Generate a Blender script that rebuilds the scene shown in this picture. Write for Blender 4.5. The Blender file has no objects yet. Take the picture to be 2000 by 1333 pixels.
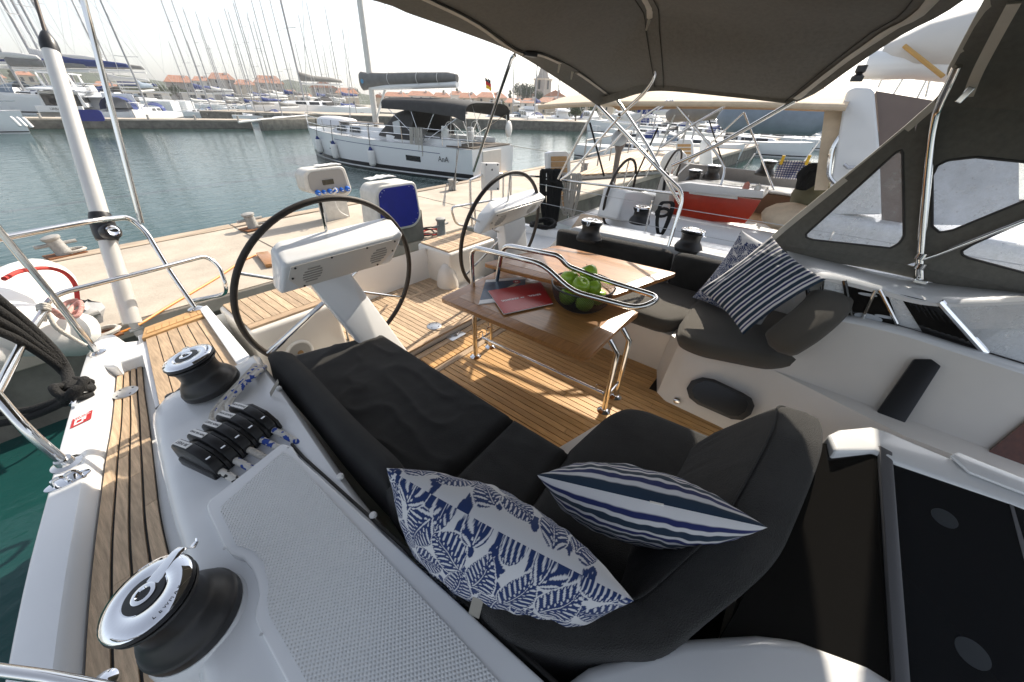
import bpy, bmesh, math, random
import numpy as np
from mathutils import Vector as V, Matrix, Euler
rnd = random.Random(7)
S = bpy.context.scene
COL = S.collection
R = math.radians
# ------------------------------------------------------------------ camera
CF, CHY, CYAW, CROLL = 700.0, 205.0, R(37.5), R(2.0)
CP = math.atan((666.5 - CHY) / CF)
FW = V((math.cos(CYAW) * math.cos(CP), math.sin(CYAW) * math.cos(CP), -math.sin(CP)))
_r = V((math.sin(CYAW), -math.cos(CYAW), 0)); _u = _r.cross(FW)
RT = _r * math.cos(CROLL) + _u * math.sin(CROLL)
UP = _u * math.cos(CROLL) - _r * math.sin(CROLL)
EYE = V((0, 0, 2.0))
cd = bpy.data.cameras.new('camera'); cam = bpy.data.objects.new('camera', cd); COL.objects.link(cam)
cd.sensor_width = 36; cd.lens = CF / 2000 * 36; cd.clip_start = 0.03; cd.clip_end = 3000
cam.matrix_world = Matrix(((RT.x, UP.x, -FW.x, EYE.x), (RT.y, UP.y, -FW.y, EYE.y), (RT.z, UP.z, -FW.z, EYE.z), (0, 0, 0, 1)))
S.camera = cam
# ------------------------------------------------------------------ light
SUN_EL, SUN_AZ = R(36.0), R(6.5)          # azimuth measured from +x towards +y
W = bpy.data.worlds.new('World'); S.world = W; W.use_nodes = True
wn = W.node_tree.nodes; wl = W.node_tree.links
sky = wn.new('ShaderNodeTexSky'); sky.sky_type = 'NISHITA'; sky.sun_disc = False
sky.sun_elevation = SUN_EL; sky.sun_rotation = R(90) - SUN_AZ
sky.air_density = 1.0; sky.dust_density = 2.0; sky.ozone_density = 1.5; sky.altitude = 0
wn['Background'].inputs['Strength'].default_value = 0.15
hs = wn.new('ShaderNodeHueSaturation'); hs.inputs['Saturation'].default_value = .48     # thin bright overcast haze: a milky sky
wl.new(sky.outputs[0], hs.inputs['Color']); wl.new(hs.outputs[0], wn['Background'].inputs['Color'])
ld = bpy.data.lights.new('sun', 'SUN'); ld.energy = 4.6; ld.angle = R(0.53); ld.color = (1.0, 0.9, 0.76)
so = bpy.data.objects.new('sun', ld); COL.objects.link(so)
sd_ = V((math.cos(SUN_EL) * math.cos(SUN_AZ), math.cos(SUN_EL) * math.sin(SUN_AZ), math.sin(SUN_EL)))
so.rotation_euler = sd_.to_track_quat('Z', 'Y').to_euler(); so.location = (0, 0, 30)
S.view_settings.view_transform = 'Standard'; S.view_settings.look = 'None'
S.view_settings.exposure = 0.8; S.view_settings.gamma = 1; S.view_settings.use_curve_mapping = False
S.render.engine = 'CYCLES'
S.cycles.use_denoising = True
S.cycles.max_bounces = 8; S.cycles.transparent_max_bounces = 12
# ------------------------------------------------------------------ measuring helpers: a sight line met with a real plane
def ray(x, y):
    return (FW * CF + RT * (x - 1000) - UP * (y - 666.5)).normalized()
def Z(x, y, z): d = ray(x, y); return EYE + d * ((z - EYE.z) / d.z)
def X(x, y, k): d = ray(x, y); return EYE + d * (k / d.x)
def Y(x, y, k): d = ray(x, y); return EYE + d * (k / d.y)
def D(x, y, k): d = ray(x, y); return EYE + d * (k / d.dot(FW))
def PL(x, y, p, n): d = ray(x, y); n = V(n); return EYE + d * ((V(p) - EYE).dot(n) / d.dot(n))
def AT(x, dist, z=0.0, y=None):
    """point at horizontal distance dist in the direction of column x (seen near the skyline)"""
    d = ray(x, 205 if y is None else y); h = V((d.x, d.y, 0)).normalized() * dist
    return V((h.x, h.y, z))
def HZ(x, y, dist):
    d = ray(x, y); return 2.0 + dist * d.z / math.hypot(d.x, d.y)
def cr(pts, n=8, closed=False):
    P = [V(p) for p in pts]; out = []; m = len(P)
    for i in range(m if closed else m - 1):
        p0 = P[(i - 1) % m] if (closed or i > 0) else P[0] * 2 - P[1]
        p1 = P[i]; p2 = P[(i + 1) % m]
        p3 = P[(i + 2) % m] if (closed or i + 2 < m) else p2 * 2 - p1
        for k in range(n):
            t = k / n
            out.append(0.5 * (2 * p1 + (p2 - p0) * t + (2 * p0 - 5 * p1 + 4 * p2 - p3) * t * t + (3 * p1 - p0 - 3 * p2 + p3) * t ** 3))
    if not closed: out.append(P[-1])
    return out
def rcorner(pts, r, n=5, closed=False):
    """polyline with rounded corners"""
    P = [V(p) for p in pts]; m = len(P); out = []
    for i in range(m):
        if not closed and i in (0, m - 1): out.append(P[i]); continue
        a, b, c = P[i - 1], P[i], P[(i + 1) % m]
        u, w = a - b, c - b
        k = min(r, u.length * .45, w.length * .45)
        s, e = b + u.normalized() * k, b + w.normalized() * k
        for j in range(n + 1):
            t = j / n; out.append(s * (1 - t) ** 2 + b * 2 * t * (1 - t) + e * t * t)
    return out
# ------------------------------------------------------------------ materials
def nt(m): return m.node_tree.nodes, m.node_tree.links
MATS = {}
def mat(name, col, rough=.5, metal=0, spec=.5, coat=0, var=0, vscale=8, bump=0, bscale=200, alpha=1, trans=0, ior=1.45, sheen=0, stretch=None, rand=0, rvar=0):
    if name in MATS: return MATS[name]
    m = bpy.data.materials.new(name); m.use_nodes = True; n, l = nt(m); b = n['Principled BSDF']
    b.inputs['Base Color'].default_value = (*col, 1); b.inputs['Roughness'].default_value = rough
    b.inputs['Metallic'].default_value = metal; b.inputs['Specular IOR Level'].default_value = spec
    b.inputs['Coat Weight'].default_value = coat; b.inputs['Alpha'].default_value = alpha
    b.inputs['Coat Roughness'].default_value = .05
    b.inputs['Transmission Weight'].default_value = trans; b.inputs['IOR'].default_value = ior
    b.inputs['Sheen Weight'].default_value = sheen
    tc = n.new('ShaderNodeTexCoord')
    src = tc.outputs['Object']
    if stretch:
        mp = n.new('ShaderNodeMapping'); mp.inputs['Scale'].default_value = stretch; l.new(src, mp.inputs['Vector']); src = mp.outputs[0]
    if var or rand:
        mixn = n.new('ShaderNodeMix'); mixn.data_type = 'RGBA'; mixn.blend_type = 'MULTIPLY'; mixn.inputs[0].default_value = 1
        mixn.inputs[6].default_value = (*col, 1)
        no = n.new('ShaderNodeTexNoise'); no.inputs['Scale'].default_value = vscale; no.inputs['Detail'].default_value = 6; no.inputs['Roughness'].default_value = .6
        l.new(src, no.inputs['Vector'])
        mr = n.new('ShaderNodeMapRange'); mr.inputs[1].default_value = .3; mr.inputs[2].default_value = .7
        mr.inputs[3].default_value = 1 - var; mr.inputs[4].default_value = 1 + var * .6
        l.new(no.outputs[0], mr.inputs[0]); out = mr.outputs[0]
        if rand:
            oi = n.new('ShaderNodeObjectInfo'); r2 = n.new('ShaderNodeMapRange'); r2.inputs[3].default_value = 1 - rand; r2.inputs[4].default_value = 1 + rand
            l.new(oi.outputs['Random'], r2.inputs[0])
            mu = n.new('ShaderNodeMath'); mu.operation = 'MULTIPLY'; l.new(out, mu.inputs[0]); l.new(r2.outputs[0], mu.inputs[1]); out = mu.outputs[0]
        cb = n.new('ShaderNodeCombineColor'); [l.new(out, cb.inputs[i]) for i in range(3)]
        l.new(cb.outputs[0], mixn.inputs[7]); l.new(mixn.outputs[2], b.inputs['Base Color'])
        if rvar:
            m3 = n.new('ShaderNodeMapRange'); m3.inputs[1].default_value = .3; m3.inputs[2].default_value = .7
            m3.inputs[3].default_value = max(.02, rough - rvar); m3.inputs[4].default_value = rough + rvar
            l.new(no.outputs[0], m3.inputs[0]); l.new(m3.outputs[0], b.inputs['Roughness'])
    if bump:
        nb = n.new('ShaderNodeTexNoise'); nb.inputs['Scale'].default_value = bscale; nb.inputs['Detail'].default_value = 4
        l.new(src, nb.inputs['Vector'])
        bp = n.new('ShaderNodeBump'); bp.inputs['Strength'].default_value = bump; bp.inputs['Distance'].default_value = .01
        l.new(nb.outputs[0], bp.inputs['Height']); l.new(bp.outputs[0], b.inputs['Normal'])
    MATS[name] = m
    return m
gel = mat('white gelcoat', (.72, .73, .735), .2, coat=.25, var=.035, vscale=3, rvar=.05)
gelc = mat('cream gelcoat', (.68, .645, .59), .28, coat=.2, var=.05, vscale=3)
gelg = mat('dull grey gelcoat', (.62, .63, .63), .4, var=.05, vscale=4)
teak = mat('weathered teak', (.53, .385, .25), .62, var=.34, vscale=9, stretch=(9, .8, 9), rand=.2, bump=.35, bscale=60)
teakx = mat('weathered teak athwart', (.50, .355, .225), .62, var=.3, vscale=9, stretch=(.8, 9, 9), rand=.18, bump=.3, bscale=60)
teakf = mat('golden teak', (.56, .325, .125), .5, var=.26, vscale=9, stretch=(9, .8, 9), rand=.13, bump=.2, bscale=60)
teakb = mat('fresh golden teak', (.50, .30, .13), .5, var=.25, vscale=9, stretch=(2, 2, 9), rand=.1)
caulk = mat('black caulk', (.012, .011, .010), .6)
varn = mat('varnished teak', (.37, .175, .055), .3, coat=.25, var=.3, vscale=7, stretch=(10, .9, 10))
varnd = mat('varnished teak border', (.35, .155, .048), .3, coat=.25, var=.3, vscale=7, stretch=(.9, 10, 10))
mahog = mat('dark mahogany panel', (.12, .035, .015), .25, coat=.5, var=.3, vscale=6, stretch=(1, 9, 9))
steel = mat('polished stainless', (.72, .71, .69), .09, 1)
steels = mat('brushed stainless', (.55, .55, .54), .3, 1, var=.1)
chrome = mat('chrome', (.82, .83, .85), .04, 1)
alu = mat('pale anodised tube', (.66, .64, .60), .34, .25, var=.06, vscale=5)
blk = mat('black plastic', (.016, .016, .017), .38, bump=.05, bscale=300)
blkr = mat('black rubbery anodising', (.022, .021, .021), .42, var=.2, vscale=14)
leather = mat('dark brown leather', (.030, .023, .018), .55, bump=.2, bscale=260, var=.2)
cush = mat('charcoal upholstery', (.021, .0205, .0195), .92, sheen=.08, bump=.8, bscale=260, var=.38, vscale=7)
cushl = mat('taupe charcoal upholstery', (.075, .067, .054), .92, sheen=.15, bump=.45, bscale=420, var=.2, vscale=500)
canvas = mat('taupe canvas', (.150, .146, .130), .85, bump=.25, bscale=500, var=.14, vscale=40)
canvasb = mat('sprayhood canvas', (.138, .133, .117), .85, bump=.25, bscale=500, var=.15, vscale=30)
piping = mat('pale zip tape', (.50, .47, .41), .7, var=.1)
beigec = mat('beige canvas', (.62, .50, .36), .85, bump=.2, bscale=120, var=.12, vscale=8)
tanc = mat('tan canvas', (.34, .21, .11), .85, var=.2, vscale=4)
greyc = mat('grey sail cover', (.20, .195, .185), .85, bump=.3, bscale=12, var=.15, vscale=4)
bluegrey = mat('blue grey cover', (.17, .22, .28), .6, var=.15, vscale=4)
navyc = mat('navy canvas', (.015, .035, .16), .8, var=.2, vscale=5)
darkc = mat('dark canvas', (.055, .053, .052), .85, var=.2, vscale=6)
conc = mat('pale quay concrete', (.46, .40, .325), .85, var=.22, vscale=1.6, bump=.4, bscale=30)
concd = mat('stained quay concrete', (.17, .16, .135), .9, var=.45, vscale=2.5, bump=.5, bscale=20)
conci = mat('grey cast iron', (.33, .32, .30), .6, var=.25, vscale=20, bump=.3, bscale=60)
rust = mat('rusty steel', (.20, .08, .03), .8, var=.4, vscale=30)
pedw = mat('dirty white fibreglass', (.62, .60, .55), .45, var=.14, vscale=9)
bluep = mat('deep blue panel', (.010, .018, .23), .35, var=.12, vscale=6)
blues = mat('bright blue socket', (.02, .13, .5), .4)
whitep = mat('white plastic', (.74, .73, .70), .4)
fend = mat('white fender vinyl', (.78, .77, .74), .42, var=.05)
redrope = mat('red rope', (.52, .05, .04), .8, bump=.6, bscale=150)
pinkrope = mat('faded red rope', (.62, .34, .30), .85, var=.4, vscale=90, bump=.6, bscale=150)
blkrope = mat('black rope', (.010, .010, .010), .85, bump=.9, bscale=110)
whrope = mat('white rope', (.50, .47, .42), .85, bump=.6, bscale=160, var=.3, vscale=120)
orange = mat('orange hose', (.62, .22, .03), .5)
red = mat('red paint', (.45, .035, .012), .3, coat=.3, var=.1)
redpap = mat('red cover print', (.42, .028, .028), .3)
bluepap = mat('dark blue cover print', (.035, .07, .12), .3, var=.5, vscale=9)
paper = mat('white paper', (.75, .74, .72), .5)
ink = mat('white ink', (.8, .8, .8), .5)
inkb = mat('black ink', (.02, .02, .025), .5)
apple = mat('green apple skin', (.33, .54, .045), .3, coat=.3, var=.25, vscale=10)
stemm = mat('brown stem', (.05, .03, .015), .8)
hullw = mat('white hull paint', (.80, .81, .81), .16, coat=.4)
hullb = mat('black boot stripe', (.015, .015, .018), .3)
dglass = mat('dark tinted glass', (.012, .013, .015), .06)
smoke = mat('smoked acrylic', (.010, .0095, .009), .05)
terra = mat('terracotta tiles', (.42, .205, .13), .85, var=.25, vscale=1.2)
stone = mat('cream render', (.56, .49, .39), .9, var=.12, vscale=.6)
stoneg = mat('grey stone wall', (.34, .31, .28), .9, var=.16, vscale=.6)
stonew = mat('pale white wall', (.64, .62, .58), .9, var=.1, vscale=.6)
wind = mat('dark window pane', (.05, .055, .06), .2)
leafm = mat('dark evergreen leaves', (.045, .07, .03), .7, var=.4, vscale=2)
leafm2 = mat('grey green leaves', (.075, .10, .045), .7, var=.4, vscale=2)
bark = mat('bark', (.10, .07, .05), .9)
rocks = mat('shore rocks', (.34, .30, .25), .9, var=.4, vscale=1)
green = mat('green rope', (.02, .16, .06), .8)
yellow = mat('yellow plastic', (.6, .4, .03), .5)
def special_materials():
    # harbour water
    m = bpy.data.materials.new('harbour water'); m.use_nodes = True; n, l = nt(m); b = n['Principled BSDF']
    b.inputs['Base Color'].default_value = (.009, .048, .045, 1); b.inputs['Roughness'].default_value = .035; b.inputs['IOR'].default_value = 1.333
    tc = n.new('ShaderNodeTexCoord'); prev = None
    for sc, st, rot, amp in (((.55, 1.6, 1), 1, .6, .018), ((2.2, 5.0, 1), 1, .45, .014), ((6, 11, 1), 1, .8, .007)):
        mp = n.new('ShaderNodeMapping'); mp.inputs['Scale'].default_value = sc; mp.inputs['Rotation'].default_value = (0, 0, rot)
        l.new(tc.outputs['Object'], mp.inputs['Vector'])
        no = n.new('ShaderNodeTexNoise'); no.inputs['Scale'].default_value = 1; no.inputs['Detail'].default_value = 3; l.new(mp.outputs[0], no.inputs['Vector'])
        mu = n.new('ShaderNodeMath'); mu.operation = 'MULTIPLY'; mu.inputs[1].default_value = amp; l.new(no.outputs[0], mu.inputs[0])
        if prev is None: prev = mu.outputs[0]
        else:
            ad = n.new('ShaderNodeMath'); l.new(prev, ad.inputs[0]); l.new(mu.outputs[0], ad.inputs[1]); prev = ad.outputs[0]
    bp = n.new('ShaderNodeBump'); bp.inputs['Strength'].default_value = 1; bp.inputs['Distance'].default_value = 1
    l.new(prev, bp.inputs['Height']); l.new(bp.outputs[0], b.inputs['Normal']); MATS['water'] = m
    # non-skid diamond lid
    m = bpy.data.materials.new('moulded non-skid'); m.use_nodes = True; n, l = nt(m); b = n['Principled BSDF']
    b.inputs['Base Color'].default_value = (.66, .67, .67, 1); b.inputs['Roughness'].default_value = .45
    tc = n.new('ShaderNodeTexCoord'); mp = n.new('ShaderNodeMapping'); mp.inputs['Scale'].default_value = (110, 110, 110); mp.inputs['Rotation'].default_value = (0, 0, R(38))
    l.new(tc.outputs['Object'], mp.inputs['Vector']); se = n.new('ShaderNodeSeparateXYZ'); l.new(mp.outputs[0], se.inputs[0])
    ms = []
    for a in 'XY':
        w = n.new('ShaderNodeMath'); w.operation = 'PINGPONG'; w.inputs[1].default_value = .5; l.new(se.outputs[a], w.inputs[0]); ms.append(w)
    mi = n.new('ShaderNodeMath'); mi.operation = 'MULTIPLY'; l.new(ms[0].outputs[0], mi.inputs[0]); l.new(ms[1].outputs[0], mi.inputs[1])
    bp = n.new('ShaderNodeBump'); bp.inputs['Strength'].default_value = .9; bp.inputs['Distance'].default_value = .012
    l.new(mi.outputs[0], bp.inputs['Height']); l.new(bp.outputs[0], b.inputs['Normal']); MATS['nonskid'] = m
    # vertex coloured print on cotton
    m = bpy.data.materials.new('printed cotton'); m.use_nodes = True; n, l = nt(m); b = n['Principled BSDF']
    a = n.new('ShaderNodeAttribute'); a.attribute_name = 'print'; l.new(a.outputs['Color'], b.inputs['Base Color']); b.inputs['Roughness'].default_value = .9
    b.inputs['Sheen Weight'].default_value = .1
    tc = n.new('ShaderNodeTexCoord'); no = n.new('ShaderNodeTexNoise'); no.inputs['Scale'].default_value = 350; l.new(tc.outputs['Object'], no.inputs['Vector'])
    bp = n.new('ShaderNodeBump'); bp.inputs['Strength'].default_value = .25; bp.inputs['Distance'].default_value = .004; l.new(no.outputs[0], bp.inputs['Height']); l.new(bp.outputs[0], b.inputs['Normal'])
    MATS['print'] = m
    # clear vinyl: scratched film that lets most light through
    for nm, fac, tint, ro in (('clear vinyl', .24, (.95, .96, .97), .12), ('smoked glass', .12, (.55, .54, .53), .05)):
        m = bpy.data.materials.new(nm); m.use_nodes = True; n, l = nt(m); n.remove(n['Principled BSDF'])
        tr = n.new('ShaderNodeBsdfTransparent'); tr.inputs[0].default_value = (*tint, 1)
        gl = n.new('ShaderNodeBsdfPrincipled'); gl.inputs['Base Color'].default_value = (.8, .8, .8, 1) if nm == 'clear vinyl' else (.02, .02, .02, 1); gl.inputs['Roughness'].default_value = ro
        mx = n.new('ShaderNodeMixShader')
        tc = n.new('ShaderNodeTexCoord'); no = n.new('ShaderNodeTexNoise'); no.inputs['Scale'].default_value = 9; no.inputs['Detail'].default_value = 8; no.inputs['Roughness'].default_value = .75
        l.new(tc.outputs['Object'], no.inputs['Vector']); mr = n.new('ShaderNodeMapRange'); mr.inputs[1].default_value = .35; mr.inputs[2].default_value = .75
        mr.inputs[3].default_value = fac * .4; mr.inputs[4].default_value = min(1, fac * 1.9); l.new(no.outputs[0], mr.inputs[0]); l.new(mr.outputs[0], mx.inputs[0])
        bp = n.new('ShaderNodeBump'); bp.inputs['Strength'].default_value = .12; bp.inputs['Distance'].default_value = .02; l.new(no.outputs[0], bp.inputs['Height']); l.new(bp.outputs[0], gl.inputs['Normal'])
        l.new(tr.outputs[0], mx.inputs[1]); l.new(gl.outputs[0], mx.inputs[2]); l.new(mx.outputs[0], n['Material Output'].inputs['Surface'])
        MATS[nm] = m
    # flecked rope, white with coloured flecks along its length
    for nm, fc in (('blue fleck rope', (.02, .06, .30)), ('black fleck rope', (.02, .02, .02))):
        m = bpy.data.materials.new(nm); m.use_nodes = True; n, l = nt(m); b = n['Principled BSDF']; b.inputs['Roughness'].default_value = .85
        tc = n.new('ShaderNodeTexCoord'); no = n.new('ShaderNodeTexVoronoi'); no.inputs['Scale'].default_value = 62
        l.new(tc.outputs['Object'], no.inputs['Vector']); sp = n.new('ShaderNodeSeparateColor'); l.new(no.outputs['Color'], sp.inputs[0])
        cmp = n.new('ShaderNodeMath'); cmp.operation = 'GREATER_THAN'; cmp.inputs[1].default_value = .7; l.new(sp.outputs[0], cmp.inputs[0])
        mx = n.new('ShaderNodeMix'); mx.data_type = 'RGBA'; mx.inputs[6].default_value = (.58, .56, .52, 1); mx.inputs[7].default_value = (*fc, 1)
        l.new(cmp.outputs[0], mx.inputs[0]); l.new(mx.outputs[2], b.inputs['Base Color'])
        nb = n.new('ShaderNodeTexNoise'); nb.inputs['Scale'].default_value = 220; l.new(tc.outputs['Object'], nb.inputs['Vector'])
        bp = n.new('ShaderNodeBump'); bp.inputs['Strength'].default_value = .6; bp.inputs['Distance'].default_value = .006; l.new(nb.outputs[0], bp.inputs['Height']); l.new(bp.outputs[0], b.inputs['Normal'])
        MATS[nm] = m
special_materials()
# ------------------------------------------------------------------ objects
ORG = {}
def put(o, parent=None):
    COL.objects.link(o)
    if parent: o.parent = parent
    return o
def tag(o, label=None, cat=None, group=None, kind=None):
    if label: o['label'] = label
    if cat: o['category'] = cat
    if group: o['group'] = group
    if kind: o['kind'] = kind
    return o
def thing(name, label, cat, loc=(0, 0, 0), group=None, rz=0):
    o = bpy.data.objects.new(name, None); o.empty_display_size = .1; COL.objects.link(o)
    o.location = loc; o.rotation_euler = (0, 0, rz); ORG[o.name] = V(loc)
    return tag(o, label, cat, group)
def dup(root, loc=None, rz=None, label=None, group=None, M=None):
    def cp(o, par):
        c = o.copy(); COL.objects.link(c)
        if par: c.parent = par
        for ch in list(o.children): cp(ch, c)
        return c
    r = cp(root, None)
    if loc is not None: r.location = loc
    if rz is not None: r.rotation_euler = (0, 0, rz)
    if M is not None: r.matrix_world = M
    if label: r['label'] = label
    if group: r['group'] = group
    return r
class MB:
    def __init__(s): s.v = []; s.f = []
    def add(s, vs, fs):
        k = len(s.v); s.v += [V(p) for p in vs]; s.f += [tuple(i + k for i in f) for f in fs]; return s
    def quad(s, a, b, c, d): return s.add([a, b, c, d], [(0, 1, 2, 3)])
    def box(s, c, sz, rot=None, taper=1.0):
        c = V(c); h = V(sz) / 2; vs = []
        for z in (-1, 1):
            t = taper if z > 0 else 1
            for y in (-1, 1):
                for x in (-1, 1):
                    p = V((x * h.x * t, y * h.y * t, z * h.z)); vs.append(c + (rot @ p if rot else p))
        return s.add(vs, [(0, 2, 3, 1), (4, 5, 7, 6), (0, 1, 5, 4), (2, 6, 7, 3), (0, 4, 6, 2), (1, 3, 7, 5)])
    def prism(s, poly, vec):
        """closed polygon (list of points) extruded along vec"""
        P = [V(p) for p in poly]; vec = V(vec); n = len(P)
        return s.add(P + [p + vec for p in P], [tuple(range(n - 1, -1, -1)), tuple(range(n, 2 * n))] + [(i, (i + 1) % n, n + (i + 1) % n, n + i) for i in range(n)])
    def loft(s, rings, closed=True, caps=True, loop=False):
        n = len(rings[0]); k = len(rings); vs = [p for r in rings for p in r]; fs = []
        for i in range(k if loop else k - 1):
            j = (i + 1) % k
            for a in range(n if closed else n - 1):
                b = (a + 1) % n; fs.append((i * n + a, i * n + b, j * n + b, j * n + a))
        if caps and closed and not loop: fs += [tuple(range(n - 1, -1, -1)), tuple((k - 1) * n + a for a in range(n))]
        return s.add(vs, fs)
    def tube(s, pts, r, seg=8, closed=False, caps=True):
        P = [V(p) for p in pts]; n = len(P); rings = []
        rr = r if isinstance(r, (list, tuple)) else [r] * n
        t0 = (P[1] - P[0]).normalized(); nrm = t0.orthogonal().normalized()
        for i in range(n):
            if closed: t = (P[(i + 1) % n] - P[i - 1])
            else: t = P[min(i + 1, n - 1)] - P[max(i - 1, 0)]
            if t.length < 1e-9: t = t0
            t = t.normalized(); nrm = (nrm - t * nrm.dot(t))
            nrm = nrm.normalized() if nrm.length > 1e-6 else t.orthogonal().normalized()
            bn = t.cross(nrm)
            rings.append([P[i] + (nrm * math.cos(2 * math.pi * k / seg) + bn * math.sin(2 * math.pi * k / seg)) * rr[i] for k in range(seg)])
        return s.loft(rings, True, caps, closed)
    def lathe(s, prof, c=(0, 0, 0), axis=(0, 0, 1), seg=24):
        c = V(c); ax = V(axis).normalized(); u = ax.orthogonal().normalized(); w = ax.cross(u)
        rings = [[c + ax * h + (u * math.cos(2 * math.pi * k / seg) + w * math.sin(2 * math.pi * k / seg)) * max(r, 1e-4) for k in range(seg)] for r, h in prof]
        return s.loft(rings)
    def ball(s, c, r, sub=10, sc=(1, 1, 1)):
        prof = [(math.sin(math.pi * i / sub), -math.cos(math.pi * i / sub)) for i in range(sub + 1)]
        k = len(s.v); s.lathe(prof, seg=sub * 2)
        for i in range(k, len(s.v)): p = s.v[i]; s.v[i] = V(c) + V((p.x * r * sc[0], p.y * r * sc[1], p.z * r * sc[2]))
        return s
    def grid(s, rows):
        n = len(rows[0]); return s.add([p for r in rows for p in r], [(i * n + j, i * n + j + 1, (i + 1) * n + j + 1, (i + 1) * n + j) for i in range(len(rows) - 1) for j in range(n - 1)])
    def build(s, name, m, parent=None, smooth=40, bevel=0, bseg=2, solid=0, local=False, label=None, origin=None):
        me = bpy.data.meshes.new(name); o0 = V((0, 0, 0))
        if origin is not None: o0 = V(origin)
        elif parent is not None and not local:
            q = parent
            while q.parent: q = q.parent
            o0 = ORG.get(q.name, V((0, 0, 0)))
        me.from_pydata([tuple(p - o0) for p in s.v], [], s.f)
        bm = bmesh.new(); bm.from_mesh(me); bmesh.ops.remove_doubles(bm, verts=bm.verts, dist=1e-5)
        bmesh.ops.recalc_face_normals(bm, faces=bm.faces)
        if solid:
            bmesh.ops.solidify(bm, geom=list(bm.faces), thickness=solid)
            bmesh.ops.recalc_face_normals(bm, faces=bm.faces)
        if bevel:
            es = [e for e in bm.edges if len(e.link_faces) == 2 and e.calc_face_angle(0) > R(28)]
            if es: bmesh.ops.bevel(bm, geom=es, offset=bevel, segments=bseg, profile=.6, affect='EDGES', clamp_overlap=True)
        bm.to_mesh(me); bm.free()
        if smooth:
            me.shade_smooth()
            me.set_sharp_from_angle(angle=R(smooth))
        me.materials.append(m)
        ob = bpy.data.objects.new(name, me)
        if origin is not None: ob.location = o0
        put(ob, parent)
        if label: ob['label'] = label
        return ob
def solo(mb, name, m, label, cat, group=None, **k):
    return tag(mb.build(name, m, None, **k), label, cat, group)
def text(name, s, size, m, M, parent=None, ext=.0006, bold=0):
    c = bpy.data.curves.new(name, 'FONT'); c.body = s; c.size = size; c.extrude = ext; c.offset = bold; c.align_x = 'CENTER'; c.align_y = 'CENTER'; c.resolution_u = 3
    t = bpy.data.objects.new(name + '_tmp', c); COL.objects.link(t)
    me = bpy.data.meshes.new_from_object(t); COL.objects.unlink(t); bpy.data.objects.remove(t)
    o0 = V((0, 0, 0))
    if parent:
        q = parent
        while q.parent: q = q.parent
        o0 = ORG.get(q.name, o0)
    me.transform(Matrix.Translation(-o0) @ M); me.materials.append(m)
    return put(bpy.data.objects.new(name, me), parent)
def frame(o, ux, uy):
    """matrix with origin o, x axis ux, y axis close to uy"""
    ux = V(ux).normalized(); uz = ux.cross(V(uy)).normalized(); uy = uz.cross(ux)
    return Matrix(((ux.x, uy.x, uz.x, o[0]), (ux.y, uy.y, uz.y, o[1]), (ux.z, uy.z, uz.z, o[2]), (0, 0, 0, 1)))
def rrect(w, h, r, n=5):
    out = []
    for cx, cy, a0 in ((w / 2 - r, h / 2 - r, 0), (-w / 2 + r, h / 2 - r, 90), (-w / 2 + r, -h / 2 + r, 180), (w / 2 - r, -h / 2 + r, 270)):
        for k in range(n + 1):
            a = R(a0 + 90 * k / n); out.append((cx + r * math.cos(a), cy + r * math.sin(a)))
    return out
def lerp(a, b, t): return a + (b - a) * t
def along(curve, t):
    """point at fraction t of a polyline"""
    L = [0]
    for i in range(1, len(curve)): L.append(L[-1] + (curve[i] - curve[i - 1]).length)
    d = t * L[-1]
    for i in range(1, len(curve)):
        if d <= L[i] + 1e-9: return curve[i - 1].lerp(curve[i], (d - L[i - 1]) / max(1e-9, L[i] - L[i - 1]))
    return curve[-1]
# ================================================================== SETTING
WL = -0.8
w = MB(); w.quad((-480, -460, WL), (780, -460, WL), (780, 800, WL), (-480, 800, WL))
tag(w.build('water', MATS['water'], smooth=0), kind='structure')
# the quay the yacht lies stern-to against
QA = math.atan2(.85, 12.2)
def qn(x): return 5.05 - .012 * x                          # near edge
def qf(x): return 8.02 + .05 * min(x, 20)                   # far edge
q = MB(); q.prism([(-14, qn(-14), -.16), (54, qn(54), -.16), (54, qf(54), -.16), (-14, qf(-14), -.16)], (0, 0, .16))
quay = tag(q.build('quay', conc, bevel=.015, bseg=1), kind='structure')
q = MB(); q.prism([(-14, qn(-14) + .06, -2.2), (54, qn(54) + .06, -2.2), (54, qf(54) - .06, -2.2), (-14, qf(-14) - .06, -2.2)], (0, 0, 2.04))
tag(q.build('quay_wall', concd), kind='structure')
for k in range(17):                                       # cast slabs with open joints, timber-edged
    x0 = -14 + 4 * k
    q = MB(); q.prism([(x0 + .012, qn(x0) + .02, 0), (x0 + 3.988, qn(x0 + 4) + .02, 0), (x0 + 3.988, qf(x0 + 4) - .24, 0), (x0 + .012, qf(x0) - .24, 0)], (0, 0, .012 + .003 * (k % 2)))
    q.build('slab', conc, quay, bevel=.004, bseg=1)
    q = MB(); q.prism([(x0 + .006, qf(x0) - .225, 0), (x0 + 3.99, qf(x0 + 4) - .225, 0), (x0 + 3.99, qf(x0 + 4) + .01, 0), (x0 + .006, qf(x0) + .01, 0)], (0, 0, .03))
    q.build('edge_beam', mat('weathered edge timber', (.40, .32, .24), .85, var=.3, vscale=3, stretch=(.7, 6, 6), rand=.15), quay, bevel=.008, bseg=1)
# ================================================================== OWN YACHT
CX = 2.1
SEAT = .52
yo = (2.1, 1.0, -.8)
yacht = thing('sailing_yacht', 'white sailing yacht with teak side deck and open cockpit filling the foreground', 'sailing yacht', yo)
out = cr([(-1.15, -2.6, .5), (-.92, -.4, .5), Z(10, 1311, .5), Z(100, 933, .5), Z(152, 745, .5), Z(168, 695, .5)], 8)
def mir(p): return V((2 * CX - p.x, p.y, p.z))
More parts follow.
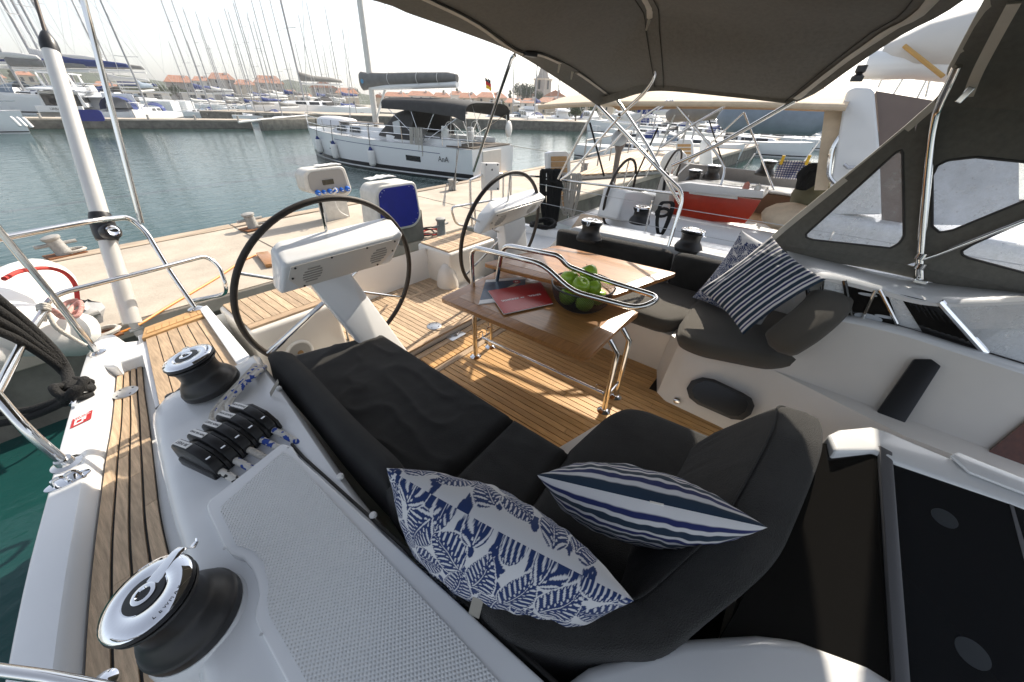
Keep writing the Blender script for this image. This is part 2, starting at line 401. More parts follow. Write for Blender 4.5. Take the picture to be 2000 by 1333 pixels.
# topsides and transom
h = MB(); rows = []
for z, dx in ((.47, 0), (.2, .01), (-.3, .03), (-.8, .09), (-1.3, .3)):
    st = [V((p.x + dx, p.y, z)) for p in out]
    tr = [V((st[-1].x + t * (2 * (CX - st[-1].x)), st[-1].y + .12 * math.sin(math.pi * t), z)) for t in (.02, .25, .5, .75, .98)]
    rows.append(st + tr + [mir(p) for p in reversed(st)])
h.grid(rows); h.build('hull', hullw, yacht, 50)
# bulwark both sides
inn_t = cr([(-1.02, -2.6, .5), (-.82, -.4, .5), Z(108, 1330, .5), Z(165, 933, .5), Z(187, 800, .5), Z(203, 712, .5)], 8)
inn_b = cr([(-.98, -2.6, .42), (-.78, -.4, .42), Z(157, 1333, .42), Z(197, 933, .42), Z(214, 830, .42), Z(226, 712, .42)], 8)
N_ = 44
def samp(c, n=N_): return [along(c, i / n) for i in range(n + 1)]
so_, si, sb = samp(out), samp(inn_t), samp(inn_b)
for mm, lab in ((lambda p: p, None), (mir, None)):
    bw = MB(); rings = []
    for a, c, d in zip(so_, si, sb):
        a, c, d = mm(a), mm(c), mm(d); u = (c - a).normalized()
        rings.append([a + V((0, 0, -.06)), a + V((0, 0, -.008)), a + u * .008, a.lerp(c, .12) + V((0, 0, .004)), c - u * .012 + V((0, 0, .002)), c + V((0, 0, -.008)), d, d + V((0, 0, -.06))])
    bw.loft(rings); bw.build('bulwark', gel, yacht, 35)
# deck under the planks, both sides
for mm in (lambda p: p, mir):
    dk = MB(); dk.grid([[mm(p) + V((0, 0, -.022)) for p in sb], [mm(V((.32, p.y, .398))) for p in sb]]); dk.build('side_deck', gelg, yacht, 0)
# teak planks of the side deck
cL = samp(cr([(-.77, -.4, .42), Z(161, 1333, .42), Z(200, 933, .42), Z(217, 830, .42), Z(229, 712, .42)], 10), 60)
cR = samp(cr([(-.40, -.4, .42), Z(392, 1333, .42), Z(330, 1083, .42), Z(312, 1000, .42), Z(303, 925, .42), Z(290, 815, .42), Z(282, 760, .42), Z(276, 692, .42)], 8), 60)
def strip(l, r, a, b, g=.0055):
    A = []; B = []
    for p, q in zip(l, r):
        wd = (q - p).length; A.append(p.lerp(q, a + g / wd)); B.append(p.lerp(q, b - g / wd))
    return A, B
def plank(name, A, B, th, m, par, bev=.0015):
    mb = MB(); k = V((0, 0, th)); mb.loft([[a, b, b - k, a - k] for a, b in zip(A, B)])
    return mb.build(name, m, par, 30)
cb = MB(); cb.grid([[p + V((0, 0, -.009)) for p in cL], [p + V((0, 0, -.009)) for p in cR]]); cb.build('caulking', caulk, yacht, 0)
fr = [0, .27, .52, .76, 1.0]
cuts = [[0, 24, 60], [0, 31, 43, 60], [0, 19, 40, 60], [0, 36, 60]]
for i in range(4):
    A, B = strip(cL, cR, fr[i], fr[i + 1])
    for a, b in zip(cuts[i][:-1], cuts[i][1:]):
        AA, BB = A[a:b + 1], B[a:b + 1]
        if a: AA[0] = AA[0].lerp(AA[1], .035); BB[0] = BB[0].lerp(BB[1], .035)
        plank('plank', AA, BB, .02, teak, yacht)
# ---- starboard coaming
ridge = [(.22, 2.26), (-.02, 2.05), Z(300, 800, .8).xy, Z(309, 864, .8).xy, Z(339, 993, .8).xy, Z(362, 1075, .8).xy, (-.27, .5), (-.36, -.5), (-.45, -2.0)]
inner = [(.46, 2.36), (.43, 2.16), Z(505, 700, .8).xy, Z(560, 770, .8).xy, Z(690, 955, .8).xy, Z(830, 1120, .8).xy, Z(960, 1260, .8).xy, (.27, -.2), (.4, -2.0)]
rc = samp(cr([(*p, 0) for p in ridge], 6), 56); ic = samp(cr([(*p, 0) for p in inner], 6), 56)
def coam(mm):
    c = MB(); rings = []
    for i, (a, d) in enumerate(zip(rc, ic)):
        zt = .8 - (.30 * max(0, (4 - i) / 4) ** 1.6); zb = .40
        u = (d - a).normalized(); w_ = (d - a).length
        P = lambda t, z: mm(V((a.x + u.x * t, a.y + u.y * t, z)))
        rings.append([P(-.03, zb), P(-.024, zt - .09), P(-.016, zt - .035), P(.004, zt - .012), P(.035, zt - .002), P(.07, zt), P(w_ * .5, zt + .004), P(w_ - .09, zt + .004), P(w_ - .06, zt + .016), P(w_ - .02, zt + .014), P(w_, zt - .01), P(w_ + .004, SEAT - .3), P(w_ - .1, .2)])
    c.loft(rings); return c.build('coaming', gel, yacht, 45)
coam(lambda p: p); coam(mir)
# screws along the inner lip
for x, y in ((545, 760), (665, 932), (729, 1008), (931, 1229)):
    p = Z(x, y, .815); s = MB(); s.lathe([(0, 0), (.013, 0), (.013, .006), (.009, .012), (0, .012)], p, seg=14); s.lathe([(0, .0125), (.005, .013), (0, .0135)], p, seg=10); s.build('screw_cap', whitep, yacht)
# ---- locker lid with moulded non-skid
lp = [(556, 868), (548, 869), (410, 978), (404, 990), (408, 1005), (437, 1066), (452, 1083), (475, 1092), (492, 1112), (503, 1140), (506, 1165), (500, 1190), (498, 1210), (506, 1230), (560, 1333), (600, 1410), (1130, 1410), (1064, 1333), (585, 895), (572, 874)]
lid = MB(); lid.prism([Z(x, y, .825) - V((0, 0, .035)) for x, y in lp], (0, 0, .04)); lo = lid.build('locker_lid', gel, yacht, 40, bevel=.012, bseg=3)
npp = [(552, 884), (432, 990), (431, 1000), (462, 1066), (492, 1075), (515, 1100), (524, 1140), (522, 1180), (527, 1205), (600, 1333), (640, 1400), (1020, 1400), (975, 1333), (570, 893)]
pad = MB(); pad.prism([Z(x, y, .831) for x, y in npp], (0, 0, .003)); pad.build('nonskid_pad', MATS['nonskid'], lo, 30)
gp = MB(); gp.tube([Z(570, 868, .814), Z(592, 893, .814), Z(842, 1117, .814), Z(1084, 1333, .814), Z(1150, 1395, .814)], .0065, 6); gp.build('gasket', caulk, yacht)
for x, y in ((562, 874), (438, 1072), (510, 1240)):
    s = MB(); s.lathe([(0, 0), (.004, 0), (.004, .002), (0, .002)], Z(x, y, .831), seg=10); s.build('screw', steels, lo)
# ---- stern corner, starboard: white block, hinged teak side, helm seat
sc = MB(); sc.prism([Z(x, y, .5) - V((0, 0, .3)) for x, y in ((166, 702), (178, 672), (196, 655), (222, 652), (245, 668), (277, 664), (281, 692), (232, 707), (226, 714), (203, 716))], (0, 0, .3)); sc.build('stern_corner', gel, yacht, 40, bevel=.018, bseg=3)
qd = [Z(283, 660, .52), Z(402, 622, .52), Z(486, 735, .52), Z(312, 800, .52)]
pf = MB(); pf.prism([qd[0] + V((-.03, .12, -.4)), qd[1] + V((.03, .12, -.4)), qd[2] + V((.03, -.05, -.4)), qd[3] + V((-.03, -.05, -.4))], (0, 0, .385)); pf.build('side_platform', gel, yacht, 40, bevel=.02)
pc = MB(); pc.quad(*[p + V((0, 0, -.008)) for p in qd]); pc.build('caulking', caulk, yacht, 0)
L0 = [qd[0].lerp(qd[3], t / 8) for t in range(9)]; R0 = [qd[1].lerp(qd[2], t / 8) for t in range(9)]
for i in range(6):
    A, B = strip(L0, R0, i / 6, (i + 1) / 6, .003); plank('plank', A, B, .02, teak, yacht)
# diagonal teak nosing at the stern
nb_ = [Z(276, 662, .535), Z(282, 640, .535), Z(398, 598, .535), Z(412, 612, .535)]
ns = MB(); ns.prism([p - V((0, 0, .03)) for p in nb_], (0, 0, .03)); ns.build('nosing', teakb, yacht, 40, bevel=.006)
for i in range(8):
    t0, t1 = .06 + i * .11, .06 + i * .11 + .1
    s = MB(); a, b_ = nb_[0].lerp(nb_[3], t0), nb_[0].lerp(nb_[3], t1); c_, d_ = nb_[1].lerp(nb_[2], t1), nb_[1].lerp(nb_[2], t0)
    up_ = V((0, 0, .0005)); s.prism([a.lerp(d_, .25) + up_, b_.lerp(c_, .25) + up_, b_.lerp(c_, .7) + up_, a.lerp(d_, .7) + up_], (0, 0, .004)); s.build('plank', teakb, yacht, 30)
ch = MB(); ch.prism([Z(x, y, .545) - V((0, 0, .2)) for x, y in ((388, 602), (404, 596), (492, 700), (482, 730), (470, 722))], (0, 0, .2)); ch.build('seat_channel', gel, yacht, 40, bevel=.008)
# helm seat boxes
HS = .5
sx0, sx1, sy0, sy1 = .58, 1.28, 2.96, 3.62
def helmbox(x0, x1, y0, y1, nm):
    bx = MB(); bx.prism([(x0, y0 - .0, 0), (x1, y0, 0), (x1, y1, 0), (x0, y1, 0)], (0, 0, HS - .012)); o = bx.build('helm_seat', gelc, yacht, 40, bevel=.035, bseg=3)
    c = MB(); c.quad((x0 + .03, y0 + .05, HS - .009), (x1 - .03, y0 + .05, HS - .009), (x1 - .03, y1 - .03, HS - .009), (x0 + .03, y1 - .03, HS - .009)); c.build('caulking', caulk, o, 0)
    bd = MB(); bd.box(((x0 + x1) / 2, y0 + .085, HS - .004), (x1 - x0 - .06, .07, .02)); bd.build('border_plank', teakx, o, 30, bevel=.002, bseg=1)
    n = int((x1 - x0 - .06) / .062); wd = (x1 - x0 - .06) / n
    for i in range(n):
        p = MB(); p.box((x0 + .03 + (i + .5) * wd, (y0 + y1) / 2 + .046, HS - .004), (wd - .006, y1 - y0 - .155, .02)); p.build('plank', teak, o, 30)
    return o
hs1 = helmbox(sx0, sx1, sy0, sy1, 's')
hs2 = helmbox(2.79, 3.62, 3.12, 3.72, 'p')
# the moulded fairing at the foot of the port box, its fittings
f_ = MB(); f_.ball((2.80, 3.2, .02), .17, 8, (.8, .9, 2.0)); f_.build('fairing', gelc, hs2)
for px_, py_, r_, mt in ((826, 519, .045, gelc), (835, 540, .05, whitep), (834, 507, .028, whitep), (834, 488, .012, steels)):
    p = PL(px_, py_, (2.79, 3.3, .3), (-1, 0, 0)); s = MB(); s.lathe([(0, 0), (r_, 0), (r_, .006), (r_ * .8, .014), (r_ * .45, .012), (r_ * .4, .018), (0, .018)], p, (-1, 0, 0), 20); s.build('socket', mt, hs2)
# speaker in the starboard seat front
p = PL(585, 688, (1, 2.96, .2), (0, -1, 0)); s = MB(); s.lathe([(0, 0), (.115, 0), (.115, .012), (.1, .02), (.09, .012), (0, .012)], p, (0, -1, 0), 28); spk = s.build('speaker', whitep, hs1)
s = MB(); s.lathe([(0, .013), (.088, .014), (.088, .016), (0, .019)], p, (0, -1, 0), 28); s.build('grille', mat('speaker grille', (.45, .44, .42), .5, bump=1, bscale=500), spk); s = MB(); s.lathe([(0, .02), (.025, .02), (.022, .028), (0, .03)], p, (0, -1, 0), 16); s.build('dome', mat('bronze dome', (.25, .16, .08), .4, .6), spk)
# ---- cockpit sole and helm platform
sole = MB(); sole.prism([(.6, -2.6, -.08), (3.9, -2.6, -.08), (3.9, 3.7, -.08), (.3, 3.7, -.08)], (0, 0, .066)); sole.build('cockpit_sole', caulk, yacht, 0)
PW = .0565
x = 1.02; k = 0
while x < 2.93:
    y0 = -2.2; y1 = 2.02
    if x > 2.55: y0 = .5
    cut = rnd.uniform(.2, 1.6)
    for a, b in (((y0, y1),) if k % 3 else ((y0, cut - .002), (cut + .002, y1))):
        if b - a < .05: continue
        p = MB(); p.box((x + PW / 2, (a + b) / 2, -.004), (PW - .0075, b - a, .014)); p.build('floor_plank', teakf, yacht, 30)
    x += PW; k += 1
# athwart margin boards, short planks and latch plate between sole and helm platform
for ya, yb, z in ((2.025, 2.095, -.001), (2.3, 2.375, .002)):
    p = MB(); p.box((2.0, (ya + yb) / 2, z - .006), (1.75, yb - ya - .007, .018)); p.build('margin_board', teakx, yacht, 30, bevel=.002, bseg=1)
x = 1.15
while x < 2.85:
    p = MB(); p.box((x + PW / 2, 2.2, -.004), (PW - .0075, .196, .014)); p.build('floor_plank', teakf, yacht, 30); x += PW
lt = MB(); c0 = Z(889, 655, .006); lt.box(c0, (.19, .13, .006)); lt.build('latch_plate', steels, yacht, 30, bevel=.003)
lt = MB(); lt.tube(cr([c0 + V((-.04, .02, .006)), c0 + V((0, -.02, .012)), c0 + V((.05, .0, .008))], 4), .007, 6); lt.build('latch_ring', steel, yacht)
HPZ = .06
hp = MB(); hp.prism([(.9, 2.39, -.01), (3.35, 2.39, -.01), (3.35, 3.66, -.01), (.9, 3.66, -.01)], (0, 0, HPZ - .005)); hp.build('helm_platform', gelc, yacht, 30, bevel=.01)
p = MB(); p.box((2.05, 2.425, HPZ - .003), (1.5, .07, .022)); p.build('margin_board', teakx, yacht, 30, bevel=.003, bseg=1)
ca = MB(); ca.quad((1.3, 2.46, HPZ - .004), (2.8, 2.46, HPZ - .004), (2.8, 3.62, HPZ - .004), (1.3, 3.62, HPZ - .004)); ca.build('caulking', caulk, yacht, 0)
x = 1.3
while x < 2.78:
    for a, b in ((2.465, 3.24), (3.30, 3.6)):
        p = MB(); p.box((x + PW / 2, (a + b) / 2, HPZ), (PW - .0075, b - a, .014)); p.build('floor_plank', teak, yacht, 30)
    x += PW
p = MB(); p.box((2.05, 3.27, HPZ + .002), (1.48, .052, .014)); p.build('margin_board', teakx, yacht, 30)
st_ = MB(); st_.prism([(1.3, 3.62, -.1), (2.8, 3.62, -.1), (2.8, 3.72, -.1), (1.3, 3.72, -.1)], (0, 0, .2)); st_.build('transom_sill', gel, yacht, 40, bevel=.02)
def cap(px_, py_, z, r):
    p = Z(px_, py_, z); s = MB(); s.lathe([(0, 0), (r, 0), (r, .003), (r * .9, .006), (0, .006)], p, seg=26); o = s.build('deck_filler', steels, yacht)
    for k in range(4): s = MB(); s.lathe([(0, .006), (r * .1, .006), (r * .1, .0068), (0, .0068)], p + V((r * .7 * math.cos(k * 1.57 + .4), r * .7 * math.sin(k * 1.57 + .4), 0)), seg=8); s.build('screw', caulk, o)
cap(848, 637, HPZ + .008, .075); cap(245, 767, .421, .062)
# ---- starboard bench base (under the cushions)
bb = MB(); bb.prism([(.34, -.6, 0), (1.8, -.6, 0), (1.75, .48, 0), (1.26, .62, 0), (1.22, 2.35, 0), (.5, 2.35, 0)], (0, 0, SEAT - .14)); bb.build('bench_base', gelc, yacht, 40, bevel=.03)
# ---- port bench and the block at its forward end
pb = MB(); pb.prism([(2.9, .4, 0), (3.9, .4, 0), (3.9, 2.3, 0), (2.9, 2.3, 0)], (0, 0, SEAT - .13)); pb.build('bench_base', gelc, yacht, 40, bevel=.02)
bot = [V((2.93, .55, 0)), Z(1283, 768, 0), Z(1300, 785, 0), Z(1450, 856, 0), V((2.46, -.9, 0)), V((2.40, -2.4, 0))]
mid = [Z(1312, 655, SEAT - .10), Z(1328, 668, SEAT - .10), Z(1350, 680, SEAT - .10), Z(1508, 722, SEAT - .10), V((2.64, -.95, SEAT - .1)), V((2.6, -2.4, SEAT - .1))]
pw = MB(); pw.grid([bot, [a.lerp(b, .5) for a, b in zip(bot, mid)], mid]); pw.grid([mid, [V((3.6, p.y, p.z)) for p in mid]]); pw.build('port_block', gelc, yacht, 30)
WP, WN = Z(1450, 856, 0), (Z(1450, 856, 0) - Z(1300, 785, 0)).cross(Z(1508, 722, SEAT - .1) - Z(1450, 856, 0)).normalized()
def WALL(x, y, o=0.0): return PL(x, y, WP + WN * (o if WN.x < 0 else -o), WN)
wt = [(1508, 722), (1545, 686), (1585, 646), (1612, 630), (1645, 626), (1760, 652), (1880, 690), (2100, 760)]
wa = [WALL(*p) for p in wt]
wl_ = MB(); lowr = [WALL(x_, y_) for x_, y_ in ((1450, 856), (1500, 880), (1560, 910), (1620, 940), (1690, 975), (1760, 1010), (1900, 1080), (2200, 1230))]
wl_.grid([lowr, [a.lerp(b, .5) for a, b in zip(lowr, wa)], wa])
wl_.build('cockpit_bulkhead', gelc, yacht, 30)
# rounded white cap along the top of that wall
cp_ = MB(); rings = []
for p in cr(wa[1:], 4):
    o = V((1, 0, 0)); rings.append([p + V((-.004, 0, -.05)), p + V((-.012, 0, -.02)), p + V((-.002, 0, .004)), p + V((.03, 0, .016)), p + V((.09, 0, .014)), p + V((.13, 0, -.01)), p + V((.13, 0, -.06))])
cp_.loft(rings); cp_.build('bulkhead_cap', gel, yacht, 50)
sl = MB(); sl.prism([WALL(x_, y_, .012) for x_, y_ in ((1665, 870), (1782, 703), (1815, 703), (1834, 717), (1730, 880))], WN * (.03 if WN.x < 0 else -.03)); sl.build('hatch_slot', blk, yacht, 30, bevel=.008)
wd_ = MB(); wd_.prism([WALL(x_, y_, .006) for x_, y_ in ((1900, 905), (2010, 815), (2100, 1100), (1930, 1010))], WN * (.02 if WN.x < 0 else -.02)); wd_.build('companionway_panel', mahog, yacht, 30)
# oval recess and light in the block
BO = PL(1405, 780, WP, WN)
bq = [bot[2], bot[3], mid[3], mid[2]]; BN = (bq[1] - bq[0]).cross(bq[3] - bq[0]).normalized()
if BN.x > 0: BN = -BN
def BF(x, y, o=0): return PL(x, y, bq[0] + BN * (o + .012), BN)
rp = MB(); oc = [(1350, 744), (1372, 737), (1395, 741), (1452, 768), (1468, 778), (1474, 793), (1467, 810), (1450, 821), (1428, 819), (1362, 790), (1346, 777), (1341, 759)]
rp.prism([BF(x_, y_, .003) for x_, y_ in oc], BN * .012); rc_ = rp.build('recess_rim', blk, yacht, 30, bevel=.006)
ct = V((0, 0, 0))
for x_, y_ in oc: ct += BF(x_, y_) / len(oc)
rp = MB(); rp.prism([ct.lerp(BF(x_, y_), .82) + BN * .0155 for x_, y_ in oc], BN * .001); rp.build('recess', mat('deep black recess', (.006, .006, .006), .25), rc_, 0)
p = BF(1322, 783, -.008); s = MB(); ax = BN
s.lathe([(0, 0), (.028, 0), (.026, .014), (.012, .02), (0, .02)], p, ax, 18); s.build('floor_light', steel, yacht)
p0 = Z(1305, 660, .3); s = MB(); s.box(p0, (.05, .045, .16), Euler((.15, -.1, .3)).to_matrix()); s.build('engine_lever', blk, yacht, 30, bevel=.015)
# ---- port window of the deckhouse, white side moulding, outer glass
wcap = [p + V((.12, 0, .0)) for p in [WALL(*q_) for q_ in ((1585, 646), (1640, 632), (1760, 655), (1880, 692), (2100, 762))]]
gtop = [X(x_, y_, 3.3) for x_, y_ in ((1572, 550), (1615, 543), (1720, 566), (1830, 592), (2060, 585))]
g_ = MB()
def GP(t, v_, dz=0): return along(wcap, t).lerp(along(gtop, t), v_) + V((0, 0, dz))
for t0, t1, u0, u1, dk in ((.0, .045, .0, .10, 1), (.045, .175, .10, .185, 0), (.195, .40, .205, .40, 1), (.40, .50, .40, .455, 0), (.50, .72, .455, .62, 1), (.735, 1.0, .635, 1.0, 0)):
    g1 = MB(); n_ = 8; g1.grid([[along(wcap, lerp(t0, t1, k / n_)).lerp(along(gtop, lerp(u0, u1, k / n_)), v_) for k in range(n_ + 1)] for v_ in (.0, .5, 1.0)])
    g1.build('dark_pane' if dk else 'clear_pane', smoke if dk else MATS['clear vinyl'], yacht, 0)
for t0, u0, r_, m_ in ((.185, .195, .014, smoke), (.728, .627, .020, chrome), (.0, .0, .012, smoke)):
    s = MB(); s.tube([along(wcap, t0) + V((-.004, 0, .01)), along(gtop, u0) + V((-.004, 0, .01))], r_, 8); s.build('window_bar', m_, yacht)
for t0, v0, t1, v1 in ((.24, .08, .34, .92), (.36, .95, .385, .08)):
    s = MB(); s.tube([along(wcap, t0).lerp(along(gtop, t0), v0) + V((-.012, 0, .012)), along(wcap, t1).lerp(along(gtop, t1), v1) + V((-.012, 0, .012))], .011, 8); s.build('inner_rod', steel, yacht)
for t0, v0, ra, rb in ((.30, .78, .05, .012), (.27, .14, .075, .03), (.345, .25, .05, .012)):
    c = along(wcap, t0).lerp(along(gtop, t0), v0); ux = (along(wcap, t0 + .05) - along(wcap, t0)).normalized(); uy = (along(gtop, t0) - along(wcap, t0)).normalized(); nz_ = ux.cross(uy).normalized()
    if nz_.x > 0: nz_ = -nz_
    s = MB(); s.prism([c + nz_ * .002 + ux * ra * math.cos(a) + uy * rb * math.sin(a) for a in [k * math.pi / 8 for k in range(16)]], nz_ * .002); s.build('vent_disc', mat('pale disc', (.45, .47, .5), .3), yacht, 0)
tr_ = MB(); tr_.grid([[V((p.x - .02, p.y, p.z - .10)) for p in wcap], [V((p.x + .1, p.y, p.z - .16)) for p in gtop]]); tr_.build('added_pane_backing', gel, yacht, 0)  # white sheet added behind the panes so the clear ones look bright
gb = MB(); gb.tube([p + V((0, 0, .008)) for p in wcap], .012, 6); gb.build('window_seal', caulk, yacht)
gt2 = [X(x_, y_, 3.62) for x_, y_ in ((1535, 492), (1660, 522), (1800, 552), (2000, 575), (2100, 590))]
md = MB(); A = samp(cr(gtop, 4), 30); B = samp(cr(gt2, 4), 30)
md.loft([[a + V((0, 0, -.03)), a + V((-.01, 0, .0)), a + V((.02, 0, .018)), b_ + V((-.02, 0, .012)), b_ + V((.02, 0, -.0)), b_ + V((.02, 0, -.25)), a + V((.02, 0, -.2))] for a, b_ in zip(A, B)]); md.build('side_moulding', gel, yacht, 40)
s = MB(); s.prism([V((p.x + .05, p.y, p.z - .18)) for p in gt2[1:]] + [V((p.x + .35, p.y, p.z - .25)) for p in reversed(gt2[1:])], (0, 0, .15)); s.build('coachroof_window', smoke, yacht, 30, bevel=.01)
# port coachroof shoulder beyond the sprayhood
s = MB(); s.prism([(3.7, .0, .4), (4.5, .1, .4), (4.7, -3.5, .4), (3.7, -3.5, .4)], (0, 0, .5)); s.build('coachroof', gel, yacht, 40, bevel=.05)
# ---- starboard deckhouse corner: white rim, dark tinted hatch
RZ = .97
rim = [(1618, 848), (1640, 838), (1700, 832), (1728, 840), (1853, 893), (1862, 888), (1905, 906), (2100, 985), (2100, 1030), (1985, 985), (1745, 900), (1712, 880), (1632, 882)]
s = MB(); s.prism([Z(x_, y_, RZ) - V((0, 0, .09)) for x_, y_ in rim], (0, 0, .09)); s.build('deckhouse_rim', gel, yacht, 40, bevel=.018, bseg=3)
s = MB(); s.prism([Z(x_, y_, RZ + .003) for x_, y_ in ((1853, 893), (1866, 886), (1905, 903), (2100, 980), (2100, 1010), (1990, 965), (1890, 926))], (0, 0, .012)); s.build('hatch_guide', gel, yacht, 40, bevel=.006)
HP0, HPN = V((1.5, -.6, RZ - .03)), (Z(1500, 1245, .78) - V((1.5, -.6, RZ - .03))).cross(V((0, 1, 0))).normalized()
def HG(x, y): return PL(x, y, HP0, HPN)
if HPN.z < 0: HPN = -HPN
s = MB(); s.prism([HG(x_, y_) - HPN * .012 for x_, y_ in ((1600, 866), (1714, 872), (1745, 1420), (1560, 1420), (1380, 1290), (1440, 1190))], HPN * .012); s.build('tinted_side_window', smoke, yacht, 0)
s = MB(); s.prism([HG(x_, y_) - HPN * .003 for x_, y_ in ((1712, 874), (1738, 888), (1776, 1400), (1745, 1400))], HPN * .02); s.build('hatch_frame', mat('grey frame', (.10, .10, .105), .3), yacht, 30, bevel=.004)
s = MB(); s.prism([HG(x_, y_) - HPN * .01 for x_, y_ in ((1738, 893), (1750, 897), (2110, 1040), (2110, 1420), (1772, 1420))], HPN * .016); ht = s.build('tinted_hatch', dglass, yacht, 30)
for x_, y_, r_ in ((1842, 1014, .032), (1896, 1277, .034)):
    s = MB(); s.lathe([(0, .0062), (r_, .0062), (r_, .0072), (0, .0072)], HG(x_, y_), HPN, 24); s.build('hinge_disc', mat('dull disc', (.035, .04, .045), .3), ht)
s = MB(); s.prism([HG(x_, y_) - HPN * .0005 for x_, y_ in ((1968, 986), (1976, 990), (2005, 1090), (2000, 1110))], HPN * .008); s.build('hatch_seam', mat('grey frame', (1, 1, 1)), ht, 0)
s = MB(); s.prism([Z(x_, y_, .80) - V((0, 0, .3)) for x_, y_ in ((1010, 1400), (1150, 1300), (1330, 1245), (1480, 1236), (1560, 1246), (1690, 1290), (1790, 1345), (1850, 1420))], (0, 0, .3)); s.build('coachroof_corner', gel, yacht, 40, bevel=.04, bseg=3)
s = MB(); s.prism([(.35, -.12, .2), (.75, -.34, .2), (1.75, -.36, .2), (2.3, -2.4, .2), (.4, -2.4, .2)], (0, 0, .44)); s.build('deckhouse', blk, yacht, 30)
# ================================================================== CUSHIONS
def pad_mesh(poly, z0, z1, r, name, m, label, cat, group, puff=.012, seam=None):
    """upholstered slab with rounded edges: horizontal polygon, softened and slightly domed"""
    P = rcorner([V((p[0], p[1], 0)) for p in poly], .09, 5, True)
    cen = V((0, 0, 0))
    for p in P: cen += p / len(P)
    mb = MB(); rings = []
    def ring(inset, z, wob=0):
        o = []
        for i, p in enumerate(P):
            t = (P[(i + 1) % len(P)] - P[i - 1]).normalized(); nrm = V((-t.y, t.x, 0))
            if nrm.dot(cen - p) < 0: nrm = -nrm
            o.append(p + nrm * inset + V((0, 0, z)))
        return o
    rings = [ring(.02, z0), ring(0, z0 + r * .7), ring(-.006, (z0 + z1) / 2), ring(0, z1 - r), ring(r * .3, z1 - r * .3), ring(r, z1)]
    mb.loft(rings, True, False)
    top = rings[-1]
    for q in (.75, .5, .25):
        rr = [cen.lerp(V((p.x, p.y, 0)), q) + V((0, 0, z1 + puff * (1 - q))) for p in top]; mb.add([], [])
        rings.append(rr)
    mb2 = MB(); mb2.loft(rings, True, True)
    return solo(mb2, name, m, label, cat, group, smooth=60, origin=(cen.x, cen.y, z0))
def zz(*pts, z=SEAT): return [Z(x, y, z).xy for x, y in pts]
GC = 'charcoal cockpit cushions'
a = zz((735, 648), (795, 662), (1000, 800), (905, 903), (800, 960)); b0 = Z(568, 705, SEAT).xy
def wrinkle(o, amp, sc, seed):
    from mathutils import noise
    for v in o.data.vertices:
        if v.co.z > .1:
            p = o.location + v.co
            n1 = noise.noise(V((p.x * sc, p.y * sc * .45, seed))); v.co.z += amp * (abs(n1) ** 1.5) * 2
def slab(poly_fn, nu, nv, z0, z1, name, label, group, seed, amp=.012, m=cush):
    """quad-patch cushion: four corner curves, crowned top with creases"""
    from mathutils import noise
    A, B_, C_, D_ = poly_fn                                  # A-B far edge, D-C near edge
    th = z1 - z0; mb = MB(); rows = []
    for i in range(nu + 1):
        row = []
        for j in range(nv + 1):
            u, v_ = i / nu, j / nv
            p = A.lerp(B_, u).lerp(D_.lerp(C_, u), v_)
            e = min(u, 1 - u) * (B_ - A).length, min(v_, 1 - v_) * (D_ - A).length
            d = min(e); rr = .05
            k = 1 if d >= rr else math.sqrt(max(0, 1 - ((rr - d) / rr) ** 2))
            # crowned corner
            z = z0 + th * (.45 + .55 * k) + .016 * min(1, e[0] / .2) * min(1, e[1] / .2)
            n1 = noise.noise(V((p.x * 4 + p.y * 2.2, p.y * 2.4 - p.x * 3.0, seed))); n2 = noise.noise(V((p.x * 9, p.y * 14, seed + 3)))
            z += amp * (1 - abs(n1) * 2) ** 3 * (1 if d > rr else 0) + amp * .3 * n2 * (1 if d > .02 else 0)
            row.append(V((p.x, p.y, z)))
        rows.append(row)
    mb.grid(rows)
    # skirt
    loop = [rows[0][j] for j in range(nv + 1)] + [rows[i][nv] for i in range(1, nu + 1)] + [rows[nu][j] for j in range(nv - 1, -1, -1)] + [rows[i][0] for i in range(nu - 1, 0, -1)]
    low = [V((p.x, p.y, z0)) for p in loop]
    mb.loft([loop, low], True, False)
    c = (A + B_ + C_ + D_) / 4
    o_ = solo(mb, name, m, label, 'cushion', group, smooth=70, origin=(c.x, c.y, z0))
    sm = MB(); sm.tube([V((p.x, p.y, z0 + th * .5)) for p in loop], .005, 6, closed=True); pz = sm.build('piping', m, None, 60); pz.parent = o_; pz.matrix_parent_inverse = Matrix.Translation(-o_.location)
    return o_
def v2(p, z=0): return V((p[0], p[1], z))
A_ = v2(Z(560, 690, SEAT).xy); B1 = v2(Z(745, 645, SEAT).xy); C1 = v2(Z(1002, 806, SEAT).xy); D1 = v2((.40, C1.y - .0))
D1.y = C1.y - .03
slab((A_, B1, C1, D1), 50, 60, SEAT - .13, SEAT - .012, 'seat_cushion', 'long charcoal seat cushion on the starboard bench, creased across its top', GC, 1.0, .014)
A2 = D1 + V((0, -.012, 0)); B2 = C1 + V((-.005, -.012, 0)); C2 = v2(Z(1112, 872, SEAT).xy); D2 = v2((.34, C2.y - .05))
slab((A2, B2, C2, D2), 40, 20, SEAT - .13, SEAT - .012, 'seat_cushion', 'small charcoal corner seat cushion under the leaf print pillow', GC, 5.0, .006)
fw_poly = [D2 + V((0, -.012, 0)), C2 + V((-.02, -.012, 0)), C2 + V((.02, .0, 0)), v2(Z(1185, 805, SEAT).xy), v2(Z(1222, 790, SEAT).xy), v2(Z(1262, 795, SEAT).xy), v2(Z(1445, 868, SEAT).xy), V((1.72, -.3, 0)), V((.34, -.3, 0))]
pad_mesh([p.xy for p in fw_poly], SEAT - .13, SEAT - .004, .05, 'seat_cushion', cush, 'charcoal seat cushion across the forward end of the starboard bench, before the striped pillow', 'cushion', GC)
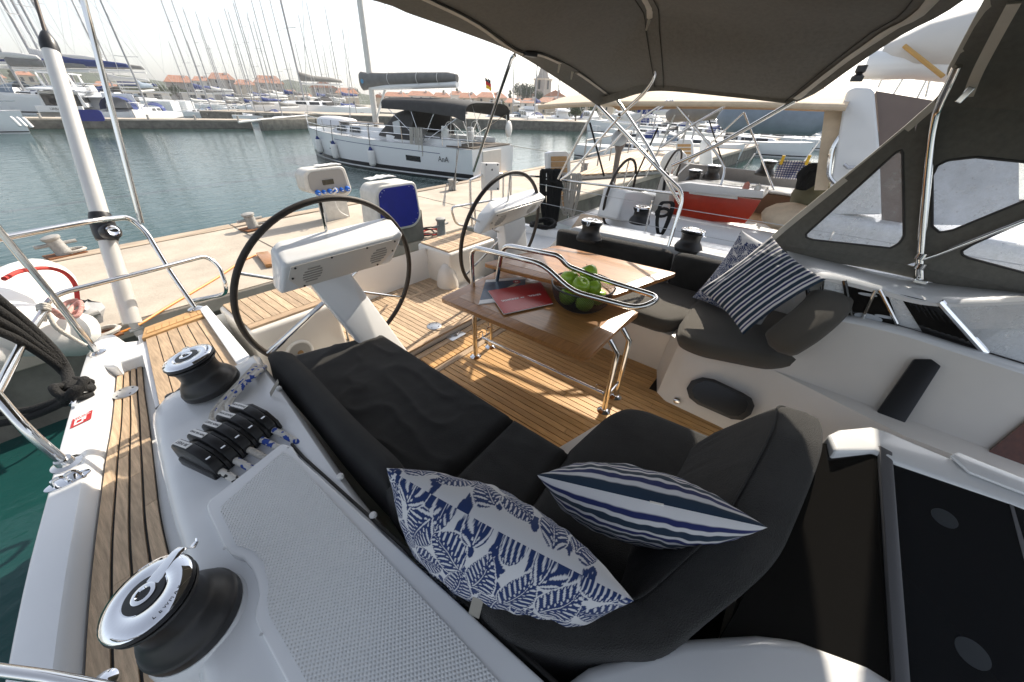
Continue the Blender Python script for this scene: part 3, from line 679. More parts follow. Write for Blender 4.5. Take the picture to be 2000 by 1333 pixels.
def backrest(path, hts, thick, lean, name, label, m=cush, zb=SEAT - .02, flip=1, endr=True, taper=None):
    """upholstered back following a curve in plan; hts = top height along it, cockpit side on the left of the path times flip"""
    n = len(path); mb = MB(); rings = []
    for i in range(n):
        t = (path[min(i + 1, n - 1)] - path[max(i - 1, 0)]); t.z = 0; t.normalize(); nrm = V((-t.y, t.x, 0)) * flip
        f = i / (n - 1); zt = hts(f)
        e = min(1.0, math.sqrt(max(0.0, 1 - (1 - min(1, min(f, 1 - f) * (n * .014) / .05)) ** 2))) if endr else 1
        th = thick * (.25 + .75 * e); zt = zb + (zt - zb) * (.86 + .14 * e)
        p = path[i]; h_ = zt - zb
        def q(o, k): return V((p.x, p.y, zb + h_ * k)) - nrm * (lean * k) + nrm * o
        rings.append([q(0, 0), q(th * 1.0, .0), q(th * 1.12, .35), q(th * 1.05, .7), q(th * .92, .9), q(th * .66, .975), q(th * .4, 1.0), q(th * .12, .97), q(-.0, .85), q(-.02, .5)])
    mb.loft(rings)
    c = path[n // 2]
    return solo(mb, name, m, label, 'cushion', GC, smooth=70, origin=(c.x, c.y, zb))
zb_ = .84
p1 = samp(cr([V((*Z(512, 690, zb_).xy, 0)) + V((.03, .0, 0)), V((*Z(560, 745, zb_).xy, 0)) + V((.035, 0, 0)), V((*Z(650, 850, zb_).xy, 0)) + V((.03, 0, 0)), V((*Z(752, 955, zb_).xy, 0)) + V((.03, 0, 0))], 8), 40)
b1 = backrest(p1, lambda f: .855, .112, .02, 'back_cushion', 'charcoal back cushion along the starboard coaming, behind the long seat', flip=1)
p2 = samp(cr([V((*Z(742, 962, zb_).xy, 0)) + V((.035, -.0, 0)), V((*Z(830, 1075, zb_).xy, 0)) + V((.035, 0, 0)), V((*Z(960, 1235, zb_).xy, 0)) + V((.03, 0, 0)), V((.36, .10, 0)), V((.45, -.02, 0)), V((*Z(1400, 1338, .9).xy, 0)) + V((.03, .12, 0)), V((*Z(1500, 1195, .93).xy, 0)) + V((.0, .13, 0)), V((*Z(1562, 1075, .96).xy, 0)) + V((0, .13, 0)), V((*Z(1612, 900, .97).xy, 0)) + V((.0, .12, 0)), V((*Z(1612, 800, .95).xy, 0)) + V((.0, .11, 0))], 8), 110)
def h2(f): return .86 + .13 * max(0, min(1, (f - .45) / .4))
def bk(path):
    n = len(path); mb = MB(); rings = []; seam = []
    for i in range(n):
        t = (path[min(i + 1, n - 1)] - path[max(i - 1, 0)]); t.z = 0; t.normalize(); nrm = V((-t.y, t.x, 0))
        f = i / (n - 1); k2 = max(0, min(1, (f - .42) / .25)); k2 = k2 * k2 * (3 - 2 * k2)
        zt = h2(f); zb = SEAT - .02; th = .13 + .05 * k2
        lean = .02 + .10 * k2
        endk = max(0, min(1, (1 - f) / .16)); st = max(0, min(1, f / .02))
        zt = zb + (zt - zb) * (.74 + .26 * math.sqrt(max(0, 1 - (1 - endk) ** 2))) * (.9 + .1 * st)
        th *= (.35 + .65 * math.sqrt(max(0, 1 - (1 - min(1, endk * 2.2)) ** 2))) * (.4 + .6 * st)
        p = path[i]; h_ = zt - zb
        def q(o, k): return V((p.x, p.y, zb + h_ * k)) - nrm * (lean * k) + nrm * (o + .10 * k2 * (1 - k))
        from mathutils import noise as nn
        def cz(k, amp): return amp * (nn.noise(V((f * 60, k * 3, 1))) + .7 * nn.noise(V((f * 25, k * 6, 4))))
        rings.append([q(0, 0), q(th * 1.05, .0), q(th * 1.10 + cz(1, .008), .15), q(th * 1.12 + cz(2, .009), .35), q(th * 1.08 + cz(3, .007), .6), q(th * 1.02 + cz(4, .004), .8), q(th * .97, .93), q(th * .93, .972), q(th * .84, .992), q(th * .5, 1.012), q(th * .16, .995), q(.01, .97), q(0, .90), q(-.015 + cz(5, .006), .5)])
        seam.append(q(th * .95, .978))
    mb.loft(rings); sm = MB(); sm.tube(seam[2:-2], .0045, 6)
    o_ = solo(mb, 'back_cushion', cush, 'tall charcoal corner back cushion that curves round behind both blue pillows', 'cushion', GC, smooth=70, origin=(.4, .1, SEAT))
    ORG['seam'] = V((.4, .1, SEAT)); pz = sm.build('piping', cush, None, 60); pz.parent = o_; pz.matrix_parent_inverse = Matrix.Translation(-o_.location)
    return o_
b2 = bk(p2)
# webbing tabs that button the backs down
for (x1_, y1_), (x2_, y2_), par in (((545, 748), (528, 772), b1), ((940, 1150), (925, 1205), b2)):
    a, b_ = Z(x1_, y1_, .875), Z(x2_, y2_, .825)
    s = MB(); dr = (b_ - a).normalized(); sd2 = dr.cross(V((0, 0, 1))).normalized() * .016
    s.loft([[a - sd2 + V((0, 0, .01)), a + sd2 + V((0, 0, .01)), a + sd2 + V((0, 0, .013)), a - sd2 + V((0, 0, .013))], [b_ - sd2, b_ + sd2, b_ + sd2 + V((0, 0, .003)), b_ - sd2 + V((0, 0, .003))]])
    tb = s.build('tab', mat('grey webbing', (.30, .28, .24), .8), None, 0); tb.parent = par; tb.matrix_parent_inverse = Matrix.Translation(-par.location)
# port side cushions
PS = 'port settee cushions'
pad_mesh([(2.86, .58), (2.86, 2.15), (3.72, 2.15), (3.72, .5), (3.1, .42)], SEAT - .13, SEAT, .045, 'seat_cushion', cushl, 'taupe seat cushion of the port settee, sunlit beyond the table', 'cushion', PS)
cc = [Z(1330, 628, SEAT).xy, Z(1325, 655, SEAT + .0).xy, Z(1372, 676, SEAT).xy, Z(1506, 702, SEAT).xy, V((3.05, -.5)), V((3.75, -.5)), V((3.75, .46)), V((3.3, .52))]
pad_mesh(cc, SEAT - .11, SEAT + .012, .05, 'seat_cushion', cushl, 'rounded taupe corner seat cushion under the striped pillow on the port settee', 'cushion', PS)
pq = [X(x_, y_, 3.86) for x_, y_ in ((1098, 470), (1215, 476), (1326, 486))]
pth = samp([V((3.80, pq[0].y, 0)), V((3.80, pq[2].y + .008, 0))], 30)
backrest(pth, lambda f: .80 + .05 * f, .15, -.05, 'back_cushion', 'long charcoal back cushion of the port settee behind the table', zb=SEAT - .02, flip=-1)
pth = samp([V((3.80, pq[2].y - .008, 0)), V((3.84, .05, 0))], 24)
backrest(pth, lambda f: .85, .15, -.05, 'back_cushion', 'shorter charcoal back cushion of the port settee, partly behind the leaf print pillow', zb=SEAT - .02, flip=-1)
pth = samp(cr([Z(1618, 610, .80) * 1 - V((0, 0, .8)), Z(1590, 628, .7) - V((0, 0, .7)), Z(1545, 660, .62) - V((0, 0, .62)), Z(1505, 690, .58) - V((0, 0, .58))], 6), 26)
P0_, P1_ = WALL(1640, 625), WALL(1512, 700)
pth = samp([V((P0_.x + .55, P0_.y + .06, 0)), V((P0_.x + .2, P0_.y + .07, 0)), V((P0_.x + .02, P0_.y + .09, 0)), V((P1_.x - .02, P1_.y + .04, 0))], 30)
def pfb():
    """bolster cushion lying against the forward end of the port settee"""
    a, b_, c_ = X(1650, 600, 3.05), X(1560, 668, 2.86), X(1500, 690, 2.80)
    cl = samp(cr([X(1622, 572, 3.42), X(1612, 600, 3.2), X(1565, 642, 3.0), X(1510, 680, 2.88)], 6), 20)
    mb = MB(); rings = []
    for i, p in enumerate(cl):
        f = i / 20; e = math.sqrt(max(0, 1 - (1 - min(1, min(f, 1 - f) / .12)) ** 2)); rx = .135 * (.35 + .65 * e); rz_ = .068 * (.35 + .65 * e)
        t = cl[min(i + 1, 20)] - cl[max(i - 1, 0)]; t.normalize(); sdv = t.cross(V((0, 0, 1))).normalized(); upv = sdv.cross(t)
        rings.append([p + sdv * rx * math.copysign(abs(math.cos(k * math.pi / 8)) ** .7, math.cos(k * math.pi / 8)) + upv * rz_ * math.copysign(abs(math.sin(k * math.pi / 8)) ** .7, math.sin(k * math.pi / 8)) for k in range(16)])
    mb.loft(rings)
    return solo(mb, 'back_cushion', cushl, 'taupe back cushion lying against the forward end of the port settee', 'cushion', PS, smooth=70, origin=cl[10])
pfb()
# ================================================================== PILLOWS
def leaf_print(U, Vv):
    blue = np.zeros(U.shape, bool); rs = random.Random(3); items = []
    sp = .192
    for j in range(-5, 6):
        for i in range(-5, 6):
            items.append((i * sp + (.5 * sp if j % 2 else 0) + rs.uniform(-.012, .012), j * sp * .80 + rs.uniform(-.012, .012), rs.uniform(0, 6.28), .097 * rs.uniform(.92, 1.1)))
    for cx, cy, an, L in items:                       # sprigs of small leaves in the gaps
        for q in range(3):
            g = q * 2.09 + an; bx, by = cx + .112 * math.cos(g), cy + .105 * math.sin(g)
            for k in range(6):
                tt = (k // 2) * .019 - .02; sd = 1 if k % 2 else -1; a = g + 1.57 + sd * .75
                px, py = bx + tt * math.cos(g + 1.57) + .011 * math.cos(a), by + tt * math.sin(g + 1.57) + .011 * math.sin(a)
                dx = (U - px) * math.cos(a) + (Vv - py) * math.sin(a); dy = -(U - px) * math.sin(a) + (Vv - py) * math.cos(a)
                blue |= np.abs(dy) < .0085 * np.clip(1 - (dx / .019) ** 2, 0, 1)
    for cx, cy, an, L in items:
        a = (U - cx) * math.cos(an) + (Vv - cy) * math.sin(an); s = -(U - cx) * math.sin(an) + (Vv - cy) * math.cos(an)
        s = s - .18 * (a / L) ** 2 * L; b = np.abs(s)
        t = (a / L + 1) / 2; tc = np.clip(t, 0, 1)
        wd = np.where((t > 0) & (t < 1), L * .84 * np.sin(np.pi * tc ** .72) ** .62, -1)
        k = L * .29; fr = ((a - b * .55) / k) ; fi = np.floor(fr); fr = fr - fi
        rel = b / np.maximum(wd, 1e-4)
        edge = wd * (1 - .10 * (np.abs(fr - .5) > .40))        # scalloped rim
        halo = (b < wd + .0065) & (t > -.04) & (t < 1.04)
        blue &= ~halo
        inside = b < edge
        prof = np.clip(1 - ((rel - .62) / .36) ** 2, 0, 1) ** .5
        slit = (np.abs(fr - .5) < .20 * prof)
        hole = (np.abs(fr - .02) * k < .0052 * np.clip(1 - ((rel - .2) / .09) ** 2, 0, 1) ** .5 * 1.6)
        rib = (b < L * .030 * (1.2 - tc)) & (t > .04) & (t < .97)
        blue |= inside & ~slit & ~rib & ~hole
    return blue
def pillow(name, label, C, ux, uv, hw, hh, ht, kind, N, seed=0, wr=.006):
    """C centre, ux long edge direction, uv the other edge; the filled lens bulges along ux x uv"""
    from mathutils import noise
    ux = V(ux).normalized(); uz = ux.cross(V(uv)).normalized(); uy = uz.cross(ux)
    n = N + 1; g = np.linspace(-1, 1, n); gu, gv = np.meshgrid(g, g, indexing='ij')
    xu = gu * (1 - .10 * (1 - gv ** 2) ** 1.0 * np.abs(gu)); yv = gv * (1 - .10 * (1 - gu ** 2) * np.abs(gv))
    th = ((1 - gu ** 2) * (1 - gv ** 2)) ** .5 * ht
    vs = []; cols = []
    for sgn in (1, -1):
        P = np.zeros((n, n, 3))
        wob = np.array([[noise.noise(V((u * 3 + seed, v * 3, sgn * 5))) * wr * 1.6 + wr * noise.noise(V((u * 9, v * 5 + seed, 1))) for v in g] for u in g])
        dz = sgn * (th + wob * np.minimum(1, th / ht * 2))
        for k in range(3): P[:, :, k] = C[k] + ux[k] * xu * hw + uy[k] * yv * hh + uz[k] * dz
        vs.append(P)
    me = bpy.data.meshes.new(name)
    V_ = np.concatenate([p.reshape(-1, 3) for p in vs]) - np.array(C)
    idx = np.arange(n * n).reshape(n, n); q = np.stack([idx[:-1, :-1], idx[1:, :-1], idx[1:, 1:], idx[:-1, 1:]], -1).reshape(-1, 4)
    F_ = np.concatenate([q, (q + n * n)[:, ::-1]])
    me.from_pydata(V_.tolist(), [], F_.tolist())
    Um, Vm = gu * hw, gv * hh
    # the print is pulled over the bulge and differs from face to face
    cf = []
    for s_ in (0, 1):
        if kind == 'leaf':
            bl = leaf_print((Um + .31 * s_ + .05) * 1.75, (Vm + .17 * s_ + .04) * 1.75); c = np.where(bl[..., None], np.array((.008, .028, .115)), np.array((.60, .60, .61)))
        else:
            per = .066; f = ((Vm + .012 * s_ + .02) / per) % 1.0
            blue = (f < .40) | ((f > .58) & (f < .80)); teal = (f < .40)
            c = np.where(blue[..., None], np.where(teal[..., None], np.array((.010, .028, .055)), np.array((.010, .018, .10))), np.array((.62, .61, .61)))
        cf.append(c.reshape(-1, 3))
    cc_ = np.concatenate(cf); cc_ = np.concatenate([cc_, np.ones((len(cc_), 1))], 1).astype(np.float32)
    at = me.color_attributes.new('print', 'FLOAT_COLOR', 'POINT'); at.data.foreach_set('color', cc_.ravel())
    me.materials.append(MATS['print']); me.shade_smooth()
    o = bpy.data.objects.new(name, me); o.location = C; put(o); tag(o, label, 'pillow', 'blue and white throw pillows'); ORG[o.name] = V(C)
    # piped seam all round
    pts = []
    for k in range(n): pts.append((0, k))
    return o
t1, t2 = D(762, 932, 1.10), D(1219, 1180, .93)
c_ = (t1 + t2) / 2; ax_ = t2 - t1
ctr = D(985, 1035, 1.07)
view = (ctr - EYE).normalized()
side = ax_.normalized().cross(view).normalized()
upv = (-view * .72 + side * .1 + V((0, 0, .35))).normalized()
pillow('leaf_pillow', 'blue monstera leaf print pillow leaning on the near starboard back cushion', (t1 + t2) / 2 - upv * (ax_.length * .5 - .02) * .62, ax_, upv, ax_.length / 2, ax_.length / 2 * .78, .165, 'leaf', 360, 2)
t1, t2 = D(1047, 930, 1.24), D(1484, 1030, 1.04)
ax_ = t2 - t1; ctr = (t1 + t2) / 2; view = (ctr - EYE).normalized(); side = ax_.normalized().cross(view).normalized()
upv = (-view * .8 - side * .02 + V((0, 0, .2))).normalized()
sp_ = pillow('striped_pillow', 'navy and white striped pillow lying edge up in the starboard corner seat', ctr - upv * (ax_.length * .5) * .62, ax_, upv, ax_.length / 2, ax_.length / 2 * .72, .128, 'stripe', 170, 8, .005)
s = MB(); p = D(1283, 984, 1.10); s.box(p, (.04, .002, .016), frame(p, ax_, side).to_3x3() @ Euler((R(20), 0, 0)).to_matrix())
tg = s.build('care_tag', paper, sp_, 0)
# port pair: leaf print behind, stripes in front
a, b_, c2, d_ = X(1357, 572, 3.42), X(1432, 470, 3.66), X(1580, 512, 3.6), X(1500, 640, 3.3)
ctr = (a + b_ + c2 + d_) / 4
pillow('leaf_pillow', 'blue leaf print pillow half hidden behind the striped pillow on the port settee', ctr, b_ - a, d_ - a, .34, .30, .10, 'leaf', 120, 4)
a, b_, c2, d_ = X(1360, 576, 3.12), X(1492, 466, 3.42), X(1630, 540, 3.30), X(1456, 644, 2.98)
ctr = (a + b_ + c2 + d_) / 4
pillow('striped_pillow', 'navy and white striped pillow propped up on the port settee', ctr, ((b_ - a) + (c2 - d_)) / 2, ((d_ - a) + (c2 - b_)) / 2, ((b_ - a) + (c2 - d_)).length / 4, ((d_ - a) + (c2 - b_)).length / 4, .11, 'stripe', 130, 5)
# ================================================================== TABLE
tz = .72
tab = thing('cockpit_table', 'varnished teak drop-leaf cockpit table on polished steel legs', 'table', (2.1, 1.3, 0))
def leafpart(name, pts, th, zt):
    P = rcorner(pts, .05, 4, True)
    s = MB(); s.prism([V((p.x, p.y, zt - th)) for p in P], (0, 0, th)); lf = s.build(name, varnd, tab, 40, bevel=.008, bseg=2)
    A, B_, C_, D_ = pts
    def q(u, v_): return A.lerp(B_, u).lerp(D_.lerp(C_, u), v_) + V((0, 0, .0012))
    s = MB(); u0, u1, w0, w1 = .085, .915, .13, .87
    s.prism([V((*q(u, v_).xy, zt + .0005)) for u, v_ in ((u0, w0), (u1, w0), (u1, w1), (u0, w1))], (0, 0, .0012)); s.build('inlay', varn, lf, 0)
    return lf
ZF = .86
near = [v2(Z(858, 582, tz).xy), v2(Z(1146, 702, tz).xy), v2(Z(1246, 607, tz).xy), v2(Z(980, 525, tz).xy)]
leafpart('near_leaf', near, .035, tz)
far = [v2(Z(942, 514, ZF).xy), v2(Z(1198, 578, ZF).xy), v2(Z(1324, 533, ZF).xy), v2(Z(1088, 479, ZF).xy)]
far[1] = far[0] + (v2(Z(1069, 546, ZF).xy) - far[0]).normalized() * (v2(Z(1324, 533, ZF).xy) - v2(Z(1088, 479, ZF).xy)).length
leafpart('far_leaf', far, .035, ZF)
# shallow centre trough between the leaves
cxa = .5 * (near[2] + near[3])
s = MB(); s.prism([V((2.2, near[1].y + .02, tz - .06)), V((2.5, near[1].y + .0, tz - .06)), V((2.5, near[0].y - .08, tz - .06)), V((2.2, near[0].y - .06, tz - .06))], (0, 0, .05)); s.build('centre_beam', varnd, tab, 30, bevel=.006)
la, lb, lc, ld_ = Z(929, 697, 0), Z(958, 678, 0), Z(1179, 803, 0), None
ld_ = lc + (lb - la)
for p in (la, lb, lc, ld_):
    s = MB(); s.tube([p + V((0, 0, .0)), p + V((0, 0, .69 if p.y > 1.2 else .56)), p + V((0, 0 if p.y > 1.2 else .10, .69 if p.y > 1.2 else .67))], .021, 14); lg = s.build('leg', steel, tab, 40)
    s = MB(); s.lathe([(0, 0), (.052, 0), (.052, .006), (.036, .016), (.03, .02), (0, .02)], p, seg=20); s.build('foot_flange', chrome, lg)
rz_ = .165
ra, rb = la.lerp(lb, .5) + V((0, -.0, rz_)), lc.lerp(ld_, .5) + V((0, 0, rz_))
ra = (la + V((0, 0, rz_))).lerp(lb + V((0, 0, rz_)), .45); rb = lc + V((.0, .03, rz_))
s = MB(); s.tube([ra, rb], .013, 10); s.build('foot_rail', steel, tab)
for pa_, pb_ in ((la, lb), (lc, ld_)): s = MB(); s.tube([pa_ + V((0, 0, rz_)), pb_ + V((0, 0, rz_))], .010, 8); s.build('stretcher', steel, tab)
for p, d_ in ((la.lerp(lb, .25), .03), (la.lerp(lb, .75), .03)):
    s = MB(); b_ = p + V((0, -.0, rz_)); s.tube(rcorner([b_, b_ + V((-.0, 0, .07)), b_ + V((.05, 0, .07)), b_ + V((.05, 0, .0))], .012, 3), .0055, 6); s.build('rail_hook', steel, tab)
b_ = lc + V((0, .1, rz_)); s = MB(); s.tube(rcorner([b_, b_ + V((0, 0, .055)), b_ + V((0, -.08, .055))], .015, 3), .0055, 6); s.build('rail_hook', steel, tab)
# grab rails: two tubes rising over the after end and joined in a loop forward
r1 = [(955, 610, .50), (920, 545, .70)]
def gr(px_list, xs): return [X(x_, y_, k) for (x_, y_), k in zip(px_list, xs)]
n1 = [la + V((0, .02, .45)), X(925, 545, 1.98), X(951, 495, 2.02), X(962, 490, 2.03), X(1052, 514, 2.06), X(1072, 524, 2.08), X(1100, 556, 2.12), X(1152, 590, 2.16), X(1248, 606, 2.20), X(1282, 592, 2.34), X(1290, 572, 2.52), X(1270, 564, 2.5)]
e1 = X(1250, 604, 2.15); zt_ = e1.z
nearrail = rcorner([V((la.x, la.y, .3)), V((la.x, la.y + .01, X(952, 492, la.x).z)), X(1060, 516, la.x + .02), X(1118, 570, la.x + .05), X(1246, 604, 2.14), X(1292, 582, 2.34), X(1182, 548, 2.36), X(1108, 520, 2.24), X(1092, 500, 2.20), X(982, 478, 2.18), V((lb.x, lb.y, .3))], .09, 5)
s = MB(); s.tube(nearrail, .0195, 12); s.build('grab_rail', steel, tab, 50)
# ---- mesh bowl with apples, brochures
bc = Z(1133, 598, tz + .002)
bowl = thing('mesh_bowl', 'black wire mesh bowl of green apples on the near table leaf', 'bowl', bc)
prof = [(.10, .0), (.155, .02), (.20, .065), (.222, .12), (.232, .185)]
mb = MB(); ns_, nr_ = 96, 24
pc_ = [V((r_, 0, h_)) for r_, h_ in prof]; pcs = samp(cr(pc_, 6), nr_)
def wirestrip(mb, pts, w_, nrm_c):
    a = []; 
    for i, p in enumerate(pts):
        t = (pts[min(i + 1, len(pts) - 1)] - pts[max(i - 1, 0)]).normalized(); n_ = (p - V((bc.x, bc.y, p.z))).normalized(); sd3 = t.cross(n_).normalized() * w_
        a.append((p - sd3, p + sd3))
    mb.grid([[x_[0] for x_ in a], [x_[1] for x_ in a]])
for sgn in (1, -1):
    for k in range(ns_):
        pts = []
        for i in range(nr_ + 1):
            an = 2 * math.pi * k / ns_ + sgn * i * .05; r_ = pcs[i].x; pts.append(bc + V((r_ * math.cos(an), r_ * math.sin(an), pcs[i].z)))
        wirestrip(mb, pts, .0017, None)
tag(mb.build('wire_mesh', blk, bowl, 0), kind='stuff')
s = MB(); s.tube([bc + V((.232 * math.cos(k * math.pi / 24), .232 * math.sin(k * math.pi / 24),   .187)) for k in range(48)], .0065, 6, closed=True); s.build('rim', blk, bowl)
s = MB(); s.tube([bc + V((.155 * math.cos(k * math.pi / 24), .155 * math.sin(k * math.pi / 24), .02)) for k in range(48)], .003, 6, closed=True); s.lathe([(0, .002), (.10, .002), (.104, .006), (0, .006)], bc, seg=28); s.build('base', blk, bowl)
ap = [(-.075, -.02, .062), (.01, -.075, .06), (.075, .0, .06), (.0, .07, .062), (-.02, .0, .058), (-.055, .04, .125), (-.025, -.035, .15), (.05, .03, .135), (.03, .055, .17), (.09, -.05, .08)]
ap = [(-.105, .0, .075), (.005, -.105, .075), (.115, -.03, .09), (.085, .10, .08), (-.05, .11, .085), (-.03, -.05, .19), (.045, .075, .235), (.07, -.02, .16), (-.095, .075, .19)]
afirst = None
names = ['left of the pile', 'front of the bowl', 'right front of the bowl', 'right rear of the bowl', 'rear of the bowl', 'middle on top of the pile', 'highest on the pile', 'right side of the pile', 'back of the pile']
for k, (dx, dy, dz) in enumerate(ap):
    c_ = bc + RT * dx * 1.0 + V((FW.x, FW.y, 0)).normalized() * dy + V((0, 0, dz))
    if afirst is None:
        afirst = thing('apple', 'green apple at the ' + names[k] + ' in the mesh bowl', 'apple', c_, 'green apples in the bowl')
        s = MB(); s.lathe([(.0, -.050), (.015, -.056), (.037, -.051), (.058, -.028), (.067, .005), (.063, .033), (.046, .054), (.023, .058), (.008, .049), (0, .045)], c_, (.1, .1, 1), 24); s.build('fruit', apple, afirst, 60)
        s = MB(); s.tube([c_ + V((0, 0, .045)), c_ + V((.005, .004, .072))], .002, 5); s.build('stem', stemm, afirst)
    else:
        o = dup(afirst, c_, label='green apple at the ' + names[k] + ' in the mesh bowl'); o.rotation_euler = (rnd.uniform(-.5, .5), rnd.uniform(-.5, .5), rnd.uniform(0, 6))
def booklet(name, label, px4, z0, th, m, mt):
    P = [Z(x_, y_, z0) for x_, y_ in px4]; c_ = sum(P, V((0, 0, 0))) / 4
    t = thing(name, label, 'booklet', V((c_.x, c_.y, z0)))
    s = MB(); s.prism([p + V((0, 0, .0)) for p in P], (0, 0, th)); s.build('pages', paper, t, 0)
    s = MB(); s.prism([p + V((0, 0, th)) for p in P], (0, 0, .0012)); s.build('cover', m, t, 0)
    return t, P
tb_, P = booklet('brochure', 'dark blue travel brochure with a white edge and red badge under the red one', [(949, 549), (1027, 543), (1024, 585), (935, 596)], tz, .008, paper, None)
def BI(u, v_, dz): return P[0].lerp(P[1], u).lerp(P[3].lerp(P[2], u), v_) + V((0, 0, dz))
s = MB(); s.prism([BI(u, v_, .0094) for u, v_ in ((0, .12), (1, .12), (1, .86), (0, .86))], (0, 0, .0004)); s.build('photo_print', bluepap, tb_, 0)
s = MB(); s.prism([BI(u, v_, .0100) for u, v_ in ((.45, .55), (.78, .25), (.85, .3), (.56, .62))], (0, 0, .0003)); s.build('beach_print', mat('sand print', (.45, .40, .30), .4), tb_, 0)
cb_ = BI(.78, .22, .0104); s = MB(); s.lathe([(0, 0), (.034, 0), (.034, .0006), (0, .0006)], cb_, seg=20); s.build('badge', redpap, tb_, 0)
text('lettering', '15', .032, ink, frame(cb_ + V((.0, 0, .001)), P[0] - P[1], P[0] - P[3]), tb_, bold=.0012)
tr_, P = booklet('brochure', 'red brochure titled Reveal the Adriatic lying by the mesh bowl', [(953, 570), (1056, 553), (1080, 594), (984, 615)], tz + .012, .006, redpap, None)
c_ = (P[0] + P[1] + P[2] + P[3]) / 4 + V((0, 0, .0078)); dx_ = (P[0] - P[1]).normalized(); dy_ = (P[0] - P[3]).normalized() * -1
W_ = (P[1] - P[0]).length
MM = frame(c_, dx_, (P[3] - P[0]))
def lt(s_, size, off): text('lettering', s_, size, ink, MM @ Matrix.Translation((off * W_, .012, 0)), tr_, bold=.0006)
lt('REVEAL', .033, -.22); lt('THE', .015, .0); lt('ADRIATIC', .033, .22)
# ================================================================== WINCHES
def make_winch(name, label, lettered, k=1.0, sh=True):
    t = thing(name, label, 'winch', (0, 0, 0), 'self tailing sheet winches')
    def L(pr, nm, m, par=t, seg=36, ang=35):
        s = MB(); s.lathe([(r * k, h * k) for r, h in pr], seg=seg); return s.build(nm, m, par, ang, local=True)
    L([(0, 0), (.150, 0), (.153, .006), (.153, .034), (.148, .040), (.146, .044), (.144, .052), (.134, .072), (.116, .094), (.107, .106), (.104, .120), (.103, .146), (.105, .168), (.113, .184), (.113, .190), (0, .190)], 'drum', blkr)
    L([(.06, .186), (.118, .190), (.125, .197), (.122, .203), (.100, .206), (.06, .206)], 'lower_jaw', blk)
    L([(.06, .209), (.100, .209), (.125, .213), (.128, .219), (.122, .225), (.06, .226)], 'upper_jaw', blk)
    tp = L([(0, .226), (.122, .226), (.124, .231), (.119, .237), (.096, .243), (.066, .245), (.062, .2415), (.058, .2415), (.0, .2415)], 'top_plate', chrome, ang=50)
    L([(0, .242), (.057, .242), (.057, .2435), (.045, .2445), (0, .2445)], 'centre_cap', blk, tp)
    L([(.018, .2445), (.031, .2445), (.033, .2475), (.029, .2490), (.021, .2490), (.018, .2445)], 'socket_ring', chrome, tp)
    s = MB(); st = [((.020 if i % 2 else .0145) * k * math.cos(i * math.pi / 8), (.020 if i % 2 else .0145) * k * math.sin(i * math.pi / 8), .2446 * k) for i in range(16)]
    s.prism(st, (0, 0, .0008 * k)); s.build('socket', mat('deep black recess', (0, 0, 0)), tp, 0, local=True)
    # feeder arm that reaches over the jaws
    s = MB(); ar = []
    for x_, z_, wy, hz in ((.030, .2445, .034, .004), (.075, .2455, .026, .006), (.122, .244, .021, .008), (.142, .237, .018, .010), (.148, .216, .015, .010), (.156, .202, .012, .008), (.176, .199, .008, .006), (.184, .208, .006, .005)):
        ar.append([V((x_ * k, -wy * k, (z_ - hz) * k)), V((x_ * k, wy * k, (z_ - hz) * k)), V((x_ * k, wy * .7 * k, z_ * k)), V((x_ * k, -wy * .7 * k, z_ * k))])
    s.loft(ar); s.build('feeder_arm', chrome, t, 50, local=True, bevel=.002 * k)
    if lettered:
        for i, chs in enumerate('LEWMAR'):
            a = R(-122 + i * 9.0); rr = .107 * k
            M = Matrix.Translation((rr * math.cos(a), rr * math.sin(a), .2408 * k)) @ Matrix.Rotation(a + R(90), 4, 'Z')
            text('lettering', chs, .017 * k, blk, M, tp, ext=.0004)
    return t
def place(o, base, axis, spin=0, k=.78):
    q = V(axis).normalized().to_track_quat('Z', 'Y').to_matrix().to_4x4()
    o.matrix_world = Matrix.Translation(base) @ q @ Matrix.Rotation(spin, 4, 'Z') @ Matrix.Scale(k, 4)
wA = make_winch('winch', 'large black self tailing winch with chrome top nearest the camera on the starboard coaming', True)
def winch_axis(px_, py_, ca, ix, iy):
    """axis of a disc seen at a pixel with the given foreshortening and the picture direction its axis points to"""
    v = -ray(px_, py_); im = (RT * ix + UP * iy).normalized(); im = (im - v * im.dot(v)).normalized()
    return (v * ca + im * math.sqrt(1 - ca * ca)).normalized()
ax1 = V((-.16, .093, .983)); t1_ = D(281, 1161, .875); b1_ = t1_ - ax1 * .24 * .79
# turn it until the arm points up-right in the cockpit direction
best = None
for k in range(72):
    place(wA, b1_, ax1, k * R(5)); bpy.context.view_layer.update()
    p = wA.matrix_world @ V((.148, 0, .22)); d = p - EYE; sx_ = 1000 + CF * d.dot(RT) / d.dot(FW); sy_ = 666.5 - CF * d.dot(UP) / d.dot(FW)
    e = math.hypot(sx_ - 362, sy_ - 1090)
    if best is None or e < best[0]: best = (e, k)
place(wA, b1_, ax1, best[1] * R(5))
pl_ = MB(); pl_.lathe([(0, -.12), (.145, -.12), (.128, -.02), (.12, .0), (0, .0)], b1_, ax1, 32); pl_.build('winch_plinth', gel, yacht, 50)
wB = dup(wA, label='black self tailing winch with chrome top at the after end of the starboard coaming')
place(wB, D(363.5, 695.4, 1.61) - ax1 * .24 * .79, ax1, R(200))
wC = dup(wA, label='black winch on the port coaming just abaft the settee back cushions'); place(wC, Z(1150, 470, .80), (.06, 0, 1), R(100), .9)
wD = dup(wA, label='black winch on the port coaming beside the shorter settee back cushion'); place(wD, Z(1342, 490, .78), (.06, 0, 1), R(150), .92)
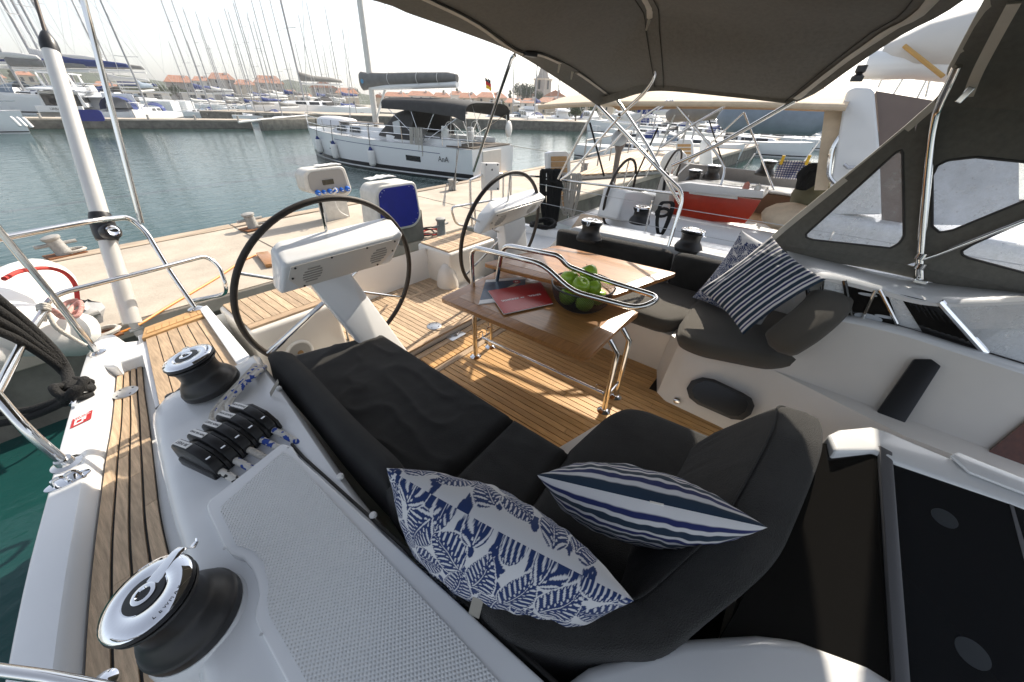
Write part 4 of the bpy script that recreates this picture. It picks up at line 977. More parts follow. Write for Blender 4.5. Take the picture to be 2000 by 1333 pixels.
# fairlead beside the after winch
p = Z(343, 783, .70); s = MB(); s.box(p, (.15, .075, .035), Euler((0, -.3, .25)).to_matrix()); s.lathe([(.018, .01), (.035, .015), (.04, .03), (.03, .035), (.018, .03)], p, (.3, 0, 1), 16); solo(s, 'fairlead', blk, 'black deck fairlead by the foot of the after starboard winch', 'fairlead', bevel=.012)
# ================================================================== ROPE CLUTCHES
ca_, cb2 = Z(387, 892, .86), Z(494, 815, .86)
rdir = (cb2 - ca_); rdir.z = 0; rdir.normalize(); fdir = Z(466, 985, .83) - Z(432, 940, .83); fdir.z = 0; fdir = (fdir - rdir * fdir.dot(rdir)).normalized()
bank = thing('rope_clutch_bank', 'row of five black rope clutches with white labels between the starboard winches', 'rope clutch', ca_)
MR = frame((0, 0, 0), fdir, rdir).to_3x3()
base = Z(400, 900, .80)
pitch = (Z(500, 828, .85) - Z(395, 905, .85)).length / 4
s = MB(); s.box(ca_.lerp(cb2, .5) + V((0, 0, -.055)) + fdir * .0, (.20, pitch * 5.1, .05), MR); s.build('base_plate', blk, bank, 30, bevel=.008)
labs = ['JIB SHEET', 'MAIN HALYARD', 'MAIN SHEET', 'ENDLESS ROPE', 'ENDLESS ROPE']
for i in range(5):
    c = ca_.lerp(cb2, i / 4) + V((0, 0, -.03))
    s = MB(); w2 = pitch * .33
    prof = [(-.115, -.02), (-.118, .045), (-.100, .066), (-.02, .078), (.03, .070), (.085, .044), (.105, .016), (.105, -.02)]
    s.prism([c + fdir * a + V((0, 0, h_)) - rdir * w2 for a, h_ in prof], rdir * (2 * w2)); cl = s.build('clutch', blk, bank, 30, bevel=.005)
    s = MB(); s.prism([c + fdir * a + V((0, 0, h_)) + rdir * (w2 + .004) for a, h_ in [(-.10, -.02), (-.10, .035), (-.03, .066), (.05, .056), (.10, .018), (.11, -.02)]], rdir * (pitch * .26)); s.build('side_cheek', blkr, cl, 30, bevel=.004)
    # label on the handle top
    pm = c + fdir * -.058 + V((0, 0, .0745)); nx = (fdir * .08 + V((0, 0, .010))).normalized()
    M = frame(pm, fdir * -1 * 1.0 + V((0, 0, -.122)), -rdir)
    lw, lh = .082, w2 * 1.35
    s = MB(); s.prism([M @ V((a * lw / 2, b_ * lh / 2, -.002)) for a, b_ in ((-1, -1), (1, -1), (1, 1), (-1, 1))], M.to_3x3() @ V((0, 0, .0035))); s.build('label', paper, cl, 0)
    text('lettering', labs[i], {9: .0155, 10: .0145, 12: .0118}[len(labs[i])], inkb, M @ Matrix.Translation((0, 0, .0018)), cl, ext=.0003)
    s = MB(); s.box(c + fdir * .07 + V((0, 0, .054)), (.006, w2 * .9, .004), MR); s.build('rivet', steel, cl, 0)
    # the sheet running forward from the clutch under the lid
    q0 = c + fdir * .09 + V((0, 0, -.005)); q1 = c + fdir * .30 + V((0, 0, -.04))
    rm = [MATS['black fleck rope'], MATS['blue fleck rope'], whrope, MATS['blue fleck rope'], MATS['blue fleck rope']][i]
    s = MB(); s.tube(cr([q0 - fdir * .05, q0, q0.lerp(q1, .5) + V((0, 0, .004)), q1], 5), .0135, 10)
    solo(s, 'sheet_rope', rm, ['black flecked rope from the outermost clutch', 'blue flecked rope from the second clutch', 'plain white rope from the middle clutch', 'blue flecked rope from the fourth clutch', 'blue flecked rope from the innermost clutch'][i] + ' running under the locker lid', 'rope', 'sheets under the locker lid')
# tails hanging over the back of the clutches to the cushion
for k in range(4):
    o_ = rdir * (k * .018 - .02)
    pts = [ca_.lerp(cb2, .55 + .12 * k) - fdir * .11 + V((0, 0, -.02)), Z(418 + 9 * k, 806 - 5 * k, .83), Z(452 + 6 * k, 765 - 2 * k, .85), Z(480 + 6 * k, 735 - k, .86), Z(497 + 5 * k, 716 + 2 * k, .82), Z(500 + 6 * k, 705 + 4 * k, .62)]
    s = MB(); s.tube(cr(pts, 8), .0135, 10); solo(s, 'sheet_tail', MATS['blue fleck rope'] if k % 2 else whrope, ['outermost white rope tail', 'second, blue flecked rope tail', 'third, white rope tail', 'innermost blue flecked rope tail'][k] + ' led over the coaming behind the after winch', 'rope', 'rope tails by the seat back')
# ================================================================== WHEELS AND PEDESTALS
def wheel(c, r, tilt, label, group='steering wheels'):
    t = thing('steering_wheel', label, 'steering wheel', c, group)
    ax = V((0, math.cos(tilt), math.sin(tilt))); u = V((1, 0, 0)); w_ = ax.cross(u)
    s = MB(); s.tube([c + (u * math.cos(2 * math.pi * k / 72) + w_ * math.sin(2 * math.pi * k / 72)) * r for k in range(72)], .0195, 12, closed=True); s.build('rim', leather, t, 60)
    for k in range(6):
        a = 2 * math.pi * k / 6 + .5
        s = MB(); s.tube([c + ax * -.02, c + (u * math.cos(a) + w_ * math.sin(a)) * (r - .01)], .010, 8); s.build('spoke', steel, t)
    s = MB(); s.lathe([(0, -.06), (.05, -.06), (.06, -.03), (.06, .03), (.03, .05), (0, .05)], c, ax, 20); s.build('hub', steel, t)
    return t
wc1 = V((1.125, 2.52, .82)); wheel(wc1, .655, R(9), 'starboard steering wheel with dark leather rim behind the near console')
wc2 = V((3.05, 2.52, .80)); wheel(wc2, .645, R(9), 'port steering wheel with dark leather rim behind the far console')
def hullpts(points, name, m, parent, bevel=.02, seg=3):
    bm = bmesh.new(); o0 = ORG[parent.name] if parent.name in ORG else V((0, 0, 0))
    for p in points: bm.verts.new(V(p) - o0)
    r_ = bmesh.ops.convex_hull(bm, input=bm.verts)
    bmesh.ops.dissolve_limit(bm, angle_limit=R(4), verts=bm.verts, edges=bm.edges)
    es = [e for e in bm.edges if len(e.link_faces) == 2 and e.calc_face_angle(0) > R(20)]
    bmesh.ops.bevel(bm, geom=es, offset=bevel, segments=seg, profile=.6, affect='EDGES', clamp_overlap=True)
    bmesh.ops.recalc_face_normals(bm, faces=bm.faces)
    me = bpy.data.meshes.new(name); bm.to_mesh(me); bm.free(); me.shade_smooth(); me.set_sharp_from_angle(angle=R(45)); me.materials.append(m)
    return put(bpy.data.objects.new(name, me), parent)
def console(label, bt, ft, lo, arm, yb, yf, yl, vents):
    """instrument pod and the leaning slab that carries it; picture columns met with three athwart planes"""
    B = [Y(x_, y_, yb) for x_, y_ in bt]; F_ = [Y(x_, y_, yf) for x_, y_ in ft]; Lw = [Y(x_, y_, yl) for x_, y_ in lo]
    c = (arm[2] + arm[3]) / 2; c = V((c.x, c.y, .06))
    t = thing('helm_console', label, 'helm console', c, 'helm consoles')
    pod = hullpts(B + F_ + Lw + [p + V((0, .1, .02)) for p in Lw], 'instrument_pod', gel, t, .03, 3)
    # recessed front panel with two louvred vents
    a, b_, d_, e_ = F_[0], F_[1], Lw[-1], Lw[0]
    n_ = (b_ - a).cross(e_ - a).normalized()
    if n_.y > 0: n_ = -n_
    def fp(u, v_, o=0): return a.lerp(b_, u).lerp(e_.lerp(d_, u), v_) + n_ * o
    s = MB(); s.prism([fp(u, v_, .0005) for u, v_ in ((.05, .10), (.95, .10), (.965, .5), (.86, .93), (.14, .93), (.04, .5))], n_ * .006); pn = s.build('front_panel', gelc, pod, 30, bevel=.003)
    for u0 in vents:
        for k in range(6):
            s = MB(); hw_ = .075 * math.sqrt(max(.1, 1 - ((k - 2.5) / 3.2) ** 2)); v_ = .30 + k * .085
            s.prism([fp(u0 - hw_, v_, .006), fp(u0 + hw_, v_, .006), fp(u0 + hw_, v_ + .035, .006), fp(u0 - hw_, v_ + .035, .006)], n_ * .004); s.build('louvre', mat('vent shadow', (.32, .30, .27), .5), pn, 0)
    for u, v_ in ((.08, .17), (.35, .14), (.65, .14), (.92, .17), (.07, .5), (.94, .5), (.17, .88), (.83, .88)):
        s = MB(); s.lathe([(0, 0), (.007, 0), (.007, .003), (0, .003)], fp(u, v_, .0065), n_, 10); s.build('screw', blk, pn)
    # the slab
    th = V((0, .13, .03)); hullpts(list(arm) + [p + th for p in arm], 'pedestal', gel, t, .018, 3)
    return t
arm1 = [Y(598, 546, 2.33), Y(678, 524, 2.33), Y(812, 708, 2.18), Y(694, 662, 2.18)]
k_ = (arm1[2].z - .06) / (arm1[1].z - arm1[2].z)
arm1[2] = arm1[2] + (arm1[2] - arm1[1]) * max(0, k_); arm1[3] = arm1[3] + (arm1[3] - arm1[0]) * max(0, (arm1[3].z - .06) / (arm1[0].z - arm1[3].z))
console('starboard white helm console with louvred instrument pod, nearest the camera', [(526, 486), (541, 470), (748, 424), (764, 427)], [(553, 519), (789, 457)], [(549, 577), (764, 514)], arm1, 2.46, 2.24, 2.31, (.22, .80))
arm2 = [Y(944, 470, 2.42), Y(1022, 422, 2.42), Y(1012, 520, 2.22), Y(985, 545, 2.22)]
arm2 = [Y(985, 440, 2.42), Y(1026, 424, 2.42), V((3.22, 2.2, .06)), V((2.85, 2.2, .06))]
console('port white helm console with louvred instrument pod, beyond the table', [(932, 420), (955, 393), (1038, 369), (1047, 369)], [(966, 416), (1067, 386)], [(937, 460), (1046, 414)], arm2, 2.54, 2.34, 2.42, (.22, .80))
# brace rod from the starboard console down to the coaming
s = MB(); s.tube([Y(632, 590, 2.55), Y(520, 690, 2.5)], .012, 8); solo(s, 'brace_rod', steel, 'thin polished rod slanting behind the starboard steering wheel', 'rod')
# ================================================================== BIMINI
bim = thing('bimini_top', 'taupe canvas bimini awning stretched over the cockpit on steel bows', 'bimini', (3.9, 1.3, .8))
px0 = 4.0
hem_p = [X(1168, 207, px0), X(1207, 192, px0 - .02), X(1250, 176, px0), X(1300, 170, px0), X(1420, 182, px0), X(1548, 197, px0)]
def bow(port, z_mid, xs, yb):
    """half bow curve from the port hem to beyond the centreline"""
    return cr([port] + [V(p) for p in xs], 8)
aft = cr([X(1168, 207, 4.65), Y(1100, 161, 2.41), Y(1010, 105, 2.43), Y(900, 61, 2.44), Y(800, 26, 2.45), Y(730, 0, 2.46), V((.95, 2.46, 2.47)), V((.35, 2.43, 2.38)), V((-.1, 2.4, 2.18))], 6)
aftbow = cr([X(1207, 192, 4.55), Y(1186, 182, 2.28), Y(1130, 142, 2.22), Y(1060, 106, 2.2), Y(1010, 100, 2.2), Y(930, 45, 2.2), Y(842, 0, 2.2), V((1.0, 2.2, 2.60)), V((.35, 2.2, 2.50)), V((-.1, 2.18, 2.28))], 6)
midb = cr([X(1285, 168, px0), X(1284, 145, 3.82), X(1278, 100, 3.55), X(1270, 40, 3.35), X(1262, 0, 3.15), V((2.1, 1.3, 2.74)), V((1.0, 1.3, 2.68)), V((.35, 1.3, 2.56)), V((-.1, 1.3, 2.34))], 6)
fwb = cr([X(1548, 197, px0), X(1575, 176, 3.85), X(1650, 118, 3.62), X(1735, 58, 3.35), X(1820, 0, 3.05), V((2.1, -.12, 2.70)), V((1.0, -.1, 2.64)), V((.35, -.1, 2.52)), V((-.1, -.1, 2.3))], 6)
fwh = cr([X(1556, 199, px0 + .02), X(1600, 178, 3.84), X(1668, 130, 3.62), X(1765, 66, 3.36), X(1882, 0, 3.05), V((2.1, -.42, 2.68)), V((1.0, -.42, 2.62)), V((.35, -.42, 2.5)), V((-.1, -.42, 2.28))], 6)
NS = 48
rows_ = [samp(c, NS) for c in (aft, aftbow, midb, fwb, fwh)]
# canvas panels between the bows
def panel(r0, r1, n, sag, name, s0=0):
    mb = MB(); g_ = []
    for i in range(n + 1):
        f = i / n; g_.append([a.lerp(b_, f) + V((0, 0, -sag * math.sin(math.pi * f) * min(1, j / 6) + .004 * math.sin(j * 1.7 + i * .9) * math.sin(math.pi * f))) for j, (a, b_) in enumerate(zip(r0, r1))])
    mb.grid(g_); return mb.build(name, canvas, bim, 60, solid=.004)
panel(rows_[0], rows_[1], 3, .0, 'aft_valance'); panel(rows_[1], rows_[2], 10, .035, 'aft_panel'); panel(rows_[2], rows_[3], 14, .045, 'forward_panel'); panel(rows_[3], rows_[4], 3, .0, 'forward_valance')
# hem band along the port side
mb = MB(); hp_ = cr([X(1168, 207, 4.63), X(1207, 196, 4.46), X(1250, 183, px0 + .12), X(1300, 178, px0 - .012), X(1430, 190, px0 - .012), X(1550, 204, px0 - .012)], 8)
hq = [p + V((-.02, 0, .075)) for p in hp_]; mb.grid([hp_, hq]); mb.build('hem_band', canvas, bim, 40, solid=.006)
def zip_(c, lo, hi, w_=.022, off=-.012):
    pts = [p + V((0, 0, off)) for p in samp(c, 60)][lo:hi]; mb = MB(); rings = []
    for i, p in enumerate(pts):
        t = (pts[min(i + 1, len(pts) - 1)] - pts[max(i - 1, 0)]).normalized(); sd3 = t.cross(V((0, 0, 1))).normalized() * w_; up3 = sd3.cross(t).normalized() * .006
        ww = sd3 * (1 + .08 * math.sin(i * 2.1)); rings.append([p - ww, p - up3 * 1.6, p + ww, p + up3])
    mb.loft(rings); return mb.build('zip_sleeve', piping, bim, 50)
def seam_(r0, r1, f):
    mb = MB(); mb.tube([a.lerp(b_, f) + V((0, 0, -.012 - .04 * math.sin(math.pi * f))) for a, b_ in zip(r0, r1)], .0035, 5); mb.build('stitched_seam', mat('dark thread', (.03, .028, .025), .9), bim, 0)
for f in (.05, .95): seam_(rows_[2], rows_[3], f); seam_(rows_[1], rows_[2], f)
zip_(aftbow, 0, 14); zip_(aftbow, 17, 58); zip_(midb, 11, 58, .02); zip_(fwb, 1, 58, .026)
for c, i in ((aftbow, 14), (aftbow, 17), (midb, 11)):
    p = samp(c, 60)[i] + V((0, 0, -.02)); s = MB(); s.tube([p, p + V((0, .01, -.06))], [.012, .006], 6); s.build('zip_pull', piping, bim)
jt = D(1036, 104, 3.9)
# steel frame
piv = X(1322, 345, 4.02)
basep = [X(1300, 318, 4.0), X(1326, 350, 4.02), X(1330, 372, 4.02), Z(1306, 478, .80)]
def frametube(pts, r, nm='frame_tube'):
    s = MB(); s.tube(rcorner(pts, .12, 5), r, 12); return s.build(nm, steel, bim, 50)
frametube([X(1168, 207, 4.62), X(1228, 268, 4.35), X(1296, 340, 4.03), X(1330, 372, 4.04), X(1332, 395, 4.04), Z(1305, 482, .80)], .019)
frametube([X(1204, 193, 4.5), X(1262, 280, 4.15), X(1300, 350, 4.05), X(1328, 398, 4.06)], .015)
frametube([X(1312, 324, 4.0), X(1400, 285, 4.0), X(1552, 198, 3.98)], .017)
frametube([X(1284, 100, 3.62), X(1280, 150, 3.86), X(1262, 178, 3.92), X(1212, 226, 3.98)], .016)
frametube([X(1210, 228, 3.98), X(1118, 335, 4.0), X(1095, 352, 4.0)], .013)
s = MB(); s.ball(X(1210, 228, 3.98), .03, 6); s.build('frame_joint', steel, bim)
s = MB(); s.tube([Y(1006, 108, 2.24), Y(1000, 112, 2.27), Y(968, 205, 2.7), Y(925, 335, 3.5)], .015, 8); s.build('aft_strut', steel, bim)
s = MB(); s.box(Y(1035, 104, 2.18), (.16, .05, .05)); s.build('frame_clamp', blk, bim, 30, bevel=.015)
# ================================================================== SPRAYHOOD
hood = thing('sprayhood', 'taupe canvas sprayhood with clear vinyl windows and steel frame at the companionway', 'sprayhood', (3.6, -.8, 1.0))
HX = 3.6
def HX_(x_, y_, o=0): return X(x_, y_, HX + o)
edge = [HX_(1502, 478), HX_(1530, 448), HX_(1822, 207)]
roofe = [HX_(1822, 207), X(1862, 130, 3.5), X(1905, 50, 3.3), X(1938, -10, 3.05), V((2.2, -.05, 2.54)), V((1.0, -.05, 2.48)), V((.2, -.05, 2.3))]  # unseen inboard points pulled aft to shut out sun between hood and bimini
win = {1: [(1577, 457), (1752, 298), (1760, 298), (1763, 462), (1752, 476), (1738, 483), (1588, 467), (1576, 462)], 2: [(1822, 345), (1832, 325), (1852, 315), (1905, 309), (2030, 322), (2030, 378), (1860, 448), (1836, 452), (1822, 440)], 3: [(1880, 490), (1900, 478), (2030, 420), (2030, 540), (1892, 503), (1880, 497)]}
outer_ = {1: [(1500, 480), (1530, 447), (1780, 240), (1782, 516), (1515, 474)], 2: None, 3: None}
def ringpanel(outer, inner, name):
    """canvas panel with a window cut out: both outlines resampled and bridged"""
    def rs(px, n=64):
        P = [HX_(*p) for p in px]; P.append(P[0]); return [along(P, i / n) for i in range(n)]
    ci = sum((HX_(*p) for p in inner), V((0, 0, 0))) / len(inner)
    I = rs(inner, 72); O_ = []
    OP = [HX_(*p) for p in outer]
    for p in I:                                            # cast from the window centre to the outer outline
        d = p - ci; best_ = None
        for i in range(len(OP)):
            a, b_ = OP[i], OP[(i + 1) % len(OP)]
            e = b_ - a; den = d.y * e.z - d.z * e.y
            if abs(den) < 1e-9: continue
            t = ((a.y - ci.y) * e.z - (a.z - ci.z) * e.y) / den; u = ((a.y - ci.y) * d.z - (a.z - ci.z) * d.y) / den
            if t > 0 and -1e-4 <= u <= 1.0001 and (best_ is None or t < best_): best_ = t
        O_.append(ci + d * (best_ if best_ else 1.05))
    mb = MB(); mb.loft([I, O_], True, False); pn = mb.build(name, canvasb, hood, 0, solid=.006)
    mb = MB(); n = len(I); C0 = [ci.lerp(p, 1.02) + V((.004, 0, 0)) for p in I]; mb.add(C0, [tuple(range(n))]); mb.build('vinyl_window', MATS['clear vinyl'], pn, 0)
    mb = MB(); mb.tube([ci.lerp(p, 1.03) + V((-.006, 0, 0)) for p in I], .0075, 6, closed=True); mb.build('window_binding', darkc, pn, 50)
    return pn
ringpanel([(1500, 480), (1530, 446), (1787, 236), (1789, 520), (1660, 497)], win[1], 'side_panel')
ringpanel([(1787, 236), (1824, 207), (1850, 205), (2150, 215), (2150, 372), (1800, 505), (1788, 500)], win[2], 'side_panel')
ringpanel([(1800, 508), (2150, 375), (2150, 620), (2000, 572), (1790, 522)], win[3], 'side_panel')
mb = MB(); sk = cr([HX_(1500, 478, -.004), HX_(1660, 497, -.004), HX_(1790, 521, -.004), HX_(2010, 571, -.004), HX_(2140, 604, -.004)], 6); mb.grid([sk, [p + V((.03, 0, -.085)) for p in sk]]); mb.build('skirt', canvasb, hood, 40, solid=.005)
# roof that curves inboard from the side panels
re_ = samp(cr(roofe, 6), 24); mb = MB()
mb.grid([[V((p.x, p.y - k * .28, p.z - .02 * k * k * .35)) for p in re_] for k in range(7)]); mb.build('roof', canvasb, hood, 60, solid=.006)
mb = MB(); rings = []
for pts in (cr(edge + roofe[1:4], 6),):
    for i, p in enumerate(pts):
        t = (pts[min(i + 1, len(pts) - 1)] - pts[max(i - 1, 0)]).normalized(); w_ = V((1, 0, 0)).cross(t).normalized() * .02
        rings.append([p - w_ + V((-.012, 0, 0)), p + w_ + V((-.012, 0, 0)), p + w_ + V((.006, 0, 0)), p - w_ + V((.006, 0, 0))])
mb.loft(rings); mb.build('edge_binding', piping, hood, 40)
zc = samp(cr([X(1905, 178, 3.5), X(1925, 130, 3.42), X(1962, 60, 3.28), X(2000, -8, 3.1)], 5), 20); mb = MB(); rings = []
for i, p in enumerate(zc):
    t = (zc[min(i + 1, 20)] - zc[max(i - 1, 0)]).normalized(); w_ = t.cross(V((-1, .2, -.6))).normalized() * .022; q = p + V((-.03, .02, -.03))
    rings.append([q - w_, q + w_, q + w_ + V((.008, 0, .008)), q - w_ + V((.008, 0, .008))])
mb.loft(rings); mb.build('zip_sleeve', piping, hood, 40)
s = MB(); s.box(X(1884, 186, 3.42), (.012, .03, .075), Euler((.3, 0, 0)).to_matrix()); s.build('zip_pull', steel, hood, 0, bevel=.004)
s = MB(); s.tube(cr([HX_(1797, 548, -.04), HX_(1797, 505, -.04), HX_(1806, 400, -.04), HX_(1816, 300, -.04), HX_(1826, 235, -.05), HX_(1836, 205, -.08), X(1870, 130, 3.4)], 6), .021, 12); s.build('frame_tube', steel, hood, 50)
s = MB(); s.tube([HX_(1802, 507, -.05), HX_(1830, 498, -.05), HX_(2060, 408, -.05)], .0135, 10); s.build('strut', steel, hood)
for y_ in (500, 520): s = MB(); s.lathe([(.0, -.02), (.03, -.02), (.03, .02), (0, .02)], HX_(1798, y_, -.04), (0, 0, 1), 14); s.build('clamp', steel, hood)
s = MB(); s.box(HX_(1796, 548, -.04), (.09, .07, .03)); s.build('deck_hinge', steel, hood, 0, bevel=.008)
# ================================================================== STERN RAILS, BACKSTAY, LINES
bs = thing('backstay_tensioner', 'thick pale backstay tensioner tube with black collar rising from the starboard quarter', 'backstay', Z(260, 650, .5))
bA, bT = Z(259, 632, .54), D(97, 92, 2.45)
s = MB(); s.tube([bA, bT], [.055, .043], 24); s.build('tube', alu, bs, 60)
dr_ = (bT - bA).normalized(); bC = bA.lerp(bT, (632 - 436) / (632 - 92))
bC = min((bA.lerp(bT, k / 100) for k in range(101)), key=lambda p: abs((666.5 - CF * (p - EYE).dot(UP) / (p - EYE).dot(FW)) - 446))
s = MB(); s.lathe([(.052, -.10), (.060, -.09), (.066, -.05), (.067, .02), (.063, .07), (.056, .10), (.050, .10)], bC, dr_, 24); cl_ = s.build('collar', blk, bs, 60)
tow = (EYE - bC); tow = (tow - dr_ * tow.dot(dr_)).normalized(); tow = (tow + dr_.cross(tow) * .35).normalized()
s = MB(); s.lathe([(0, .05), (.055, .05), (.055, .10), (.045, .115), (0, .115)], bC - dr_ * .05, tow, 20); s.build('adjuster_hub', blk, cl_, 40)
s = MB(); s.lathe([(.022, .113), (.035, .113), (.037, .120), (.030, .122), (.022, .118)], bC - dr_ * .05, tow, 18); s.build('socket_ring', chrome, cl_)
s = MB(); s.lathe([(.045, -.03), (.047, .0), (.042, .04), (.026, .08), (.013, .10), (0, .10)], bT, dr_, 24); s.build('end_cap', blk, bs, 60)
s = MB(); s.tube([bT + dr_ * .08, bT + dr_ * 6], .011, 10); s.build('rod', mat('dark rod', (.12, .10, .085), .35, .6), bs)
s = MB(); s.box(bA + V((0, 0, -.04)), (.05, .02, .14)); s.tube([bA + V((-.04, 0, -.05)), bA + V((.04, 0, -.05))], .016, 10); s.build('toggle', steels, bs, 30)
# starboard pushpit
pp = thing('pushpit_rail', 'polished steel pushpit rails on the starboard quarter with a tall stay tube', 'rail', Z(190, 690, .5))
def rt_(pts, r, nm, par=pp):
    s = MB(); s.tube(pts, r, 12); return s.build(nm, steel, par, 50)
f1, f2 = Z(190, 690, .5), Z(382, 604, .54)
up1 = D(-8, 478, 2.05); up2 = D(262, 432, 2.7)
rt_([f1, D(100, 575, 2.22), D(-10, 440, 2.0)], .019, 'stanchion')
rt_(rcorner([D(-20, 470, 2.02), D(180, 432, 2.42), D(252, 424, 2.68), D(285, 452, 2.74), D(330, 528, 2.82), f2], .08, 4), .018, 'top_rail')
rt_(rcorner([D(84, 628, 2.22), D(92, 588, 2.24), D(120, 572, 2.3), D(300, 527, 2.7), D(402, 500, 3.05), D(428, 520, 3.1), D(442, 560, 3.12), Z(440, 575, .5), Z(375, 588, .5)], .06, 4), .016, 'middle_rail')
rt_([D(276, 436, 2.72), D(160, -10, 2.2)], .017, 'stay_tube')
for p in (f1, f2): s = MB(); s.lathe([(0, 0), (.05, 0), (.05, .006), (.028, .018), (0, .018)], p, seg=18); s.build('foot_flange', steel, pp)
# gate stanchion nearer the camera
gs = thing('gate_stanchion', 'bent polished gate stanchion on the starboard bulwark by the black mooring lines', 'stanchion', Z(132, 908, .5))
rt_(rcorner([Z(132, 908, .5), D(60, 850, 1.60), D(-12, 768, 1.55)], .1, 5), .021, 'tube', gs)
rt_([D(-14, 782, 1.55), D(45, 668, 1.95), D(90, 602, 2.2)], .020, 'brace', gs)
s = MB(); s.lathe([(0, 0), (.055, 0), (.055, .008), (.034, .016), (.03, .04), (0, .04)], Z(132, 908, .5), seg=20); s.build('base', steel, gs)
# padeye
pe_ = thing('padeye', 'oval chrome padeye plate on the starboard bulwark', 'padeye', Z(135, 938, .502))
uu = (Z(160, 930, .5) - Z(108, 955, .5)).normalized(); vv = V((-uu.y, uu.x, 0))
s = MB(); s.prism([Z(134, 940, .502) + uu * (.075 * math.cos(k * math.pi / 12)) + vv * (.036 * math.sin(k * math.pi / 12)) for k in range(24)], (0, 0, .008)); s.build('plate', chrome, pe_, 40, bevel=.003)
c_ = Z(134, 940, .51)
for d_ in (-.02, .02):
    s = MB(); s.tube(cr([c_ + uu * (d_ - .022), c_ + uu * (d_ - .015) + V((0, 0, .035)), c_ + uu * (d_ + .015) + V((0, 0, .035)), c_ + uu * (d_ + .022)], 5), .008, 8); s.build('loop', chrome, pe_)
rt_([D(-30, 1306, .72), D(90, 1322, .72), D(240, 1350, .72)], .011, 'lower_wire', gs)
s = MB(); s.lathe([(0, 0), (.04, 0), (.038, .012), (.02, .022), (0, .024)], Z(205, 1338, .42), seg=20); solo(s, 'deck_fitting', chrome, 'small chrome dome on the side deck planks at the bottom left edge', 'deck fitting')
# warning sticker
sq = [Z(138, 836, .506), Z(141, 822, .506), Z(179, 802, .506), Z(181, 812, .506), Z(174, 822, .506)]
sk_ = thing('warning_sticker', 'red and white warning sticker on the white starboard bulwark', 'sticker', sq[0])
S4 = [Z(137, 838, .506), Z(142, 820, .506), Z(181, 801, .506), Z(178, 818, .506)]
s = MB(); s.prism([p + V((0, 0, .0)) for p in S4], (0, 0, .0012)); s.build('sticker_face', redpap, sk_, 0)
def SQ(u, v_): return S4[0].lerp(S4[3], u).lerp(S4[1].lerp(S4[2], u), v_) + V((0, 0, .0016))
for rc4 in ((.16, .12, .26, .66), (.26, .55, .62, .67), (.26, .12, .52, .24), (.52, .12, .6, .52), (.64, .3, .72, .67)):
    a, b_, c5, d5 = rc4; s = MB(); s.prism([SQ(a, b_), SQ(c5, b_), SQ(c5, d5), SQ(a, d5)], (0, 0, .0006)); s.build('pictogram', ink, sk_, 0)
text('lettering', 'DIESEL', .022, ink, frame(SQ(.5, .85), S4[2] - S4[1], S4[1] - S4[0]), sk_)
# black mooring lines and their cleat
ml = thing('mooring_lines', 'bundle of thick black mooring lines made fast on the starboard cleat', 'rope', Z(150, 760, .5))
def rope(pts, r, m, par, nm='strand', n=8): s = MB(); s.tube(cr(pts, n), r, 10); return s.build(nm, m, par, 60)
cl0 = Z(150, 768, .53)
for k in range(4):
    rope([D(-20, 575 + 22 * k, 1.75), D(40, 625 + 14 * k, 1.9), D(100, 682 + 8 * k, 2.05), D(128, 722 + 3 * k, 2.12), cl0 + V((-.01 + .012 * k, 0, .03))], .026 - .002 * k, blkrope, ml)
for k in range(2): rope([D(-20, 808 + 24 * k, 2.1), D(60, 800 + 14 * k, 2.16), D(125, 778 + 8 * k, 2.18), cl0 + V((0, 0, .0))], .022, blkrope, ml)
for k in range(3): rope([cl0 + V((.06 * math.cos(a + k), .05 * math.sin(a + k), .02 * k + .03 * math.sin(2 * a))) for a in [i * .8 for i in range(8)]], .022, blkrope, ml, 'turn')
rope([Z(128, 790, .5), D(120, 760, 2.14), D(140, 742, 2.1), D(175, 745, 2.15), Z(176, 752, .5)], .017, blkrope, ml, 'loop')
s = MB(); s.tube([cl0 + V((-.03, -.11, -.005)), cl0 + V((-.0, .0, .012)), cl0 + V((.03, .11, -.005))], .016, 10); s.tube([cl0 + V((0, 0, -.04)), cl0 + V((0, 0, .01))], .02, 10)
solo(s, 'deck_cleat', chrome, 'chrome mooring cleat on the starboard bulwark under the black rope turns', 'cleat', origin=cl0)
# fender and red rope by the bollard
fd = thing('fender', 'big white fender hanging by the starboard stern with a red lanyard', 'fender', D(60, 560, 2.6))
c0 = D(72, 560, 2.75); c1 = D(-20, 640, 2.35)
s = MB(); dv = (c1 - c0).normalized(); Lf = (c1 - c0).length + .4
s.lathe([(0, -.2), (.1, -.19), (.17, -.13), (.2, 0), (.2, Lf * .6), (.17, Lf), (0, Lf + .1)], c0, dv, 24); s.build('body', fend, fd, 60)
c2_ = D(0, 600, 2.3)
fe2 = thing('fender', 'white fender lying against the stern rail at the left edge, partly behind black ropes', 'fender', D(10, 640, 2.2), None)
s = MB(); s.lathe([(0, -.3), (.12, -.28), (.17, -.2), (.18, .1), (.16, .4), (0, .5)], D(8, 640, 2.3), (.5, .35, -.5), 22); s.build('body', fend, fe2, 60)
s = MB(); s.tube(cr([D(8, 545, 2.05), D(40, 530, 2.2), D(90, 524, 2.4), D(125, 533, 2.5), D(146, 556, 2.55), D(152, 588, 2.55)], 8), .013, 8); s.build('lanyard', redrope, fd, 60)
kp = thing('knotted_line', 'faded red and white knotted line round the stern rail', 'rope', D(140, 600, 2.5))
rope([D(152, 586, 2.55), D(130, 592, 2.5), D(124, 604, 2.48), D(140, 612, 2.48), D(158, 604, 2.5), D(156, 590, 2.52), D(142, 600, 2.5), D(128, 616, 2.4), D(100, 606, 2.3), D(78, 604, 2.2)], .014, pinkrope, kp)
